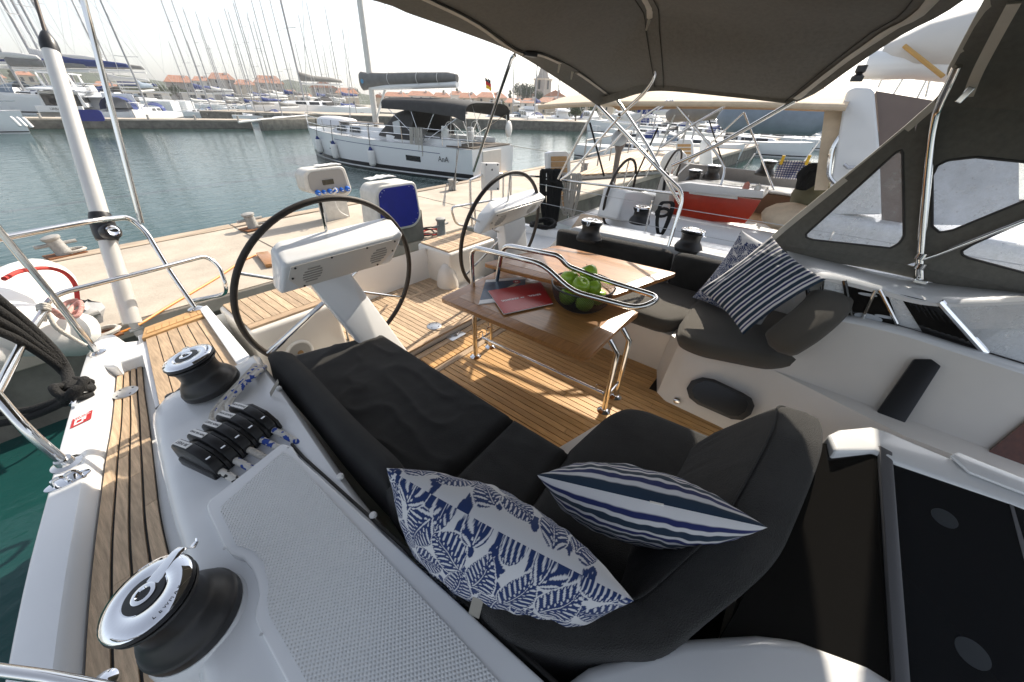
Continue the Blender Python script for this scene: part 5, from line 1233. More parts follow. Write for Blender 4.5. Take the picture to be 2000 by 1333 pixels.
rope([D(100, 604, 2.3), D(120, 620, 2.42), D(150, 618, 2.46), D(160, 600, 2.5)], .013, pinkrope, kp)
for k in range(3): rope([D(74, 598 + 4 * k, 2.2), D(84, 594 + 4 * k, 2.15), D(96, 598 + 4 * k, 2.2), D(86, 606 + 3 * k, 2.25), D(76, 602 + 4 * k, 2.22)], .010, whrope, kp)
rope([D(94, 612, 2.2), D(110, 640, 2.22), D(140, 660, 2.3), D(168, 676, 2.35)], .012, whrope, kp, 'lashing')
# ================================================================== ON THE QUAY
def pedestal(label, front, yf, dep, stem, blue):
    P = rcorner([Y(x_, y_, yf) for x_, y_ in front], .10, 4, True)
    c = sum(P, V((0, 0, 0))) / len(P)
    t = thing('power_pedestal', label, 'power pedestal', V((c.x, c.y + dep / 2, .012)), 'dockside power pedestals')
    s = MB(); s.prism(P, (0, dep, 0)); s.build('head', pedw, t, 40, bevel=.025, bseg=3)
    top = c.z - .25
    (xa, xb) = stem; s = MB(); s.prism([(xa, yf + .04, .01), (xb, yf + .04, .01), (xb, yf + dep - .04, .01), (xa, yf + dep - .04, .01)], (0, 0, top - .01 + .12)); s.build('stem', concd if blue else pedw, t, 40, bevel=.01)
    def fp(k, o): return [c.lerp(p, k) + V((0, -o, 0)) for p in P]
    s = MB(); s.prism(fp(.88 if blue else .84, .004), (0, -.006, 0)); f_ = s.build('blue_panel' if blue else 'socket_panel', bluep if blue else mat('panel grey', (.30, .285, .265), .5), t, 30)
    ux = (Y(front[3][0], front[3][1], yf) - Y(front[2][0], front[2][1], yf)).normalized()
    if blue:
        for k in range(10):
            p = fp(.82, .011)[int(k * len(P) / 10)]; s = MB(); s.lathe([(0, 0), (.008, 0), (.006, .004), (0, .005)], p, (0, -1, 0), 8); s.build('screw', steels, f_)
    else:
        for k in range(6):
            p = Y(620 + 11.5 * k, 376.5 - 1.6 * k, yf - .02); rr = (.048, .036, .042, .05, .036, .048)[k]
            s = MB(); s.lathe([(0, .0), (rr, 0), (rr, .03), (rr * .8, .06), (rr * .6, .065), (0, .065)], p, (0, -1, -.15), 14); o = s.build('socket', blues, f_)
            s = MB(); s.box(p + V((0, -.068, -.012)), (.03, .004, .014)); s.build('socket_label', ink, o, 0)
        s = MB(); s.box(Y(641, 356, yf - .015), (.21, .02, .085), frame((0, 0, 0), ux, (0, 1, 0)).to_3x3()); s.build('meter_window', mat('meter glass', (.07, .06, .04), .2), f_, 0, bevel=.006)
        s = MB(); s.tube(cr([Y(650, 372, yf - .09), Y(654, 368, yf - .16), Y(658, 374, yf - .14), Y(652, 380, yf - .1), Y(656, 398, yf - .1), Y(664, 414, yf - .06), Y(680, 423, yf + .0)], 6), .011, 6); s.build('cable', whitep, t)
        text('lettering', 'TECHNO DIMENSIONAL', .05, inkb, frame(Y(640, 338.5, yf - .006), ux, V((0, 0, 1))), t)
        text('lettering', 'Y  U  N  I  T', .045, inkb, frame(Y(638, 333.5, yf - .006), ux, V((0, 0, 1))), t)
    s = MB()
    from mathutils import noise as nz
    rows = []; cc = Y(648, 326, yf) if not blue else Y(754, 352, yf)
    for i in range(9): rows.append([cc + V(((i - 4) * .055, .05 + j * .045, .02 + .05 * abs(nz.noise(V((i * .9, j * .8, 3 + blue)))) * (1 - abs(i - 4) / 5))) for j in range(5)])
    s.grid(rows); s.build('cloth', paper, t, 60, solid=.01)
    return t
pedestal('white power pedestal with blue sockets and meter window at the far quay edge', [(600, 378), (592, 342), (600, 332), (672, 324), (688, 372), (680, 383)], 7.1, .34, (3.34, 3.80), False)
pedestal('power pedestal with a plain deep blue front panel on a stained stem', [(741, 458), (733, 376), (742, 364), (812, 354), (824, 424), (812, 443)], 4.96, .42, (3.42, 3.92), True)
def bollard(label, c, h_, lean, r_=.10, plate=True):
    c = V(c); t = thing('bollard', label, 'bollard', c, 'iron bollards on the quay'); ax = V(lean).normalized()
    s = MB(); s.lathe([(r_ * 1.15, 0), (r_, h_ * .12), (r_ * .92, h_ * .8), (r_ * 1.15, h_ * .86), (r_ * 1.15, h_ * .97), (r_ * .9, h_), (0, h_ * 1.02)], c + V((0, 0, .02)), ax, 18); s.build('post', conci, t, 50)
    s = MB(); cp = c + ax * h_ * .66; q = V((1, .15, 0)); s.tube([cp - q * r_ * 2.4, cp + q * r_ * 2.4], r_ * .28, 8); s.build('cross_pin', conci, t)
    if plate: s = MB(); s.box(c + V((0, 0, .022)), (r_ * 4.6, r_ * 3.2, .02), Matrix.Rotation(.2, 3, 'Z')); s.build('base_plate', rust, t, 0, bevel=.004); s = MB(); s.tube([c + V((.3 * r_ * 5 * math.cos(a) + r_, .35 * r_ * 3 * math.sin(a), .06)) for a in [k * .52 for k in range(12)]], .022, 6, closed=True); s.build('shackle', whrope, t)
    return t
bollard('grey iron bollard with cross pin and rusty plate at the far quay edge', Z(130, 500, .012), .27, (-.15, 0, 1), .085)
bl2 = bollard('grey iron bollard wrapped in plastic sheet beside the red knotted line', Z(176, 668, .012), .36, (-.2, .0, 1), .09)
s = MB(); rows = []
from mathutils import noise as nz
cb3 = Z(168, 640, .1)
for i in range(13): rows.append([cb3 + V((.17 * math.cos(i * .52) * (1 - .25 * (j - 2) ** 2 / 4) + .08 * nz.noise(V((i * .8, j, 2))), .14 * math.sin(i * .52) * (1 - .2 * (j - 2) ** 2 / 4) + .1 * nz.noise(V((i, j * .9, 7))), .14 + (j - 2) * .055 + .05 * nz.noise(V((i, j, 4))))) for j in range(5)])
s.grid(rows); solo(s, 'plastic_sheet', mat('grey plastic sheet', (.42, .42, .42), .18, var=.2, vscale=6), 'crumpled grey plastic sheet round the bollard nearest the stern rail', 'plastic sheet', smooth=25)
bollard('small grey iron bollard at the far quay edge beyond the blue panel pedestal', Z(884, 372, .012), .26, (0, 0, 1), .10, False)
bollard('short square-topped mooring post beside the coiled hose', Z(863, 462, .012), .30, (0, 0, 1), .075, False)
bollard('iron bollard half hidden behind the rim of the starboard steering wheel', Z(497, 448, .012), .26, (-.1, 0, 1), .085)
bollard('grey iron bollard at the far quay edge near the slatted gangway board', Z(1140, 338, .012), .32, (0, 0, 1), .12, False)
s = MB(); s.tube(cr([Z(190, 662, .03), Z(260, 640, .03), Z(330, 598, .03), Z(420, 545, .03), Z(470, 512, .03), Z(500, 498, .03)], 8), .013, 6); solo(s, 'orange_hose', orange, 'thin orange hose lying along the quay behind the stern rail', 'hose')
for k, (x_, y_, r_) in enumerate(((836, 452, .22), (842, 456, .18), (828, 458, .2))):
    s = MB(); c = Z(x_, y_, .03); s.tube([c + V((r_ * math.cos(a) * (1 + .1 * math.sin(a * 3)), r_ * .9 * math.sin(a), .012 * k + .01 * math.sin(a * 2))) for a in [i * .35 for i in range(19)]], .014, 6); solo(s, 'coiled_hose', blkrope if k != 1 else redrope, ['loosely coiled black hose on the quay, outermost of the heap', 'coiled red hose on the quay in the middle of the heap', 'coiled black hose on the quay, nearest the blue panel pedestal'][k], 'hose', 'coiled hoses on the quay', origin=c)
s = MB(); s.prism([Z(x_, y_, .02) for x_, y_ in ((502, 500), (525, 497), (545, 520), (520, 524))], (0, 0, .05)); solo(s, 'loose_board', varn, 'reddish brown board lying on the quay behind the near console', 'board', bevel=.006)
# ================================================================== PORT QUARTER OF OWN YACHT
pr = thing('pushpit_rail', 'polished steel pushpit rail on the port quarter with a white panel', 'rail', V((3.9, 3.5, .5)))
def tb3(pts, r, nm, par, m=steel, rad=.08): s = MB(); s.tube(rcorner(pts, rad, 4), r, 10); return s.build(nm, m, par, 50)
qy = 3.6
tb3([Y(918, 352, qy), Y(950, 338, qy), Y(1062, 346, qy), Y(1092, 352, qy - .2), X(1330, 380, 4.82)], .016, 'top_rail', pr)
tb3([Y(918, 352, qy), Y(919, 398, qy), Y(923, 446, qy)], .016, 'stanchion', pr)
tb3([Y(1000, 385, qy), Y(900, 402, qy), Y(880, 405, qy), Y(890, 438, qy), Y(930, 447, qy), Y(926, 400, qy)], .014, 'lower_loop', pr)
for x_ in (960, 983, 998): tb3([Y(x_, 340, qy), Y(x_ - 1, 420, qy)], .013, 'stanchion', pr)
tb3([Y(1062, 346, qy), Y(1098, 352, qy - .1), Y(1108, 400, qy - .1), Y(1112, 458, qy - .1)], .014, 'stanchion', pr)
s = MB(); s.prism([Y(946, 319, qy - .05), Y(976, 319, qy - .05), Y(976, 372, qy - .05), Y(947, 373, qy - .05)], (0, .07, 0)); pn = s.build('white_panel', whitep, pr, 30, bevel=.01)
for x_, y_ in ((950, 322), (972, 322), (961, 332), (951, 369), (972, 369)): s = MB(); s.lathe([(0, 0), (.013, 0), (.012, .006), (0, .006)], Y(x_, y_, qy - .05), (0, -1, 0), 8); s.build('screw', blk, pn)
for k, z_ in enumerate((1.02, .76)):
    s = MB(); s.tube([V((4.78, 3.3, z_)), V((4.8, 1.5, z_ - .015)), V((4.82, -.3, z_)), V((4.84, -2.4, z_))], .0045, 6); solo(s, 'lifeline', steels, ['upper', 'lower'][k] + ' wire lifeline along the port side deck', 'lifeline', 'port lifelines')
for y_ in (1.55, -.3):
    s = MB(); s.tube([V((4.82, y_, .5)), V((4.82, y_, 1.04))], .014, 8); solo(s, 'lifeline_stanchion', steel, 'polished stanchion of the port lifelines ' + ('abeam of the table' if y_ > 0 else 'outside the sprayhood'), 'stanchion', 'port lifelines')
def coil(label, px_list, X_, m, r, n, seed, wid):
    """a coil of rope hung over a rail: loops dropping from the top"""
    top = X_(*px_list[0]); low = X_(*px_list[1]); c = thing('rope_coil', label, 'rope', top)
    rr = random.Random(seed); ux = RT.normalized()
    for k in range(n):
        o = ux * rr.uniform(-wid, wid); e = rr.uniform(.85, 1.06); w_ = rr.uniform(.03, .065); d_ = (low - top) * e
        pts = [top + o + V((0, 0, .02)) + ux * -w_, top + o + d_ * .5 - ux * w_ * 1.2, top + o * .7 + d_ - ux * w_ * .5, top + o * .7 + d_ * 1.03, top + o * .7 + d_ + ux * w_ * .5, top + o + d_ * .5 + ux * w_ * 1.2, top + o + V((0, -.03, .03)) + ux * w_, top + o + V((0, 0, .05))]
        s = MB(); s.tube(cr(pts, 5, True), r, 7, closed=True); s.build('strand', m, c, 60)
    s = MB(); k = top.lerp(low, .22); s.tube([k + (ux * math.cos(a) + UP * math.sin(a) * .45 + FW * -math.sin(a) * .5) * (wid + .05) for a in [i * .52 for i in range(12)]], r * 1.2, 7, closed=True); s.build('wrap', m, c, 60)
    return c
coil('thick black rope coil hanging from the port stern rail', [(1076, 342), (1078, 448)], lambda x_, y_: Y(x_, y_, qy - .15), blkrope, .028, 7, 1, .12)
coil('beige rope coil hanging beside the black one on the port stern rail', [(1113, 348), (1110, 415)], lambda x_, y_: Y(x_, y_, qy - .3), whrope, .016, 9, 2, .11)
s = MB(); c = Z(1062, 440, .52); s.tube([c + V((.22 * math.cos(a) * (1 + .15 * math.sin(3 * a)), .16 * math.sin(a), .02 + .02 * math.sin(a * 2.3))) for a in [i * .4 for i in range(36)]], .022, 7); solo(s, 'rope_heap', blkrope, 'heap of black rope on the port after deck below the black coil', 'rope', origin=c)
s = MB(); pa = [Y(x_, y_, 3.75) for x_, y_ in ((1072, 300), (1080, 296), (1106, 296), (1114, 302), (1118, 408), (1076, 408))]
gw = thing('gangway_board', 'upright white framed gangway board with teak slats at the port stern', 'gangway', pa[4])
s.prism(pa, (0, .1, 0)); s.build('board_frame', gel, gw, 40, bevel=.02)
for k in range(9):
    y0_ = 306 + k * 11; s = MB(); s.prism([Y(1076 + k * .2, y0_, 3.745), Y(1106 + k * .5, y0_ - .5, 3.745), Y(1106 + k * .5, y0_ + 9, 3.745), Y(1076 + k * .2, y0_ + 9.6, 3.745)], (0, -.012, 0)); s.build('slat', teakb, gw, 0)
# teak on the port quarter
s = MB(); A = [Z(1060, 452, .51), Z(1110, 440, .51), Z(1130, 482, .51), Z(1060, 470, .51)]
# ================================================================== NEIGHBOURING YACHT TO PORT
n1 = thing('neighbour_yacht', 'white sailing yacht moored alongside to port with beige bimini and white arch', 'sailing yacht', (7.6, 0, -.8))
def lofty(secs, name, m, par, **k): s = MB(); s.loft(secs); return s.build(name, m, par, **k)
s = MB(); rows = []
for z_, dx in ((.32, 0), (-.1, .04), (-.8, .16), (-1.2, .5)):
    near_ = [V((5.35 + dx + (0.0 if y_ < 2 else (y_ - 2) * .06), y_, z_)) for y_ in (-9, -4, -1, 2, 3.3)]
    rows.append(near_ + [V((15.2 - p.x - .0, p.y, z_)) for p in reversed(near_)])
s.grid(rows); s.build('hull', hullw, n1, 50)
s = MB(); s.prism([(5.38, -9, .24), (5.38, 2, .24), (5.45, 3.3, .24), (9.75, 3.3, .24), (9.82, -9, .24)], (0, 0, .06)); s.build('deck', gelg, n1, 30, bevel=.02)
def ncoam(x0, x1, ya, yb, zt, nm='coaming'):
    s = MB(); rings = []
    for y_ in (ya, ya + .5, yb - .8, yb - .25, yb):
        zz_ = zt - (.0 if y_ < yb - .5 else (.12 if y_ < yb - .1 else .3))
        rings.append([V((x0, y_, .28)), V((x0 + .16, y_, zz_ - .08)), V((x0 + .24, y_, zz_ - .01)), V((x1 - .1, y_, zz_ + .01)), V((x1 - .02, y_, zz_ - .01)), V((x1, y_, zz_ - .06)), V((x1, y_, -.2))])
    s.loft(rings); return s.build(nm, gel, n1, 40)
ncoam(5.55, 6.25, -5, 2.75, .62); ncoam(9.5, 8.85, -5, 2.5, .75)
s = MB(); s.prism([(6.2, -3.4, -.4), (8.9, -3.4, -.4), (8.9, 3.3, -.4), (6.2, 3.3, -.4)], (0, 0, .3)); s.build('cockpit_floor', teakx, n1, 0)
s = MB(); s.prism([(8.2, -2.4, -.1), (8.9, -2.4, -.1), (8.9, 1.6, -.1), (8.2, 1.6, -.1)], (0, 0, .45)); s.build('far_bench', mat('tan cushion', (.42, .27, .15), .85, var=.15), n1, 40, bevel=.06)
s = MB(); s.prism([(8.78, -2.4, .3), (8.95, -2.4, .3), (8.95, 1.6, .3), (8.78, 1.6, .3)], (0, 0, .42)); s.build('far_backrest', mat('brown cushion', (.13, .075, .045), .8), n1, 40, bevel=.05)
s = MB(); s.prism([(5.95, -.05, .25), (9.0, -.05, .25), (9.0, -6, .25), (5.95, -6, .25)], (0, 0, .72)); s.build('coachroof', gel, n1, 40, bevel=.12, bseg=3)
# cream bolster and khaki canvas at the forward end of that cockpit
s = MB(); s.ball(X(1545, 425, 6.6), .34, 8, (1.3, 1.1, .55)); s.build('cream_bolster', beigec, n1, 60)
s = MB(); s.ball(X(1600, 385, 7.2), .5, 8, (1.2, .7, .6)); s.build('khaki_cover', mat('khaki canvas', (.13, .12, .07), .8), n1, 60)
# teak side seat aft, drop leaf table
s = MB(); P = [Z(x_, y_, .30) for x_, y_ in ((1100, 470), (1135, 420), (1232, 432), (1205, 478))]; s.prism(P, (0, 0, .02)); s.build('side_seat', teak, n1, 0)
tl = thing('drop_leaf_table', 'glossy red-brown drop leaf cockpit table with white top on the neighbouring yacht', 'table', X(1400, 430, 7.0) * 1)
s = MB(); s.prism([X(x_, y_, 7.0) for x_, y_ in ((1308, 368), (1486, 392), (1470, 418), (1455, 437), (1302, 428))], (.05, 0, 0)); s.build('drop_leaf', red, tl, 30, bevel=.008)
s = MB(); s.prism([X(x_, y_, 6.9) for x_, y_ in ((1305, 362), (1345, 358), (1492, 374), (1490, 388), (1458, 386), (1310, 372))], (.5, 0, 0)); s.build('table_top', gel, tl, 30, bevel=.012)
s = MB(); s.prism([X(x_, y_, 6.94) for x_, y_ in ((1345, 372), (1440, 383), (1440, 390), (1346, 379))], (.03, 0, 0)); s.build('leaf_bracket', whitep, tl, 0)
s = MB(); s.tube([X(1340, 362, 7.1), X(1350, 357, 7.1), X(1470, 370, 7.1), X(1485, 376, 7.1)], .02, 8); s.build('fiddle_rail', whitep, tl)
for x_, y_ in ((1455, 366), (1477, 370)): s = MB(); s.lathe([(.03, 0), (.05, .03), (.04, .1), (.0, .13)], X(x_, y_ + 6, 7.0), seg=10); s.build('cup', whitep if x_ > 1460 else mat('pale red plastic', (.6, .25, .2), .5), tl)
s = MB(); s.box(V((7.25, 1.2, .1)), (.3, .5, .9)); s.build('pedestal', gel, tl, 40, bevel=.03)
# its wheel, console, winches
wz = Y(1206, 378, 2.4); wheel(wz + V((.1, 0, -.02)), .50, R(6), 'black steering wheel of the neighbouring yacht to port', 'steering wheels of the neighbouring yacht')
wz2 = V((8.15, 2.4, wz.z - .02)); wheel(wz2, .50, R(6), 'second steering wheel of the neighbouring yacht, beyond its console', 'steering wheels of the neighbouring yacht')
s = MB(); s.prism([Y(x_, y_, 2.15) for x_, y_ in ((1222, 372), (1246, 374), (1292, 384), (1290, 440), (1206, 432))], (0, .35, 0)); s.build('helm_console', gel, n1, 40, bevel=.04, bseg=3)
s = MB(); s.prism([X(x_, y_, 6.7) for x_, y_ in ((1290, 345), (1312, 350), (1302, 425), (1268, 420))], (.4, 0, 0)); s.build('throttle_column', gelc, n1, 40, bevel=.04); s = MB(); s.tube([X(1296, 372, 6.65), X(1300, 345, 6.6)], .025, 8); s.ball(X(1301, 343, 6.6), .05, 6); s.build('throttle_lever', blk, n1)
for k, (x_, y_, zt) in enumerate(((1248, 436, .62), (1352, 352, .78), (1388, 344, .78), (1492, 337, .78))):
    o = dup(wA, label=['black winch on the near coaming of the neighbouring yacht to port', 'black winch beyond the drop leaf table, left one of the far pair', 'black winch beyond the drop leaf table, right one of the far pair', 'black winch on the far white coaming by the checked towel'][k])
    place(o, Z(x_, y_, zt) if k == 0 else X(x_, y_ + 6, 9.3), (0, 0, 1), R(60 * k), .95 if k == 0 else 1.15)
s = MB(); c = Z(1222, 460, .64); s.box(c, (.18, .34, .07), Matrix.Rotation(-.25, 3, 'Z')); nb2 = thing('rope_clutch_bank', 'black rope clutches on the near coaming of the neighbouring yacht', 'rope clutch', c)
s.build('clutch_body', blk, nb2, 30, bevel=.02)
for k in range(4):
    s = MB(); s.box(c + V((-.03, -.12 + k * .07, .05)), (.16, .03, .05), Matrix.Rotation(-.25, 3, 'Z')); s.build('clutch', blkr, nb2, 30, bevel=.008)
coil('black rope loop hung on the lifeline between the two port winches', [(1296, 404), (1288, 455)], lambda x_, y_: X(x_, y_, 4.86), blkrope, .016, 2, 5, .03)
# bimini, arch and hood of the neighbour
bn = thing('beige_bimini', 'beige and tan bimini awning of the neighbouring yacht', 'bimini', (7.6, 1.5, .8))
def bst(y_, z_, w0=6.0, w1=9.2, sag=.22): return [V((lerp(w0, w1, f), y_, z_ + sag * math.sin(math.pi * f) - .02 * f)) for f in [i / 14 for i in range(15)]]
yy = [X(1652, 214, 6.0).y, X(1450, 206, 6.0).y, X(1320, 208, 6.0).y, X(1225, 205, 6.0).y + .5, 4.2]
zz2 = [X(1652, 210, 6.0).z, X(1450, 204, 6.0).z, X(1320, 203, 6.0).z + .0, X(1225, 205, 6.0).z, 1.98]
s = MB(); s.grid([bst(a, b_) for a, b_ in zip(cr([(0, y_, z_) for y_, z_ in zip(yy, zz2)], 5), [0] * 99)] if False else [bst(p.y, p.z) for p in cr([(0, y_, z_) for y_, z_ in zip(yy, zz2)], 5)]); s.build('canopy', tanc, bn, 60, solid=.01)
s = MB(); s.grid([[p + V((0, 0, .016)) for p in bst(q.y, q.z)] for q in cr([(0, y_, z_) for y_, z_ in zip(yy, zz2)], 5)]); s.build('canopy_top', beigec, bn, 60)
s = MB(); s.tube([V((6.0, p.y, p.z)) for p in cr([(0, y_, z_) for y_, z_ in zip(yy, zz2)], 5)], .035, 8); s.build('hem', beigec, bn)
for pts in ([X(1312, 196, 6.0), X(1400, 300, 6.1), X(1417, 330, 6.1), X(1408, 362, 6.0)], [X(1305, 196, 6.0), X(1225, 250, 6.0), X(1180, 300, 6.0)], [X(1420, 205, 6.0), X(1350, 245, 6.0), X(1290, 288, 6.0)], [X(1312, 196, 6.0), X(1285, 215, 6.0)], [V((9.1, 1.6, 2.0)), V((9.1, 2.6, .7))], [V((9.1, 1.6, 2.0)), V((9.1, .6, .7))]):
    s = MB(); s.tube(rcorner(pts, .1, 4), .017, 8); s.build('frame_tube', steel, bn, 50)
ar = thing('white_arch', 'tall white moulded arch leg of the neighbouring yacht with beige canvas beside it', 'arch', X(1660, 370, 6.2))
P = [X(x_, y_, 6.2) for x_, y_ in ((1612, 420), (1620, 372), (1640, 250), (1650, 190), (1655, 178), (1668, 171), (1700, 172), (1708, 180), (1718, 290), (1722, 420))]
s = MB(); s.prism(P, (.35, 0, 0)); s.build('arch_leg', gel, ar, 40, bevel=.06, bseg=3)
s = MB(); s.tube([X(1650, 322, 6.15), X(1656, 328, 6.12), X(1700, 328, 6.12)], .022, 8); s.build('grab_handle', steel, ar)
s = MB(); s.prism([X(x_, y_, 6.3) for x_, y_ in ((1612, 205), (1648, 200), (1640, 250), (1616, 372), (1590, 372), (1600, 300))], (.05, 0, 0)); s.build('canvas_curtain', beigec, ar, 0)
s = MB(); s.tube(rcorner([X(1646, 258, 6.25), X(1624, 290, 6.2), X(1618, 345, 6.2), X(1632, 360, 6.2)], .1, 4), .025, 8); s.build('grab_rail', steel, ar)
s = MB(); c = X(1671, 160, 6.4); s.lathe([(0, 0), (.06, 0), (.06, .05), (.03, .07), (.05, .09), (.05, .15), (0, .16)], c, seg=12); s.build('deck_light', blk, ar)
nh = thing('taupe_hood', 'taupe brown canvas hood of the neighbouring yacht forward of the white arch', 'sprayhood', X(1760, 300, 6.3))
hc = ((1711, 178), (1764, 187), (1830, 198), (1990, 215))
s = MB(); s.grid([[X(x_, y_, 6.35 + k * .6) + V((0, 0, -.05 * k * k)) for x_, y_ in hc] for k in range(4)]); s.grid([[X(x_, y_, 6.35) for x_, y_ in hc], [X(x_, y_, 6.33) for x_, y_ in ((1714, 215), (1766, 222), (1832, 232), (1990, 248))], [X(x_, y_, 6.3) for x_, y_ in ((1716, 250), (1767, 258), (1833, 268), (1990, 284))]])
s.grid([[X(1716, 250, 6.3), X(1762, 257, 6.3)], [X(1719, 340, 6.27), X(1763, 344, 6.27)], [X(1722, 440, 6.25), X(1764, 440, 6.25)]])
wv = MB(); wv.grid([[X(1764, 258, 6.32), X(1990, 284, 6.32)], [X(1766, 440, 6.26), X(1990, 440, 6.26)]])
wv.build('pale_curtain', mat('pale curtain', (.58, .60, .64), .4, var=.2, vscale=3), nh, 0)
s.build('hood_canvas', mat('taupe hood canvas', (.19, .145, .125), .7, var=.1, vscale=4), nh, 60)
# boom and sail cover above
bo = thing('neighbour_boom', 'white boom with furled sail above the neighbouring yacht', 'boom', X(1850, 110, 6.8))
s = MB(); s.tube([X(1690, 128, 6.8), X(1800, 124, 6.8), X(2200, 160, 6.8)], .15, 12); s.build('boom_spar', hullw, bo)
s = MB(); s.tube([X(1722, 108, 6.8), X(1800, 92, 6.8), X(1900, 76, 6.8), X(2200, 90, 6.8)], [.1, .22, .28, .3], 12); s.build('furled_sail', mat('furled sail cloth', (.62, .60, .57), .8, bump=.4, bscale=9), bo, 60)
s = MB(); s.tube([X(1766, 90, 6.6), X(1842, 150, 6.4)], .02, 6); s.build('sail_tie', mat('ochre webbing', (.5, .3, .1), .8), bo)
s = MB(); s.lathe([(0, -.03), (.07, -.03), (.07, .03), (0, .03)], X(1708, 127, 6.8), (0, 1, .3), 14); s.build('block', conci, bo)
for a, b_ in (((1715, 172), (1750, 90)), ((1745, 185), (1790, 110)), ((1790, 195), (1828, 120)), ((1808, 190), (1830, 100))):
    s = MB(); s.tube([X(*a, 9.0), X(*b_, 9.0)], .014, 6); s.build('stay', steels, bo)
# towel and ropes on the next lifeline
tw = thing('checked_towel', 'white and blue checked towel pegged to a lifeline beyond the drop leaf table', 'towel', X(1545, 340, 9.2))
TP = [X(x_, y_, 9.2) for x_, y_ in ((1521, 313), (1585, 316), (1568, 352), (1510, 348))]
s = MB(); rows = []
for i in range(9): rows.append([TP[0].lerp(TP[1], i / 8).lerp(TP[3].lerp(TP[2], i / 8), j / 5) + V((.02 * math.sin(i * 1.3 + j), 0, 0)) for j in range(6)])
s.grid(rows); s.build('cloth', paper, tw, 60, solid=.006)
for i in range(1, 12): s = MB(); a = TP[0].lerp(TP[1], i / 12) + V((-.02, 0, 0)); b_ = TP[3].lerp(TP[2], i / 12) + V((-.02, 0, 0)); s.tube([a, b_], .008, 4); s.build('stripe', navyc, tw, 0)
for j in range(1, 8): s = MB(); a = TP[0].lerp(TP[3], j / 8) + V((-.022, 0, 0)); b_ = TP[1].lerp(TP[2], j / 8) + V((-.022, 0, 0)); s.tube([a, b_], .008, 4); s.build('stripe', navyc, tw, 0)
for x_ in (1528, 1578): s = MB(); s.box(X(x_, 313, 9.15), (.03, .05, .16)); s.build('peg', yellow, tw, 0)
coil('black rope bundle hanging by the beige canvas curtain', [(1592, 332), (1566, 368)], lambda x_, y_: X(x_, y_, 6.6), blkrope, .035, 6, 9, .1)
s = MB(); s.prism([(10.0, -4, .0), (10.12, -4, .0), (10.12, 2.8, .0), (10.0, 2.8, .0)], (0, 0, .95)); solo(s, 'grey_dodger', mat('grey dodger cloth', (.27, .26, .25), .8, var=.1), 'grey canvas side dodger of the second yacht to port', 'dodger')
# ================================================================== BOATS: builders (bow along +x, origin amidships on the waterline)
def hull_rows(L, B, fb_s, fb_b, n=12, tr=.82, plumb=.0, rake=.06):
    """half-breadth stations from stern to bow; returns rows stern->bow of (deck, mid, water, bottom) on +y side"""
    st = []
    for i in range(n + 1):
        t = i / n; x = -L / 2 + L * t
        hb = B / 2 * (tr + (1 - tr) * math.sin(min(1, t / .45) * math.pi / 2)) if t < .45 else B / 2 * max(.012, (1 - ((t - .45) / .55) ** 2.1))
        fb = lerp(fb_s, fb_b, t ** 1.5)
        xo = rake * L * max(0, t - .6) / .4 * .5
        st.append([V((x + xo * .6, hb, fb)), V((x + xo * .3, hb * .985, fb * .5)), V((x, hb * .93, .0)), V((x - xo * .3, hb * .45, -.45))])
    return st
def add_hull(t, L, B, fs, fb_, m, stripe=None, tr=.82, name='hull', scoop=.0, deckm=None):
    st = hull_rows(L, B, fs, fb_, tr=tr); k = len(st[0]); s = MB()
    rows = [[p for p in r] + [V((q.x, -q.y, q.z)) for q in reversed(r)] for r in st]
    s.grid(rows); s.add(rows[0], [tuple(range(len(rows[0])))]); h = s.build(name, m, t, 50, local=True)
    s = MB(); s.grid([[r[0] + V((0, -.03, .004)), V((r[0].x, 0, r[0].z + .05)), V((r[0].x, -r[0].y + .03, r[0].z + .004))] for r in st]); s.build('deck', deckm or gelg, t, 40, local=True)
    if stripe:
        for sg in (1, -1):
            for z0_, z1_ in stripe:
                s = MB(); s.grid([[V((r[2].x + (r[1].x - r[2].x) * z_ / max(.01, r[1].z), sg * (r[2].y + (r[1].y - r[2].y) * min(1, z_ / r[1].z) + .012), z_)) for z_ in (z0_, z1_)] for r in st]); s.build('boot_stripe', hullb, h, 0, local=True)
    return st, h
def cabin(t, x0, x1, w0, w1, z0, z1, m, name='cabin', nwin=2, rake=.25):
    s = MB()
    s.loft([[V((x0, -w0 / 2, z0)), V((x0 + .1, -w0 / 2 * .86, z1)), V((x0 + .1, w0 / 2 * .86, z1)), V((x0, w0 / 2, z0))], [V((x1, -w1 / 2, z0)), V((x1 - (z1 - z0) * 2, -w1 / 2 * .8, z1 - .05)), V((x1 - (z1 - z0) * 2, w1 / 2 * .8, z1 - .05)), V((x1, w1 / 2, z0))]])
    c = s.build(name, m, t, 30, bevel=.04, local=True)
    for sg in (1, -1):
        for k in range(nwin):
            a = lerp(x0 + .25, x1 - .9, k / nwin); b_ = a + (x1 - x0 - 1.3) / nwin * .8
            def q(x, f): w = lerp(w0, w1, (x - x0) / (x1 - x0)) / 2; return V((x, sg * (w * lerp(1, .86, f) + .012), lerp(z0, z1, f)))
            s = MB(); s.add([q(a, .3), q(b_, .3), q(b_, .8), q(a, .8)], [(0, 1, 2, 3)]); s.build('window', dglass, c, 0, local=True)
    return c
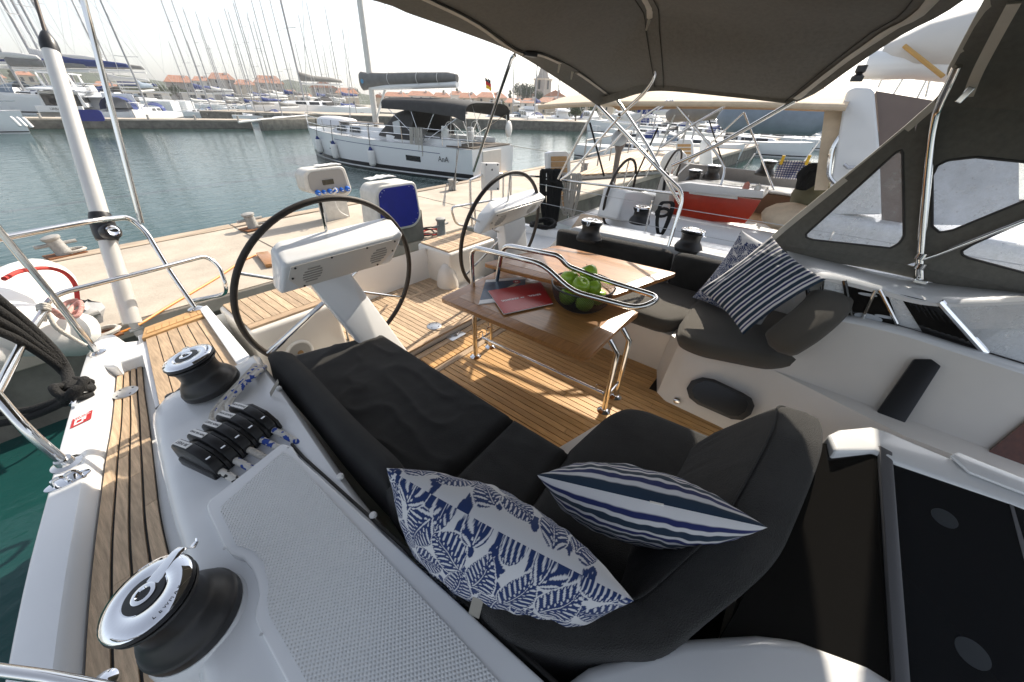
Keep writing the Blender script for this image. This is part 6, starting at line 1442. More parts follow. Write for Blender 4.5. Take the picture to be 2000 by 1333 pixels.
def rig(t, mx, deck, H, boomL, cover, thick=.085, spread=2, stays=True, mm=None, stern=-5, bow=5, half=1.6, boomh=1.35):
    m_ = mm or mat('grey mast', (.36, .36, .37), .4, .3)
    s = MB(); s.tube([V((mx, 0, deck)), V((mx - .02, 0, deck + H * .5)), V((mx - .06, 0, deck + H))], [thick, thick, thick * .6], 8); mo = s.build('mast', m_, t, 60, local=True)
    for k in range(spread):
        z = deck + H * (k + 1) / (spread + 1); w = .9 - .2 * k
        for sg in (1, -1): s = MB(); s.tube([V((mx, 0, z)), V((mx - .25, sg * w, z + .06))], .022, 5); s.build('spreader', m_, mo, 0, local=True)
    s = MB(); s.lathe([(0, 0), (.04, 0), (.03, .25), (0, .3)], (mx - .06, 0, deck + H), seg=6); s.build('masthead', m_, mo, 0, local=True)
    s = MB(); zb = deck + boomh; s.tube([V((mx - .1, 0, zb)), V((mx - boomL, 0, zb + .12))], .07, 8); bo_ = s.build('boom', whitep, t, 60, local=True)
    s = MB(); s.loft([[V((mx - boomL * f, w * math.cos(a), zb + .2 + .12 * f + h_ + h_ * math.sin(a))) for a in [i * math.pi / 5 for i in range(10)]] for f, w, h_ in ((.0, .10, .42), (.04, .17, .36), (.3, .19, .24), (.7, .17, .2), (.97, .12, .13), (1.0, .03, .04))]); s.build('sail_cover', cover, bo_, 60, local=True)
    if stays:
        for a, b_ in ((V((mx - .06, 0, deck + H)), V((bow, 0, deck + .1))), (V((mx - .06, 0, deck + H)), V((stern, .3, deck))), (V((mx - .05, 0, deck + H * .95)), V((mx - .3, half, deck))), (V((mx - .05, 0, deck + H * .95)), V((mx - .3, -half, deck))), (V((mx, 0, deck + H * .62)), V((mx - .1, half, deck)))):
            s = MB(); s.tube([a, b_], .012, 4); s.build('stay', steels, mo, 0, local=True)
    return mo
def sailboat(name, label, cover, hood_m, L=11, B=3.6, H=14, hullm=hullw, group=None, stripe=((.12, .22),)):
    t = thing(name, label, 'sailboat', (0, 0, 0), group)
    add_hull(t, L, B, 1.05, 1.35, hullm, stripe)
    cabin(t, -L * .12, L * .30, B * .62, B * .3, 1.1, 1.55, gel, nwin=3)
    rig(t, L * .08, 1.5, H, L * .40, cover, stern=-L / 2 + .2, bow=L / 2, half=B / 2)
    s = MB(); s.grid([[V((-L * .12 + .9 * f, B * .3 * math.cos(a), 1.2 + .75 * math.sin(a) * (1 - .35 * f))) for a in [i * math.pi / 8 for i in range(9)]] for f in (0, .4, .8, 1.0)]); s.build('sprayhood', hood_m, t, 60, local=True)
    s = MB(); s.tube([V((L * .42, .5, 1.35)), V((L * .42, .5, 1.9)), V((L * .52, 0, 1.95)), V((L * .42, -.5, 1.9)), V((L * .42, -.5, 1.35))], .018, 5); s.build('pulpit', steel, t, 0, local=True)
    for sg in (1, -1): s = MB(); s.tube([V((L * .42, sg * .5, 1.9)), V((0, sg * B * .46, 1.75)), V((-L * .46, sg * B * .40, 1.7))], .010, 4); s.build('guard_rail', steels, t, 0, local=True)
    return t
def cruiser(name, label, L=11, B=3.6, fly=True, group=None, cov=None):
    t = thing(name, label, 'motor boat', (0, 0, 0), group)
    add_hull(t, L, B, .95, 1.5, hullw, ((.08, .16),), tr=.9)
    c = cabin(t, -L * .22, L * .30, B * .78, B * .5, 1.15, 2.25, gel, nwin=3)
    if fly:
        s = MB(); s.loft([[V((-L * .30, -B * .36, 2.25)), V((-L * .30, B * .36, 2.25)), V((-L * .30, B * .36, 2.36)), V((-L * .30, -B * .36, 2.36))], [V((L * .12, -B * .26, 2.25)), V((L * .12, B * .26, 2.25)), V((L * .08, B * .26, 2.75)), V((L * .08, -B * .26, 2.75))]]); f_ = s.build('flybridge', gel, t, 30, bevel=.05, local=True)
        s = MB(); s.box(V((-L * .1, 0, 3.5)), (2.2, B * .6, .07)); s.build('hardtop', cov or gel, f_, 0, local=True)
        for sx_ in (-1, 1):
            for sg in (1, -1): s = MB(); s.tube([V((-L * .1 + sx_, sg * B * .27, 2.3)), V((-L * .1 + sx_ * .9, sg * B * .27, 3.5))], .03, 5); s.build('post', steel, f_, 0, local=True)
    else:
        s = MB(); s.grid([[V((-L * .22 - 2.0 * f, B * .36 * math.cos(a), 1.1 + .95 * math.sin(a))) for a in [i * math.pi / 8 for i in range(9)]] for f in (0, .5, 1.0)]); s.build('cockpit_cover', cov or navyc, t, 60, local=True)
    s = MB(); s.tube([V((L * .2, B * .4, 1.35)), V((L * .3, B * .34, 1.95)), V((L * .52, 0, 2.1)), V((L * .3, -B * .34, 1.95)), V((L * .2, -B * .4, 1.35))], .02, 5); s.build('bow_rail', steel, t, 0, local=True)
    return t
def at(o, p, heading):
    o.location = p; o.rotation_euler = (0, 0, heading)
# ---- the large yacht across the water
ya = thing('cruising_yacht', 'large white cruising yacht with grey sail cover and black bimini moored across the quay', 'sailing yacht', (0, 0, 0))
Sx, Bw = V((13.42, 11.65, WL)), V((11.45, 23.6, WL)); fwd = (Bw - Sx).normalized(); Ly = 12.3
yc = Sx + fwd * (Ly / 2); hd = math.atan2(fwd.y, fwd.x)
YS, yh = add_hull(ya, Ly, 4.0, 1.22, 1.42, hullw, ((-.12, .07), (.13, .30)), tr=.86, deckm=gel)
YM = Matrix.Translation(yc) @ Matrix.Rotation(hd, 4, 'Z'); YI = YM.inverted()
def side(x, z, sg=1):
    t = (x + Ly / 2) / Ly; i = min(len(YS) - 2, max(0, int(t * (len(YS) - 1)))); f = t * (len(YS) - 1) - i
    a, b_ = YS[i], YS[i + 1]; d0, m0, w0 = a[0].lerp(b_[0], f), a[1].lerp(b_[1], f), a[2].lerp(b_[2], f)
    y_ = lerp(w0.y, m0.y, z / m0.z) if z < m0.z else lerp(m0.y, d0.y, (z - m0.z) / (d0.z - m0.z))
    return V((x, sg * y_, z))
NEAR = 1
for x0, x1, z0_, z1_ in ((4.75, 5.0, .80, 1.02), (2.2, 2.9, .62, .98), (-3.55, -2.75, .58, .80)):
    s = MB(); s.add([side(x, z_) + V((0, .012, 0)) for x, z_ in ((x0, z0_), (x1, z0_ + .02), (x1, z1_ + .02), (x0, z1_))], [(0, 1, 2, 3)]); s.build('hull_window', dglass, ya, 0, local=True)
s = MB(); s.grid([[side(x, lerp(.95, 1.2, (x + Ly / 2) / Ly) + dz) + V((0, .012, 0)) for dz in (0, .02)] for x in [-4.6 + .6 * i for i in range(17)]]); s.build('sheer_line', navyc, ya, 0, local=True)
cb4 = cabin(ya, -1.4, 3.9, 2.7, 1.2, 1.28, 1.72, gel, nwin=0)
for a, b_ in ((1.0, 1.9), (2.2, 3.0)):
    def q(x, f): w = lerp(2.7, 1.2, (x + 1.4) / 5.3) / 2; return V((x, w * lerp(1, .86, f) + .03, lerp(1.28, 1.72, f)))
    s = MB(); s.add([q(a, .32), q(b_, .32), q(b_ - .05, .82), q(a, .82)], [(0, 1, 2, 3)]); s.build('window', dglass, cb4, 0, local=True)
# mast foot found from where it stands in the photograph
def on_axis(px_, py_):
    """point on the yacht's centre plane seen at a pixel, in the yacht's own axes"""
    d = ray(px_, py_); n_ = V((-fwd.y, fwd.x, 0)); p = EYE + d * ((yc - EYE).dot(n_) / d.dot(n_)); return YI @ p
mf = on_axis(733, 232); b0_, b1_ = on_axis(712, 160), on_axis(893, 158); g0, g1 = on_axis(700, 140), on_axis(895, 136)
s = MB(); s.tube([V((mf.x, 0, 1.7)), V((mf.x - .25, 0, 9)), V((mf.x - .55, 0, 19))], [.14, .13, .09], 12); mo = s.build('mast', alu, ya, 60, local=True)
s = MB(); s.tube([V((mf.x - .1, 0, b0_.z - .22)), V((b1_.x, 0, b1_.z - .12))], .125, 12); bo_ = s.build('boom', hullw, ya, 60, local=True)
s = MB(); rings = []
for f, w, up_, lo in ((-.01, .06, .25, -.15), (.02, .2, .34, -.3), (.08, .26, .30, -.25), (.3, .26, .26, -.1), (.6, .24, .26, -.06), (.92, .2, .24, -.02), (1.0, .12, .16, .0)):
    c = V((lerp(b0_.x + .25, b1_.x, f), 0, lerp(b0_.z, b1_.z, f))); h_ = (up_ - lo) / 2 + .06; cz = (up_ + lo) / 2
    rings.append([c + V((0, w * math.cos(a), cz + h_ * math.sin(a))) for a in [i * math.pi / 7 for i in range(14)]])
s.loft(rings); sc_ = s.build('sail_cover', greyc, bo_, 60, local=True)
for f in (.35, .65, .85): s = MB(); c = V((lerp(b0_.x + .25, b1_.x, f), 0, lerp(b0_.z, b1_.z, f))); s.tube([c + V((0, .29 * math.cos(a), .1 + .27 * math.sin(a))) for a in [i * math.pi / 8 for i in range(16)]], .012, 4, closed=True); s.build('tie', whitep, sc_, 0, local=True)
s = MB(); c = V((lerp(b0_.x + .25, b1_.x, .07), .285, lerp(b0_.z, b1_.z, .07))); s.lathe([(0, 0), (.09, 0), (.09, .008), (0, .008)], c, (0, 1, 0), 14); s.build('emblem', mat('pale blue emblem', (.12, .32, .52), .6), sc_, 0, local=True)
for a, b_ in ((V((mf.x - .5, 0, 18)), V((6.3, 0, 1.5))), (V((mf.x - .5, 0, 18)), V((-6, .6, 1.2))), (V((mf.x - .4, 0, 15)), side(mf.x - .4, 1.25)), (V((mf.x - .4, 0, 15)), side(mf.x - .4, 1.25, -1)), (V((mf.x - .2, 0, 9)), side(mf.x - .2, 1.25)), (V((b1_.x + .1, 0, b1_.z)), V((mf.x - .5, 0, 17))), (V((b1_.x + .3, 0, b1_.z)), V((b1_.x + .3, .3, 1.3))), (V((mf.x - .3, 0, 12)), V((lerp(b0_.x, b1_.x, .45), 0, b1_.z + .2))), (V((mf.x - .3, 0, 12)), V((lerp(b0_.x, b1_.x, .7), 0, b1_.z + .2)))):
    s = MB(); s.tube([a, b_], .011, 4); s.build('stay', steels, mo, 0, local=True)
s = MB(); s.tube([V((mf.x - .1, 0, 2.0)), V((mf.x - 1.0, 0, b0_.z - .2))], .05, 8); s.build('vang', whitep, mo, 0, local=True)
# sprayhood and bimini
h0, h1 = on_axis(790, 232), on_axis(905, 262)
def arch_(x, w, z0_, z1_, n=12, p=.6): return [V((x, w * math.copysign(abs(math.cos(a)) ** p, math.cos(a)), z0_ + (z1_ - z0_) * abs(math.sin(a)) ** p)) for a in [i * math.pi / n for i in range(n + 1)]]
s = MB(); s.grid([arch_(-.55, 1.25, 1.4, 1.55), arch_(-1.0, 1.38, 1.4, 1.95), arch_(-1.55, 1.45, 1.35, 2.42), arch_(-2.4, 1.5, 1.35, 2.62), arch_(-2.9, 1.5, 1.35, 2.60)]); hd_ = s.build('sprayhood', darkc, ya, 60, local=True, solid=.02)
s = MB(); s.add([V((-1.75, 1.47, 1.55)), V((-2.2, 1.5, 1.55)), V((-2.2, 1.49, 2.1)), V((-1.75, 1.46, 2.0))], [(0, 1, 2, 3)]); s.build('vinyl_window', mat('pale vinyl', (.6, .62, .63), .2), hd_, 0, local=True)
s = MB(); s.grid([[p + V((0, 0, .05 * math.sin(f * math.pi))) for p in arch_(lerp(-1.5, -5.9, f), 1.75, lerp(2.5, 2.28, f) - .1 * (f > .9), lerp(2.92, 2.86, f) - .08 * max(0, f - .6), 12, .45)] for f in [i / 8 for i in range(9)]]); bm_ = s.build('bimini', darkc, ya, 60, local=True, solid=.02)
for a, b_ in (((-3.1, 1.7, 2.5), (-3.6, 1.75, 1.3)), ((-5.7, 1.7, 2.4), (-3.6, 1.75, 1.3)), ((-1.7, 1.7, 2.6), (-3.6, 1.75, 1.3)), ((-4.4, 1.7, 2.5), (-3.6, 1.75, 1.3)), ((-5.8, 1.6, 2.4), (-5.9, 1.6, 1.3))):
    for sg in (1, -1): s = MB(); s.tube([V((a[0], sg * a[1], a[2])), V((b_[0], sg * b_[1], b_[2]))], .016, 6); s.build('frame_tube', steel, bm_, 0, local=True)
# cockpit coaming, seats, wheels, transom opening
for sg in (1, -1):
    s = MB(); s.prism([(-1.2, sg * 1.0, 1.2), (-1.2, sg * 1.45, 1.2), (-4.6, sg * 1.5, 1.2), (-5.4, sg * 1.35, 1.2), (-4.6, sg * 1.1, 1.2)], (0, 0, .30)); s.build('coaming', gel, ya, 40, bevel=.06, local=True)
s = MB(); s.prism([(-4.7, -1.5, 1.22), (-6.1, -1.5, 1.22), (-6.1, 1.5, 1.22), (-4.7, 1.5, 1.22)], (0, 0, .06)); s.build('helm_seat_pad', mat('brown pad', (.10, .08, .06), .8), ya, 0, local=True)
for sg in (1, -1):
    s = MB(); c = V((-4.55, sg * .95, 1.72)); s.tube([c + V((.05 * math.sin(a), .40 * math.cos(a), .40 * math.sin(a))) for a in [i * math.pi / 12 for i in range(24)]], .018, 6, closed=True); w_ = s.build('steering_wheel', whitep, ya, 50, local=True)
    for a in (0, 1.26, 2.5, 3.77, 5.0): s = MB(); s.tube([c, c + V((0, .39 * math.cos(a), .39 * math.sin(a)))], .01, 5); s.build('spoke', steel, w_, 0, local=True)
    s = MB(); s.box(c + V((.3, 0, -.3)), (.3, .35, .9), taper=.8); s.build('console', gel, ya, 40, bevel=.05, local=True)
s = MB(); s.box(V((-4.7, 1.55, 1.78)), (.3, .04, .42)); s.build('white_box', whitep, ya, 0, bevel=.02, local=True)
s = MB(); s.box(V((-6.16, .2, .62)), (.05, 1.5, 1.0)); s.build('transom_recess', gelc, ya, 0, bevel=.01, local=True)
s = MB(); s.box(V((-6.5, .1, .12)), (.8, 2.3, .1)); s.build('bathing_platform', teakx, ya, 0, bevel=.02, local=True)
for pts in ([(-4.6, 1.62, 1.25), (-4.6, 1.62, 1.85), (-6.1, 1.55, 1.85), (-6.1, 1.55, 1.25)], [(-4.6, 1.62, 1.55), (-6.1, 1.55, 1.55)], [(-5.4, 1.6, 1.25), (-5.4, 1.6, 1.85)], [(5.2, .75, 1.4), (5.3, .7, 2.0), (6.35, 0, 2.1), (5.3, -.7, 2.0), (5.2, -.75, 1.4)], [(-4.6, 1.75, 1.85), (0, 1.95, 1.9), (3, 1.6, 1.95), (5.3, .7, 2.0)], [(-4.6, 1.75, 1.58), (0, 1.95, 1.62), (3, 1.6, 1.66), (5.3, .7, 1.7)]):
    s = MB(); s.tube(rcorner([V(p) for p in pts], .1, 3), .014, 6); s.build('rail', steel, ya, 0, local=True)
for x in (-2.6, -.6, 1.4, 3.3): s = MB(); p = side(x, 1.25); s.tube([p + V((0, -.08, 0)), p + V((0, -.08, .65))], .014, 6); s.build('stanchion', steel, ya, 0, local=True)
# life-ring, flagstaff with flag
s = MB(); s.ball(V((-5.95, -1.6, 1.85)), .28, 8, (.35, 1, 1.2)); s.build('lifebuoy_bag', whitep, ya, 60, local=True)
# inverted dinghy on the foredeck
s = MB(); rings = []
for f, w, h_ in ((0, .2, .15), (.06, .62, .34), (.5, .68, .4), (.85, .6, .38), (1, .25, .2)): rings.append([V((lerp(2.7, 5.0, f), w * math.cos(a), 1.60 + (.02 if f else 0) + h_ * abs(math.sin(a)) ** .6)) for a in [i * math.pi / 8 for i in range(9)]])
s.loft(rings); tag(s.build('dinghy', mat('white dinghy rubber', (.66, .66, .68), .45), ya, 60, local=True))
s = MB(); s.box(V((1.6, .3, 1.8)), (2.6, .6, .10)); s.build('folded_gangway', mat('taupe gangway', (.20, .17, .15), .7), ya, 0, bevel=.03, local=True)
at(ya, yc, hd)
# mooring rope hank over the rail and stern lines
ctp = YM @ V((-3.45, 1.78, 1.85))
rc2 = thing('rope_coil', 'long grey-beige hank of rope hanging on the rail of the large cruising yacht', 'rope', ctp)
for k in range(14):
    dx = rnd.uniform(-.32, .32); l_ = rnd.uniform(.75, 1.05); p = ctp + fwd * dx + V((-.06, 0, 0))
    s = MB(); s.tube(cr([p + V((0, 0, .03)), p + V((-.05, rnd.uniform(-.05, .05), -l_ * .5)), p + V((-.04, .02, -l_)), p + V((-.04, .09, -l_ * .96)), p + V((-.02, .09, -l_ * .4)), p + V((0, .06, .02))], 4), .018, 5); s.build('strand', whrope, rc2, 60)
for k, x in enumerate((4.0, 2.05, -.8)):
    p = YM @ (side(x, .66 - .06 * k) + V((0, .16, 0)))
    f_ = thing('fender', ['white fender nearest the bow of the large cruising yacht', 'white fender amidships on the large cruising yacht by the square hull window', 'white fender abaft amidships on the large cruising yacht'][k], 'fender', p, 'fenders of the large cruising yacht')
    s = MB(); s.lathe([(0, -.38), (.05, -.37), (.07, -.33), (0, -.30)], p, seg=12); s.build('end_cap', navyc, f_, 60)
    s = MB(); s.lathe([(.07, -.33), (.14, -.29), (.155, -.2), (.155, .24), (.14, .30), (.08, .34)], p, seg=18); s.build('body', fend, f_, 60)
    s = MB(); s.lathe([(.12, .30), (.09, .36), (.045, .46), (0, .47)], p, seg=14); s.build('top_cap', navyc, f_, 60)
    s = MB(); s.tube([p + V((0, 0, .45)), YM @ (side(x, 1.25) + V((0, 0, .66)))], .014, 5); s.build('lanyard', blkrope, f_)
for k, (a, b_) in enumerate((((-5.5, 1.7, 1.25), Z(884, 372, .28)), ((-5.45, 1.75, 1.25), Z(888, 372, .3)), ((-6.0, -1.5, 1.2), V((15.5, 8.9, .2))))):
    s = MB(); s.tube([YM @ V(a), b_], .014, 5); solo(s, 'stern_line', blkrope if k < 2 else whrope, ['first', 'second', 'third'][k] + ' stern line from the large cruising yacht to the quay', 'rope', 'stern lines')
text('lettering', 'AnA', .30, inkb, frame(YM @ (side(-4.75, .78) + V((0, .02, 0))), -fwd, V((0, 0, 1))), None)['label'] = 'small dark italic letters on the hull of the large cruising yacht'
bpy.data.objects['lettering'] if 'lettering' in bpy.data.objects else None
# ================================================================== FAR BOATS
P1 = sailboat('moored_sailboat', 'x', navyc, navyc, 11, 3.6, 14.5, group='sailboats moored along the far pontoons')
P2 = sailboat('moored_sailboat', 'x', greyc, darkc, 12, 3.8, 16, group='sailboats moored along the far pontoons')
P3 = sailboat('moored_sailboat', 'x', mat('white sail cover', (.6, .6, .58), .8), bluegrey, 9.5, 3.2, 12, group='sailboats moored along the far pontoons')
protos = [P1, P2, P3]; used = set()
def moor(k, p, hd_, label, sc=1.0, mast_top=None):
    src = protos[k]
    if k in used: o = dup(src, label=label)
    else: used.add(k); o = src; o['label'] = label
    at(o, p, hd_); o.scale = (sc,) * 3; return o
covn = ['navy', 'grey', 'white']
# masts measured on the photograph: foot column, foot row, top row, distance, prototype, heading
left = [(380, 198, 87, 74, 2), (394, 198, 99, 80, 0), (414, 198, 103, 70, 2), (449, 200, 33, 66, 1), (449, 200, 92, 90, 2), (485, 202, 42, 68, 0), (503, 203, 21, 62, 1), (521, 204, 9, 64, 0), (539, 205, 31, 72, 2), (555, 210, 0, 55, 1), (586, 200, 127, 95, 2), (600, 200, 130, 100, 0), (632, 200, 99, 80, 2), (668, 200, 97, 76, 0), (697, 200, 61, 66, 1), (652, 200, 110, 98, 2)]
pos_n = ['first', 'second', 'third', 'fourth', 'fifth', 'sixth', 'seventh', 'eighth', 'ninth', 'tenth', 'eleventh', 'twelfth', 'thirteenth', 'fourteenth', 'fifteenth', 'sixteenth', 'seventeenth', 'eighteenth', 'nineteenth', 'twentieth']
proto_h = [16, 17.5, 13.5]
for i, (bx_, by_, ty_, dist, k) in enumerate(left):
    p = AT(bx_, dist, WL, by_); top = HZ(bx_ - (by_ - ty_) * .3, ty_, dist) - WL
    sc = max(.6, min(1.5, top / proto_h[k]))
    moor(k, p, R(205 + rnd.uniform(-8, 8)), 'white sailboat with %s sail cover, %s mast from the left in the far left row' % (covn[k], pos_n[i]), sc)
# tall masts crossing the left edge of the sky: yachts at the left pontoon
for i, (bx_, dist, k, sc) in enumerate(((196, 84, 1, 1.7), (172, 80, 0, 1.7), (160, 88, 1, 1.7), (140, 86, 2, 1.9), (250, 90, 2, 1.3), (262, 95, 0, 1.15), (90, 82, 1, 1.6), (60, 86, 0, 1.7), (20, 84, 2, 1.8))):
    moor(k, AT(bx_, dist, WL, 200), R(150 + rnd.uniform(-6, 6)), '%s sail cover sailboat behind the backstay tube, %s in that cluster' % (covn[k], pos_n[i]), sc)
# single nearer mast left of the cruising yacht
moor(1, AT(614, 72, WL, 205), R(190), 'grey sail cover sailboat whose tall mast stands just left of the cruising yacht', 1.55)
# right hand rows
right = [(1004, 70, 2, .95, 200), (1046, 64, 0, 1.0, 205), (1090, 72, 2, 1.0, 190), (1128, 80, 1, .9, 200), (1262, 34, 0, .8, 95), (1300, 40, 1, .85, 95), (1345, 31, 2, .8, 275), (1385, 46, 0, .9, 92), (1425, 52, 2, .9, 92), (1462, 38, 1, .8, 275), (1500, 60, 0, .9, 92), (1535, 68, 2, .9, 92), (1570, 52, 0, .8, 275)]
for i, (bx_, dist, k, sc, hd_) in enumerate(right):
    moor(k, AT(bx_, dist, WL, 225), R(hd_), '%s sail cover sailboat beyond the port bimini, %s in the right hand rows' % (covn[k], pos_n[i]), sc)
# motor boats
C1 = cruiser('motor_cruiser', 'x', 11, 3.7, True, 'motor cruisers along the far quay')
C2 = cruiser('motor_cruiser', 'x', 8.5, 3.0, False, 'motor cruisers along the far quay')
cu = [False, False]
def cru(k, p, hd_, label, sc=1.0):
    o = (C1, C2)[k]
    if cu[k]: o = dup(o)
    cu[k] = True; o['label'] = label; at(o, p, hd_); o.scale = (sc,) * 3; return o
# far quay on the right, its row of motor cruisers
qa, qb = Z(880, 250, WL), Z(1330, 262, WL); qd_ = (qb - qa).normalized(); qn_ = V((-qd_.y, qd_.x, 0))
if qn_.dot(qa - EYE) < 0: qn_ = -qn_
qa = qa - qd_ * 30; qb = qb + qd_ * 120
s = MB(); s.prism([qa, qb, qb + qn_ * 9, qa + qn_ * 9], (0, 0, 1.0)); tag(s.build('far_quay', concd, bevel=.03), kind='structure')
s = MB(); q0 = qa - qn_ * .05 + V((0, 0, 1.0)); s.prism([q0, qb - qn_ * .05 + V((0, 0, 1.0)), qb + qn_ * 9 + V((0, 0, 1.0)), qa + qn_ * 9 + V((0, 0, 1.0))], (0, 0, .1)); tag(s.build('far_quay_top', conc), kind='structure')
for k in range(11):
    p = qa + qd_ * (26 + 5.6 * k) + qn_ * (15.5 + rnd.uniform(-.6, .6))
    cru(k % 2 if k % 3 else 0, p, math.atan2(qn_.y, qn_.x) + (math.pi if k % 2 else 0) + rnd.uniform(-.05, .05), 'white %s on the far right quay, %s from the cruising yacht' % (('flybridge motor cruiser' if (k % 2 if k % 3 else 0) == 0 else 'motor boat with navy cover'), pos_n[k]), rnd.uniform(.85, 1.05))
cru(1, Z(1195, 258, WL) - qn_ * 2.0, math.atan2(-qd_.y, -qd_.x), 'low pale motor boat lying alongside the far right quay', 1.0)
# left pier with its motor yachts
pa_, pb_ = Z(40, 252, WL), Z(494, 252, WL); pd = (pb_ - pa_).normalized(); pn_ = V((-pd.y, pd.x, 0))
if pn_.dot(pa_ - EYE) < 0: pn_ = -pn_
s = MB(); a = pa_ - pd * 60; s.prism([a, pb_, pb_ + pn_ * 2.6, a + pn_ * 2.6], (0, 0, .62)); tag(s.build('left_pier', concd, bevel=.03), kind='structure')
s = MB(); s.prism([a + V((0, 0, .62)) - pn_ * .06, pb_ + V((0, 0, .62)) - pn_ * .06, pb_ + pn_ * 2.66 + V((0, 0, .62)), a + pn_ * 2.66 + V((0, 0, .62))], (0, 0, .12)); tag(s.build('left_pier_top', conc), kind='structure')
for k in range(9):
    p = pb_ - pd * (1 + 3.4 * k) + pn_ * .3 + V((0, 0, .74)); s = MB(); s.lathe([(.1, 0), (.08, .3), (.12, .32), (0, .36)], p, seg=8); solo(s, 'mooring_post', conci, 'small mooring post on the left pier, %s from its open end' % pos_n[k], 'mooring post', 'posts on the left pier', origin=p)
s = MB(); e0, e1 = Z(516, 256, WL), Z(660, 250, WL); s.prism([e0, e1, e1 + V((1.2, 4, 0)), e0 + V((1.2, 4, 0))], (0, 0, .9)); tag(s.build('pier_head', concd, bevel=.04), kind='structure')
s = MB(); s.tube([Z(466, 239, 0) , Z(600, 226, .3)], .1, 6); solo(s, 'footbridge_tube', steels, 'pale grey tube gangway leading to the pier head', 'gangway')
hdp = math.atan2(pn_.y, pn_.x)
BY = thing('motor_yacht', 'big grey and white motor yacht stern-to at the left pier, dark saloon windows', 'motor yacht', (0, 0, 0))
add_hull(BY, 20, 5.6, 1.7, 2.4, hullw, ((.1, .2),), tr=.94)
s = MB(); s.box(V((-10.02, 0, 1.0)), (.06, 5.0, 1.1)); tr_o = s.build('transom', mat('warm grey paint', (.36, .33, .31), .35), BY, 0, bevel=.02, local=True)
s = MB(); s.box(V((-10.3, 0, 2.0)), (.6, 5.0, .8)); s.build('white_stern_band', gel, BY, 0, bevel=.05, local=True)
s = MB(); s.box(V((-10.08, 0, .75)), (.05, 2.2, .6)); s.build('garage_door', whitep, tr_o, 0, bevel=.04, local=True)
cabin(BY, -8, 5, 5.0, 3.2, 2.2, 4.2, gel, nwin=4)
s = MB(); s.box(V((-8.1, 0, 3.1)), (.08, 4.0, 1.5)); s.build('saloon_door', dglass, BY, 0, bevel=.05, local=True)
s = MB(); s.loft([[V((-10.2, -2.6, 4.3)), V((-10.2, 2.6, 4.3)), V((-10.2, 2.6, 4.5)), V((-10.2, -2.6, 4.5))], [V((4, -2.0, 4.3)), V((4, 2.0, 4.3)), V((3, 2.0, 5.2)), V((3, -2.0, 5.2))]]); s.build('flybridge', gel, BY, 30, bevel=.08, local=True)
s = MB(); s.box(V((-3, 0, 6.5)), (6, 3.6, .16)); s.build('hardtop', gel, BY, 0, bevel=.06, local=True)
for sx_ in (-5.5, -.5):
    for sg in (1, -1): s = MB(); s.loft([[V((sx_ + d, sg * 1.6, 4.5)) for d in (-.6, .6)] + [V((sx_ + d, sg * 1.7, 4.5)) for d in (.6, -.6)], [V((sx_ - .9 + d, sg * 1.6, 6.45)) for d in (-.25, .25)] + [V((sx_ - .9 + d, sg * 1.7, 6.45)) for d in (.25, -.25)]]); s.build('hardtop_leg', gel, BY, 0, local=True)
text('lettering', 'URBANICA', .42, inkb, Matrix.Translation((-10.62, 0, 2.0)) @ Matrix.Rotation(R(-90), 4, 'Z') @ Matrix.Rotation(R(90), 4, 'X'), BY)
at(BY, Z(110, 248, WL) + pn_ * 9.6, hdp); BY.scale = (.62,) * 3
cru(1, Z(225, 248, WL) + pn_ * 8.0, hdp, 'white motor boat stern-to at the left pier beside the blue panel', 1.15)
cru(0, Z(165, 248, WL) + pn_ * 9.5, hdp, 'white flybridge cruiser stern-to at the left pier, mostly behind the backstay tube', .95)
s = MB(); p = Z(176, 226, .35); s.prism([p + pd * a - pn_ * .1 + V((0, 0, b_)) for a, b_ in rrect(1.5, .75, .2)], pn_ * .12); solo(s, 'blue_board', bluep, 'blue panel with rounded corners standing at the left pier', 'panel', origin=p)
WB = cruiser('motor_yacht', 'white motor yacht bow with hanging white fenders at the left edge', 13, 4.4, True)
at(WB, Z(-160, 262, WL) + V((0, 2, 0)), R(-38)); WB.scale = (.95,) * 3
for k in range(3):
    p = Z(30 + 12 * k, 238 + k, .1); f_ = thing('fender', 'long white fender on the white yacht bow at the left edge, %s from the left' % pos_n[k], 'fender', p, 'fenders on the left white yacht')
    s = MB(); s.lathe([(0, -.3), (.10, -.27), (.10, .2), (.06, .3), (0, .32)], p, (-.3, .2, 1), 14); s.build('body', fend, f_, 60)
# small open boat beyond the pier
s = sailboat('small_sailboat', 'small white sailboat with a black sheer stripe beyond the left pier', bluegrey, navyc, 8.5, 3.0, 12.0, stripe=((.5, .58),)); at(s, AT(292, 57, WL, 205), R(240))
# ================================================================== SHORE, TOWN, TREES
shp = [AT(-900, 70, 0, 205), AT(60, 88, 0, 205), AT(330, 104, 0, 205), AT(620, 108, 0, 205), AT(900, 70, 0, 205), AT(1120, 58, 0, 205), AT(1500, 120, 0, 205), AT(2300, 170, 0, 205)]
far_ = [AT(x_, 420, 0, 205) for x_ in (2300, 1500, 1120, 900, 620, 330, 60, -900)]
s = MB(); s.prism([V((p.x, p.y, -3)) for p in shp + far_], (0, 0, 3.05)); tag(s.build('shore', mat('pale shore paving', (.40, .37, .32), .9, var=.2, vscale=.2)), kind='structure')
s = MB(); rows = []
for j in range(9):
    row = []
    for i in range(41):
        x_ = -700 + i * 75; d = 200 + j * 26; hz = (9 + 6 * nz.noise(V((x_ * .004, 3, 0))) + 5 * nz.noise(V((x_ * .011, 7, 0)))) * min(1, j / 4) * (.55 if x_ > 700 else 1)
        row.append(AT(x_, d, max(.02, hz), 205))
    rows.append(row)
s.grid(rows); tag(s.build('hills', mat('wooded hill', (.06, .075, .045), .95, var=.5, vscale=.15)), kind='structure')
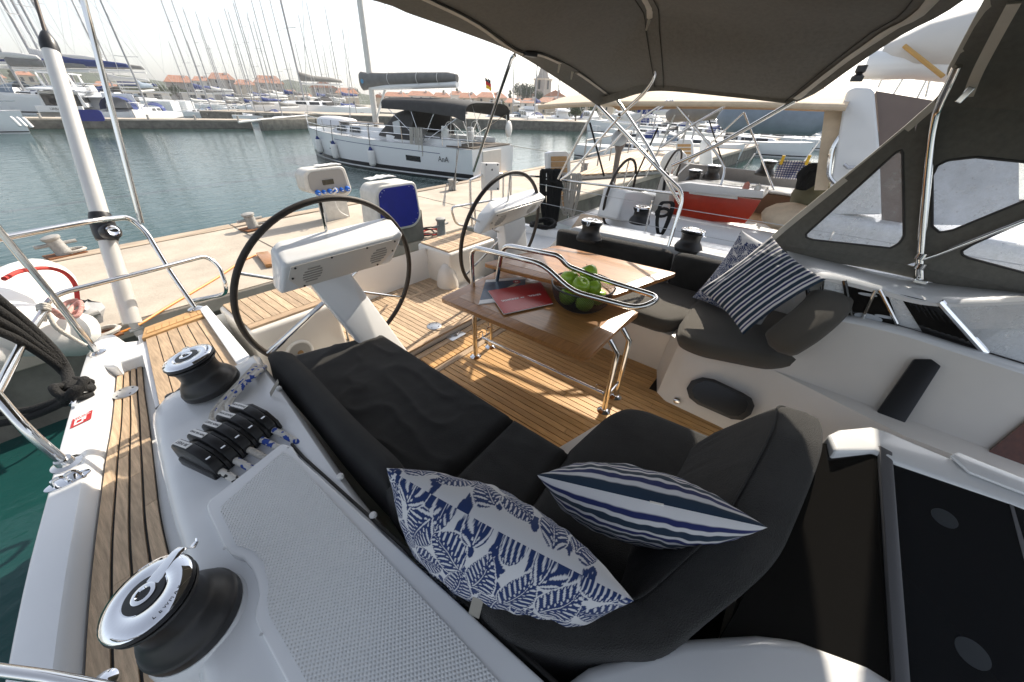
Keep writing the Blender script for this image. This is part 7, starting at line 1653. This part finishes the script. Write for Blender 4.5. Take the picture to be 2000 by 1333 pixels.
def window_mesh():
    s = MB(); s.box((0, 0, 0), (.9, .12, 1.2)); o = s.build('window', wind, None, 0, local=True); me = o.data; bpy.data.objects.remove(o); return me
WME = window_mesh()
hn = 0
def house(label, px0_, px1_, ytop, dist, storeys, wallm, roofm=terra, gable=False, group='town houses along the far shore', depth=None, rot=0.0):
    """a house whose front fills columns px0..px1 at this distance; local x along the front, y towards the viewer"""
    global hn; hn += 1
    a, b_ = AT(px0_, dist, 0, 200), AT(px1_, dist, 0, 200); c = (a + b_) / 2; wd = (b_ - a).length
    tow = V((-c.x, -c.y, 0)).normalized(); ang = math.atan2(tow.y, tow.x) - math.pi / 2 + rot
    t = thing('town_house', label, 'house', (c.x, c.y, 0), group, ang + math.pi)
    zt = HZ((px0_ + px1_) / 2, ytop, dist); rh = min(zt * .28, wd * .26); hw = max(2.2, zt - rh); dp = depth or max(6, wd * .8)
    s = MB(); s.box((0, dp / 2, hw / 2), (wd, dp, hw)); s.build('wall', wallm, t, 0, local=True)
    e = .35; s = MB()
    if gable: s.loft([[V((-wd / 2 - e, -e, hw)), V((wd / 2 + e, -e, hw)), V((0, -e, hw + rh))], [V((-wd / 2 - e, dp + e, hw)), V((wd / 2 + e, dp + e, hw)), V((0, dp + e, hw + rh))]])
    else: s.add([V((-wd / 2 - e, -e, hw)), V((wd / 2 + e, -e, hw)), V((wd / 2 + e, dp + e, hw)), V((-wd / 2 - e, dp + e, hw)), V((-wd / 2 + wd * .18, dp / 2, hw + rh)), V((wd / 2 - wd * .18, dp / 2, hw + rh))], [(0, 1, 5, 4), (1, 2, 5), (2, 3, 4, 5), (3, 0, 4), (3, 2, 1, 0)])
    rf = s.build('roof', roofm, t, 0, local=True)
    s = MB(); s.box((wd * .2, dp * .4, hw + rh * .75), (.6, .6, 1.1)); s.build('chimney', stonew, rf, 0, local=True)
    n = max(2, int(wd / 2.6))
    for f in range(storeys):
        for k in range(n):
            if rnd.random() < .12: continue
            o = bpy.data.objects.new('window', WME); put(o, t); o.location = ((k + .5) / n * wd - wd / 2, -.02, hw * (f + .58) / storeys); sc = min(1.1, hw / storeys / 2.6); o.scale = (sc, 1, sc)
    return t
hl = [(338, 395, 148, 175, 3, stoneg, 'apartment block with terracotta roofs, leftmost of the waterfront blocks'), (392, 428, 150, 170, 3, stonew, 'pale apartment block with terracotta roof right of the leftmost block'), (424, 472, 143, 165, 4, stoneg, 'tall grey apartment block with bright terracotta roof behind the masts'), (470, 508, 156, 162, 3, stone, 'cream block with terracotta roof between two taller grey blocks'), (508, 562, 148, 155, 4, stoneg, 'tall grey and yellow apartment block at the right end of the blocks'), (562, 585, 176, 150, 2, stone, 'small ochre house right of the tall blocks'), (584, 612, 182, 150, 1, stonew, 'low white house with terracotta roof behind the near mast'), (612, 664, 158, 140, 3, stoneg, 'grey stone gabled house left of the cruising yacht mast'), (660, 702, 172, 138, 2, stone, 'cream hipped house just left of the cruising yacht mast'), (728, 752, 184, 130, 2, stone, 'small cream gabled house below the sail cover, left one'), (750, 800, 180, 140, 2, stonew, 'white house with terracotta roof below the sail cover'), (796, 850, 178, 150, 2, stonew, 'white house with long terracotta roof below the boom'), (846, 880, 181, 150, 2, stone, 'cream house with terracotta roof above the black bimini'), (898, 932, 181, 120, 2, stone, 'house with terracotta roof right of the black bimini'), (930, 990, 180, 125, 2, stone, 'wide terracotta roofed house behind the German flag'), (986, 1022, 192, 100, 2, stone, 'cream two storey house with green shutters near the church'), (1018, 1052, 192, 98, 2, stonew, 'pale two storey house with green shutters right beside its cream twin'), (1050, 1100, 190, 110, 2, stone, 'long cream house below the church'), (1062, 1104, 176, 150, 2, stonew, 'gabled terracotta house right of the church tower'), (1096, 1150, 196, 104, 2, stonew, 'pale house behind the beige canopy'), (1146, 1200, 198, 100, 2, stone, 'cream house by the round tree'), (60, 96, 141, 230, 2, stone, 'distant terracotta roofed house left of the backstay tube'), (130, 165, 150, 220, 2, stone, 'distant house right of the backstay tube'), (200, 245, 160, 200, 2, stone, 'distant terracotta roofed house behind the stay tube'), (0, 40, 145, 220, 2, stone, 'distant house at the left edge of the picture'), (880, 905, 178, 160, 1, stonew, 'small white house behind the black bimini'), (1010, 1045, 178, 160, 2, stonew, 'white house with blue upper floor behind the shuttered pair')]
for x0_, x1_, yt, ds, st_n, wm, lb in hl: house(lb, x0_, x1_, yt, ds, st_n, wm, gable=(x0_ in (612, 728, 1062)))
for x0_, x1_, y0_, lb in ((214, 300, 186, 'long low white marina building with a window band on the left shore'), (290, 336, 189, 'low white marina office right of the long building'), (362, 420, 190, 'long low grey building with portholes behind the left row of masts')):
    a, b_ = AT(x0_, 118, 0, 200), AT(x1_, 118, 0, 200); c = (a + b_) / 2; t = thing('marina_building', lb, 'building', (c.x, c.y, 0), 'low marina buildings', math.atan2(b_.y - a.y, b_.x - a.x))
    wd = (b_ - a).length; h_ = HZ((x0_ + x1_) / 2, y0_, 118) + .6; s = MB(); s.box((0, -3, h_ / 2), (wd, 6, h_)); s.build('wall', stonew, t, 0, local=True)
    s = MB(); s.box((0, -3, h_ + .1), (wd + .6, 6.6, .2)); s.build('roof', gelg, t, 0, local=True)
    for k in range(int(wd / 2)): o = bpy.data.objects.new('window', WME); put(o, t); o.location = ((k + .5) * 2 - int(wd / 2), .02, h_ * .6); o.scale = (1.3, 1, .9)
    for k in range(int(wd / 2)): o = bpy.data.objects.new('window', WME); put(o, t); o.location = ((k + .5) * 2 - int(wd / 2), -6.02, h_ * .6); o.scale = (1.3, 1, .9)
# church tower
cc4 = AT(1058, 165, 0, 200); ct_ = thing('church_tower', 'slender stone church tower with a pointed spire above the terracotta roofs', 'church tower', cc4)
zs = HZ(1059, 178, 165); z1_ = HZ(1059, 157, 165); z2_ = HZ(1061, 145, 165)
s = MB(); s.box(cc4 + V((0, 0, z1_ / 2)), (4.6, 4.6, z1_)); s.build('shaft', stoneg, ct_, 0)
for f, z_ in enumerate((z1_ * .80, z1_ * .93)):
    for a in range(4):
        s = MB(); d = V((math.cos(a * 1.571), math.sin(a * 1.571), 0)); s.box(cc4 + d * 2.32 + V((0, 0, z_)), (.14 if a % 2 == 0 else 1.0, 1.0 if a % 2 == 0 else .14, 1.6)); s.build('belfry_opening', wind, ct_, 0)
s = MB(); s.box(cc4 + V((0, 0, z1_ + .2)), (5.2, 5.2, .5)); s.build('cornice', stone, ct_, 0)
s = MB(); s.lathe([(2.6, 0), (2.3, .6), (2.0, .8), (.15, z2_ - z1_ + 5.0), (0, z2_ - z1_ + 5.4)], cc4 + V((0, 0, z1_ + .4)), seg=8); s.build('spire', stoneg, ct_, 0)
def tree(name, label, kind, group='trees along the shore'):
    t = thing(name, label, 'tree', (0, 0, 0), group); r2 = random.Random(hash(kind) % 99 if False else {'pine': 3, 'cypress': 5, 'round': 8}[kind]); s = MB()
    H_ = {'pine': 9, 'cypress': 10, 'round': 6}[kind]
    s.tube([V((0, 0, 0)), V((.1, .05, H_ * .3)), V((.25, -.05, H_ * .62))], [.28, .22, .12], 7); tr0 = s.build('trunk', bark, t, 50, local=True)
    for k in range(5):
        a = k * 1.26; s = MB(); s.tube([V((.1, 0, H_ * (.35 + .05 * k))), V((1.3 * math.cos(a), 1.3 * math.sin(a), H_ * (.55 + .05 * k)))], [.09, .04], 5); s.build('limb', bark, tr0, 0, local=True)
    s = MB()
    nb_n = {'pine': 16, 'cypress': 10, 'round': 14}[kind]
    for c in range(nb_n):
        if kind == 'cypress': cp = V((r2.uniform(-.3, .3), r2.uniform(-.3, .3), H_ * (.12 + .85 * c / nb_n))); rr = 1.1 * (1 - .75 * c / nb_n) + .2
        elif kind == 'pine': a = r2.uniform(0, 6.28); q = r2.uniform(.2, 1); cp = V((3.0 * q * math.cos(a), 3.0 * q * math.sin(a), H_ * r2.uniform(.62, 1.0) - q * .9)); rr = r2.uniform(.8, 1.5)
        else: a = r2.uniform(0, 6.28); q = r2.uniform(.1, 1); cp = V((1.9 * q * math.cos(a), 1.9 * q * math.sin(a), H_ * r2.uniform(.42, .95))); rr = r2.uniform(.8, 1.3)
        for k in range(120):
            d = V((r2.gauss(0, 1), r2.gauss(0, 1), r2.gauss(0, .75))).normalized() * rr * r2.uniform(.55, 1.0) ** .5; p = cp + d
            u = V((r2.gauss(0, 1), r2.gauss(0, 1), r2.gauss(0, 1))).normalized(); w_ = u.orthogonal().normalized(); z_ = r2.uniform(.14, .3)
            s.add([p - u * z_, p + w_ * z_ * .6, p + u * z_, p - w_ * z_ * .6], [(0, 1, 2, 3)])
    s.build('crown', leafm if kind != 'round' else leafm2, t, 0, local=True); return t
TP_ = {'pine': tree('pine_tree', 'x', 'pine'), 'cypress': tree('cypress_tree', 'x', 'cypress'), 'round': tree('shore_tree', 'x', 'round')}
tu = set()
def plant(kind, px_, dist, ytop, label):
    o = TP_[kind]
    if kind in tu: o = dup(o)
    tu.add(kind); o['label'] = label; p = AT(px_, dist, 0, 200); h_ = HZ(px_, ytop, dist); sc = max(.4, h_ / {'pine': 9.6, 'cypress': 10.4, 'round': 6.4}[kind])
    o.location = p; o.scale = (sc,) * 3; o.rotation_euler = (0, 0, rnd.uniform(0, 6)); return o
for i, (px_, dist, yt) in enumerate(((255, 150, 166), (272, 140, 160), (288, 145, 156), (303, 150, 158), (318, 140, 163), (330, 135, 168), (352, 130, 172), (372, 132, 176))): plant('round' if i % 2 else 'pine', px_, dist, yt, '%s tree from the left in the dark grove on the left shore' % pos_n[i])
for px_, yt, lb in ((1020, 158, 'spreading pine left of the church tower'), (1030, 160, 'spreading pine just beside the church tower, taller crown'), (1050, 176, 'pine at the foot of the church tower'), (694, 170, 'dark pine behind the cruising yacht mast')): plant('pine', px_, 150, yt, lb)
for px_, yt, lb in ((578, 168, 'cypress rising left of the near mast'), (596, 172, 'cypress rising right of the near mast'), (868, 172, 'cypress above the black bimini, left one'), (893, 168, 'cypress above the black bimini, right one'), (996, 172, 'dark cypress left of the spreading pines'), (54, 134, 'cypress at the left edge of the skyline')): plant('cypress', px_, 170 if px_ > 100 else 230, yt, lb)
for px_, dist, yt, lb in ((1128, 62, 214, 'round dark bush tree behind the right hand boats'), (1160, 80, 205, 'grey green tree right of the round bush'), (1215, 85, 200, 'grey green tree behind the bimini frame'), (1240, 90, 196, 'taller grey green tree behind the bimini frame'), (640, 125, 192, 'small tree in front of the grey gabled house'), (660, 125, 193, 'small tree between the gabled and hipped houses'), (980, 95, 205, 'small palm like tree behind the aft strut')): plant('round', px_, dist, yt, lb)
# rocks of the breakwater
s = MB(); r3 = random.Random(4)
for k in range(420):
    x_ = r3.uniform(298, 372); p = AT(x_, r3.uniform(95, 103), r3.uniform(-.7, .5), 205); q = V((r3.uniform(.4, 1.1), r3.uniform(.4, 1.1), r3.uniform(.3, .7)))
    s.box(p, q, Euler((r3.uniform(0, 3), r3.uniform(0, 3), r3.uniform(0, 3))).to_matrix(), taper=.7)
tag(s.build('breakwater_rocks', rocks, None, 0, bevel=0), kind='stuff')
# German ensign
fp = on_axis(958, 150); fpw = YM @ fp
fg = thing('german_flag', 'German black red and gold flag flying above the cruising yacht stern', 'flag', fpw)
fl = [D(948, 153, 21), D(957, 172, 21)]
for k, m in enumerate((mat('flag black', (.02, .02, .02), .8), mat('flag red', (.5, .02, .02), .8), mat('flag gold', (.7, .42, .02), .8))):
    s = MB(); rows = []
    for i in range(7): rows.append([D(949 + i * 1.6 + k * .8, 152 + k * 7 + j * 7 + i * .9, 21) + V((.05 * math.sin(i), .05 * math.cos(i * 1.3), 0)) for j in (0, 1)])
    s.grid(rows); s.build('flag_stripe', m, fg, 0, solid=.006)
s = MB(); s.tube([D(950, 150, 21), D(966, 192, 21)], .012, 5); s.build('halyard', steels, fg)
# gangway bridge on the quay to the right
gw2 = thing('teak_gangway', 'weathered teak gangway platform with railings on the quay to the right', 'gangway', Z(1220, 325, .2))
G4 = [Z(1122, 344, .16), Z(1228, 300, .16), Z(1330, 296, .16), Z(1310, 332, .16)]
s = MB(); s.prism([p - V((0, 0, .12)) for p in G4], (0, 0, .09)); s.build('frame', conci, gw2, 0)
for k in range(14):
    f0, f1 = k / 14 + .004, (k + 1) / 14 - .004
    s = MB(); s.prism([G4[0].lerp(G4[3], f0), G4[1].lerp(G4[2], f0), G4[1].lerp(G4[2], f1), G4[0].lerp(G4[3], f1)], (0, 0, .03)); s.build('plank', teakx, gw2, 0)
for a, b_ in ((G4[0], G4[1]), (G4[3], G4[2])):
    for z_ in (.5, .95): s = MB(); s.tube([a.lerp(b_, .1) + V((0, 0, z_)), a.lerp(b_, .97) + V((0, 0, z_))], .03, 6); s.build('rail', conci, gw2)
    for k in range(5): s = MB(); p = a.lerp(b_, .1 + .87 * k / 4); s.tube([p, p + V((0, 0, .95))], .025, 6); s.build('post', conci, gw2)
ob = thing('outboard_motor', 'grey outboard motor clamped on the stern rail of the neighbouring yacht', 'outboard', Y(1210, 285, 3.5))
s = MB(); s.ball(Y(1210, 270, 3.5), .17, 8, (.8, 1, .9)); s.build('cowl', mat('pale blue grey cowl', (.45, .50, .56), .3), ob, 60)
s = MB(); s.lathe([(.16, .2), (.15, .12), (.06, -.12), (.05, -.75), (.09, -.85), (0, -.95)], Y(1210, 285, 3.5), seg=12); s.build('leg', mat('brown grey metal', (.20, .17, .16), .4), ob, 50)
s = MB(); s.lathe([(0, 0), (.05, 0), (.05, .08), (0, .1)], Y(1210, 262, 3.5), seg=10); s.build('cap', blk, ob)

bc2 = thing('boom_cover', 'long blue grey boom cover beyond the beige bimini', 'boom cover', X(1500, 228, 12))
s = MB(); s.tube([X(1402, 236, 12), X(1425, 226, 12), X(1520, 222, 12), X(1600, 232, 12), X(1625, 238, 12)], [.1, .38, .44, .36, .15], 14); s.build('cover_cloth', bluegrey, bc2, 60)
gc2 = thing('boom_cover', 'smaller grey boom cover beyond the beige bimini', 'boom cover', X(1360, 222, 22))
s = MB(); s.tube([X(1303, 228, 22), X(1320, 221, 22), X(1380, 218, 22), X(1408, 217, 22)], [.2, .42, .4, .3], 12); s.build('cover_cloth', greyc, gc2, 60)
for k, (xs_, X_k) in enumerate((((1318, 1352), 11.0), ((1364, 1388), 11.6))):
    g_ = thing('gangway_board', ['white framed gangway board with teak grating raised beyond the neighbouring yacht', 'plain white gangway board raised beside the teak grated one'][k], 'gangway', X(xs_[0], 345, X_k))
    a, b_ = xs_; s = MB(); s.prism([X(a, 345, X_k), X(a + 2, 282, X_k), X(a + 8, 272, X_k), X(b_ - 4, 272, X_k), X(b_, 280, X_k), X(b_ + 4, 345, X_k)], (.12, 0, 0)); s.build('board_frame', gel, g_, 30, bevel=.03)
    if k == 0:
        for q_ in range(8): s = MB(); s.prism([X(a + 5, 282 + 7.5 * q_, X_k - .02), X(b_ - 3, 282 + 7.5 * q_, X_k - .02), X(b_ - 3, 287 + 7.5 * q_, X_k - .02), X(a + 5, 287 + 7.5 * q_, X_k - .02)], (.02, 0, 0)); s.build('slat', teakb, g_, 0)
rb = thing('white_radome_bag', 'round white lifebuoy cover on the stern of the second yacht to port', 'lifebuoy', X(1318, 330, 10.2)); s = MB(); s.ball(X(1316, 322, 10.2), .34, 8, (.4, 1, 1)); s.build('cover', whitep, rb, 60)
for k, (x0_, y0_, x1_, y1_, Xk) in enumerate(((1240, 350, 1285, 250, 8), (1262, 345, 1318, 225, 9), (1330, 300, 1345, 225, 11), (1420, 345, 1385, 235, 10.5), (1440, 350, 1475, 300, 10.5), (1475, 352, 1500, 318, 10.5), (1180, 345, 1152, 240, 6.5), (1560, 330, 1620, 250, 10), (1090, 350, 1168, 200, 5))):
    s = MB(); s.tube([X(x0_, y0_, Xk), X(x1_, y1_, Xk)], .016, 6); solo(s, 'bare_stay', steels if k % 3 else blkrope, '%s thin stay or tube from the left standing among the port neighbours' % pos_n[k], 'stay', 'stays beyond the port side')
for i, (bx_, dist, k, sc, hd_) in enumerate(((1236, 26, 2, .7, 262), (1290, 55, 1, .9, 95), (1330, 62, 0, .85, 95), (1368, 72, 2, 1.0, 95), (1405, 80, 1, .9, 95), (1445, 66, 0, .9, 95), (1480, 82, 2, 1.0, 95), (1520, 50, 1, .8, 95), (1600, 60, 2, .9, 95))):
    moor(k, AT(bx_, dist, WL, 225), R(hd_), '%s sail cover sailboat in the crowded far rows to port, %s of that crowd' % (covn[k], pos_n[i]), sc)

for i in range(16):
    bx_ = 395 + i * 19 + rnd.uniform(-6, 6); k = i % 3; dist = rnd.uniform(92, 112)
    moor(k, AT(bx_, dist, WL, 203), R(200 + rnd.uniform(-12, 12)), '%s sail cover sailboat in the farthest left row, %s mast of that row' % (covn[k], pos_n[i]), rnd.uniform(.8, 1.15))

# thin sea haze over the whole harbour
hz = MB(); hz.box((150, 170, 25.5), (1300, 1300, 55)); hz = hz.build('haze', mat('haze', (1, 1, 1)), None, 0); tag(hz, kind='stuff')
m = bpy.data.materials.new('thin sea haze'); m.use_nodes = True; n, l = nt(m); n.remove(n['Principled BSDF'])
pv = n.new('ShaderNodeVolumePrincipled'); pv.inputs['Color'].default_value = (.93, .95, .98, 1); pv.inputs['Density'].default_value = .0006
l.new(pv.outputs[0], n['Material Output'].inputs['Volume']); hz.data.materials[0] = m
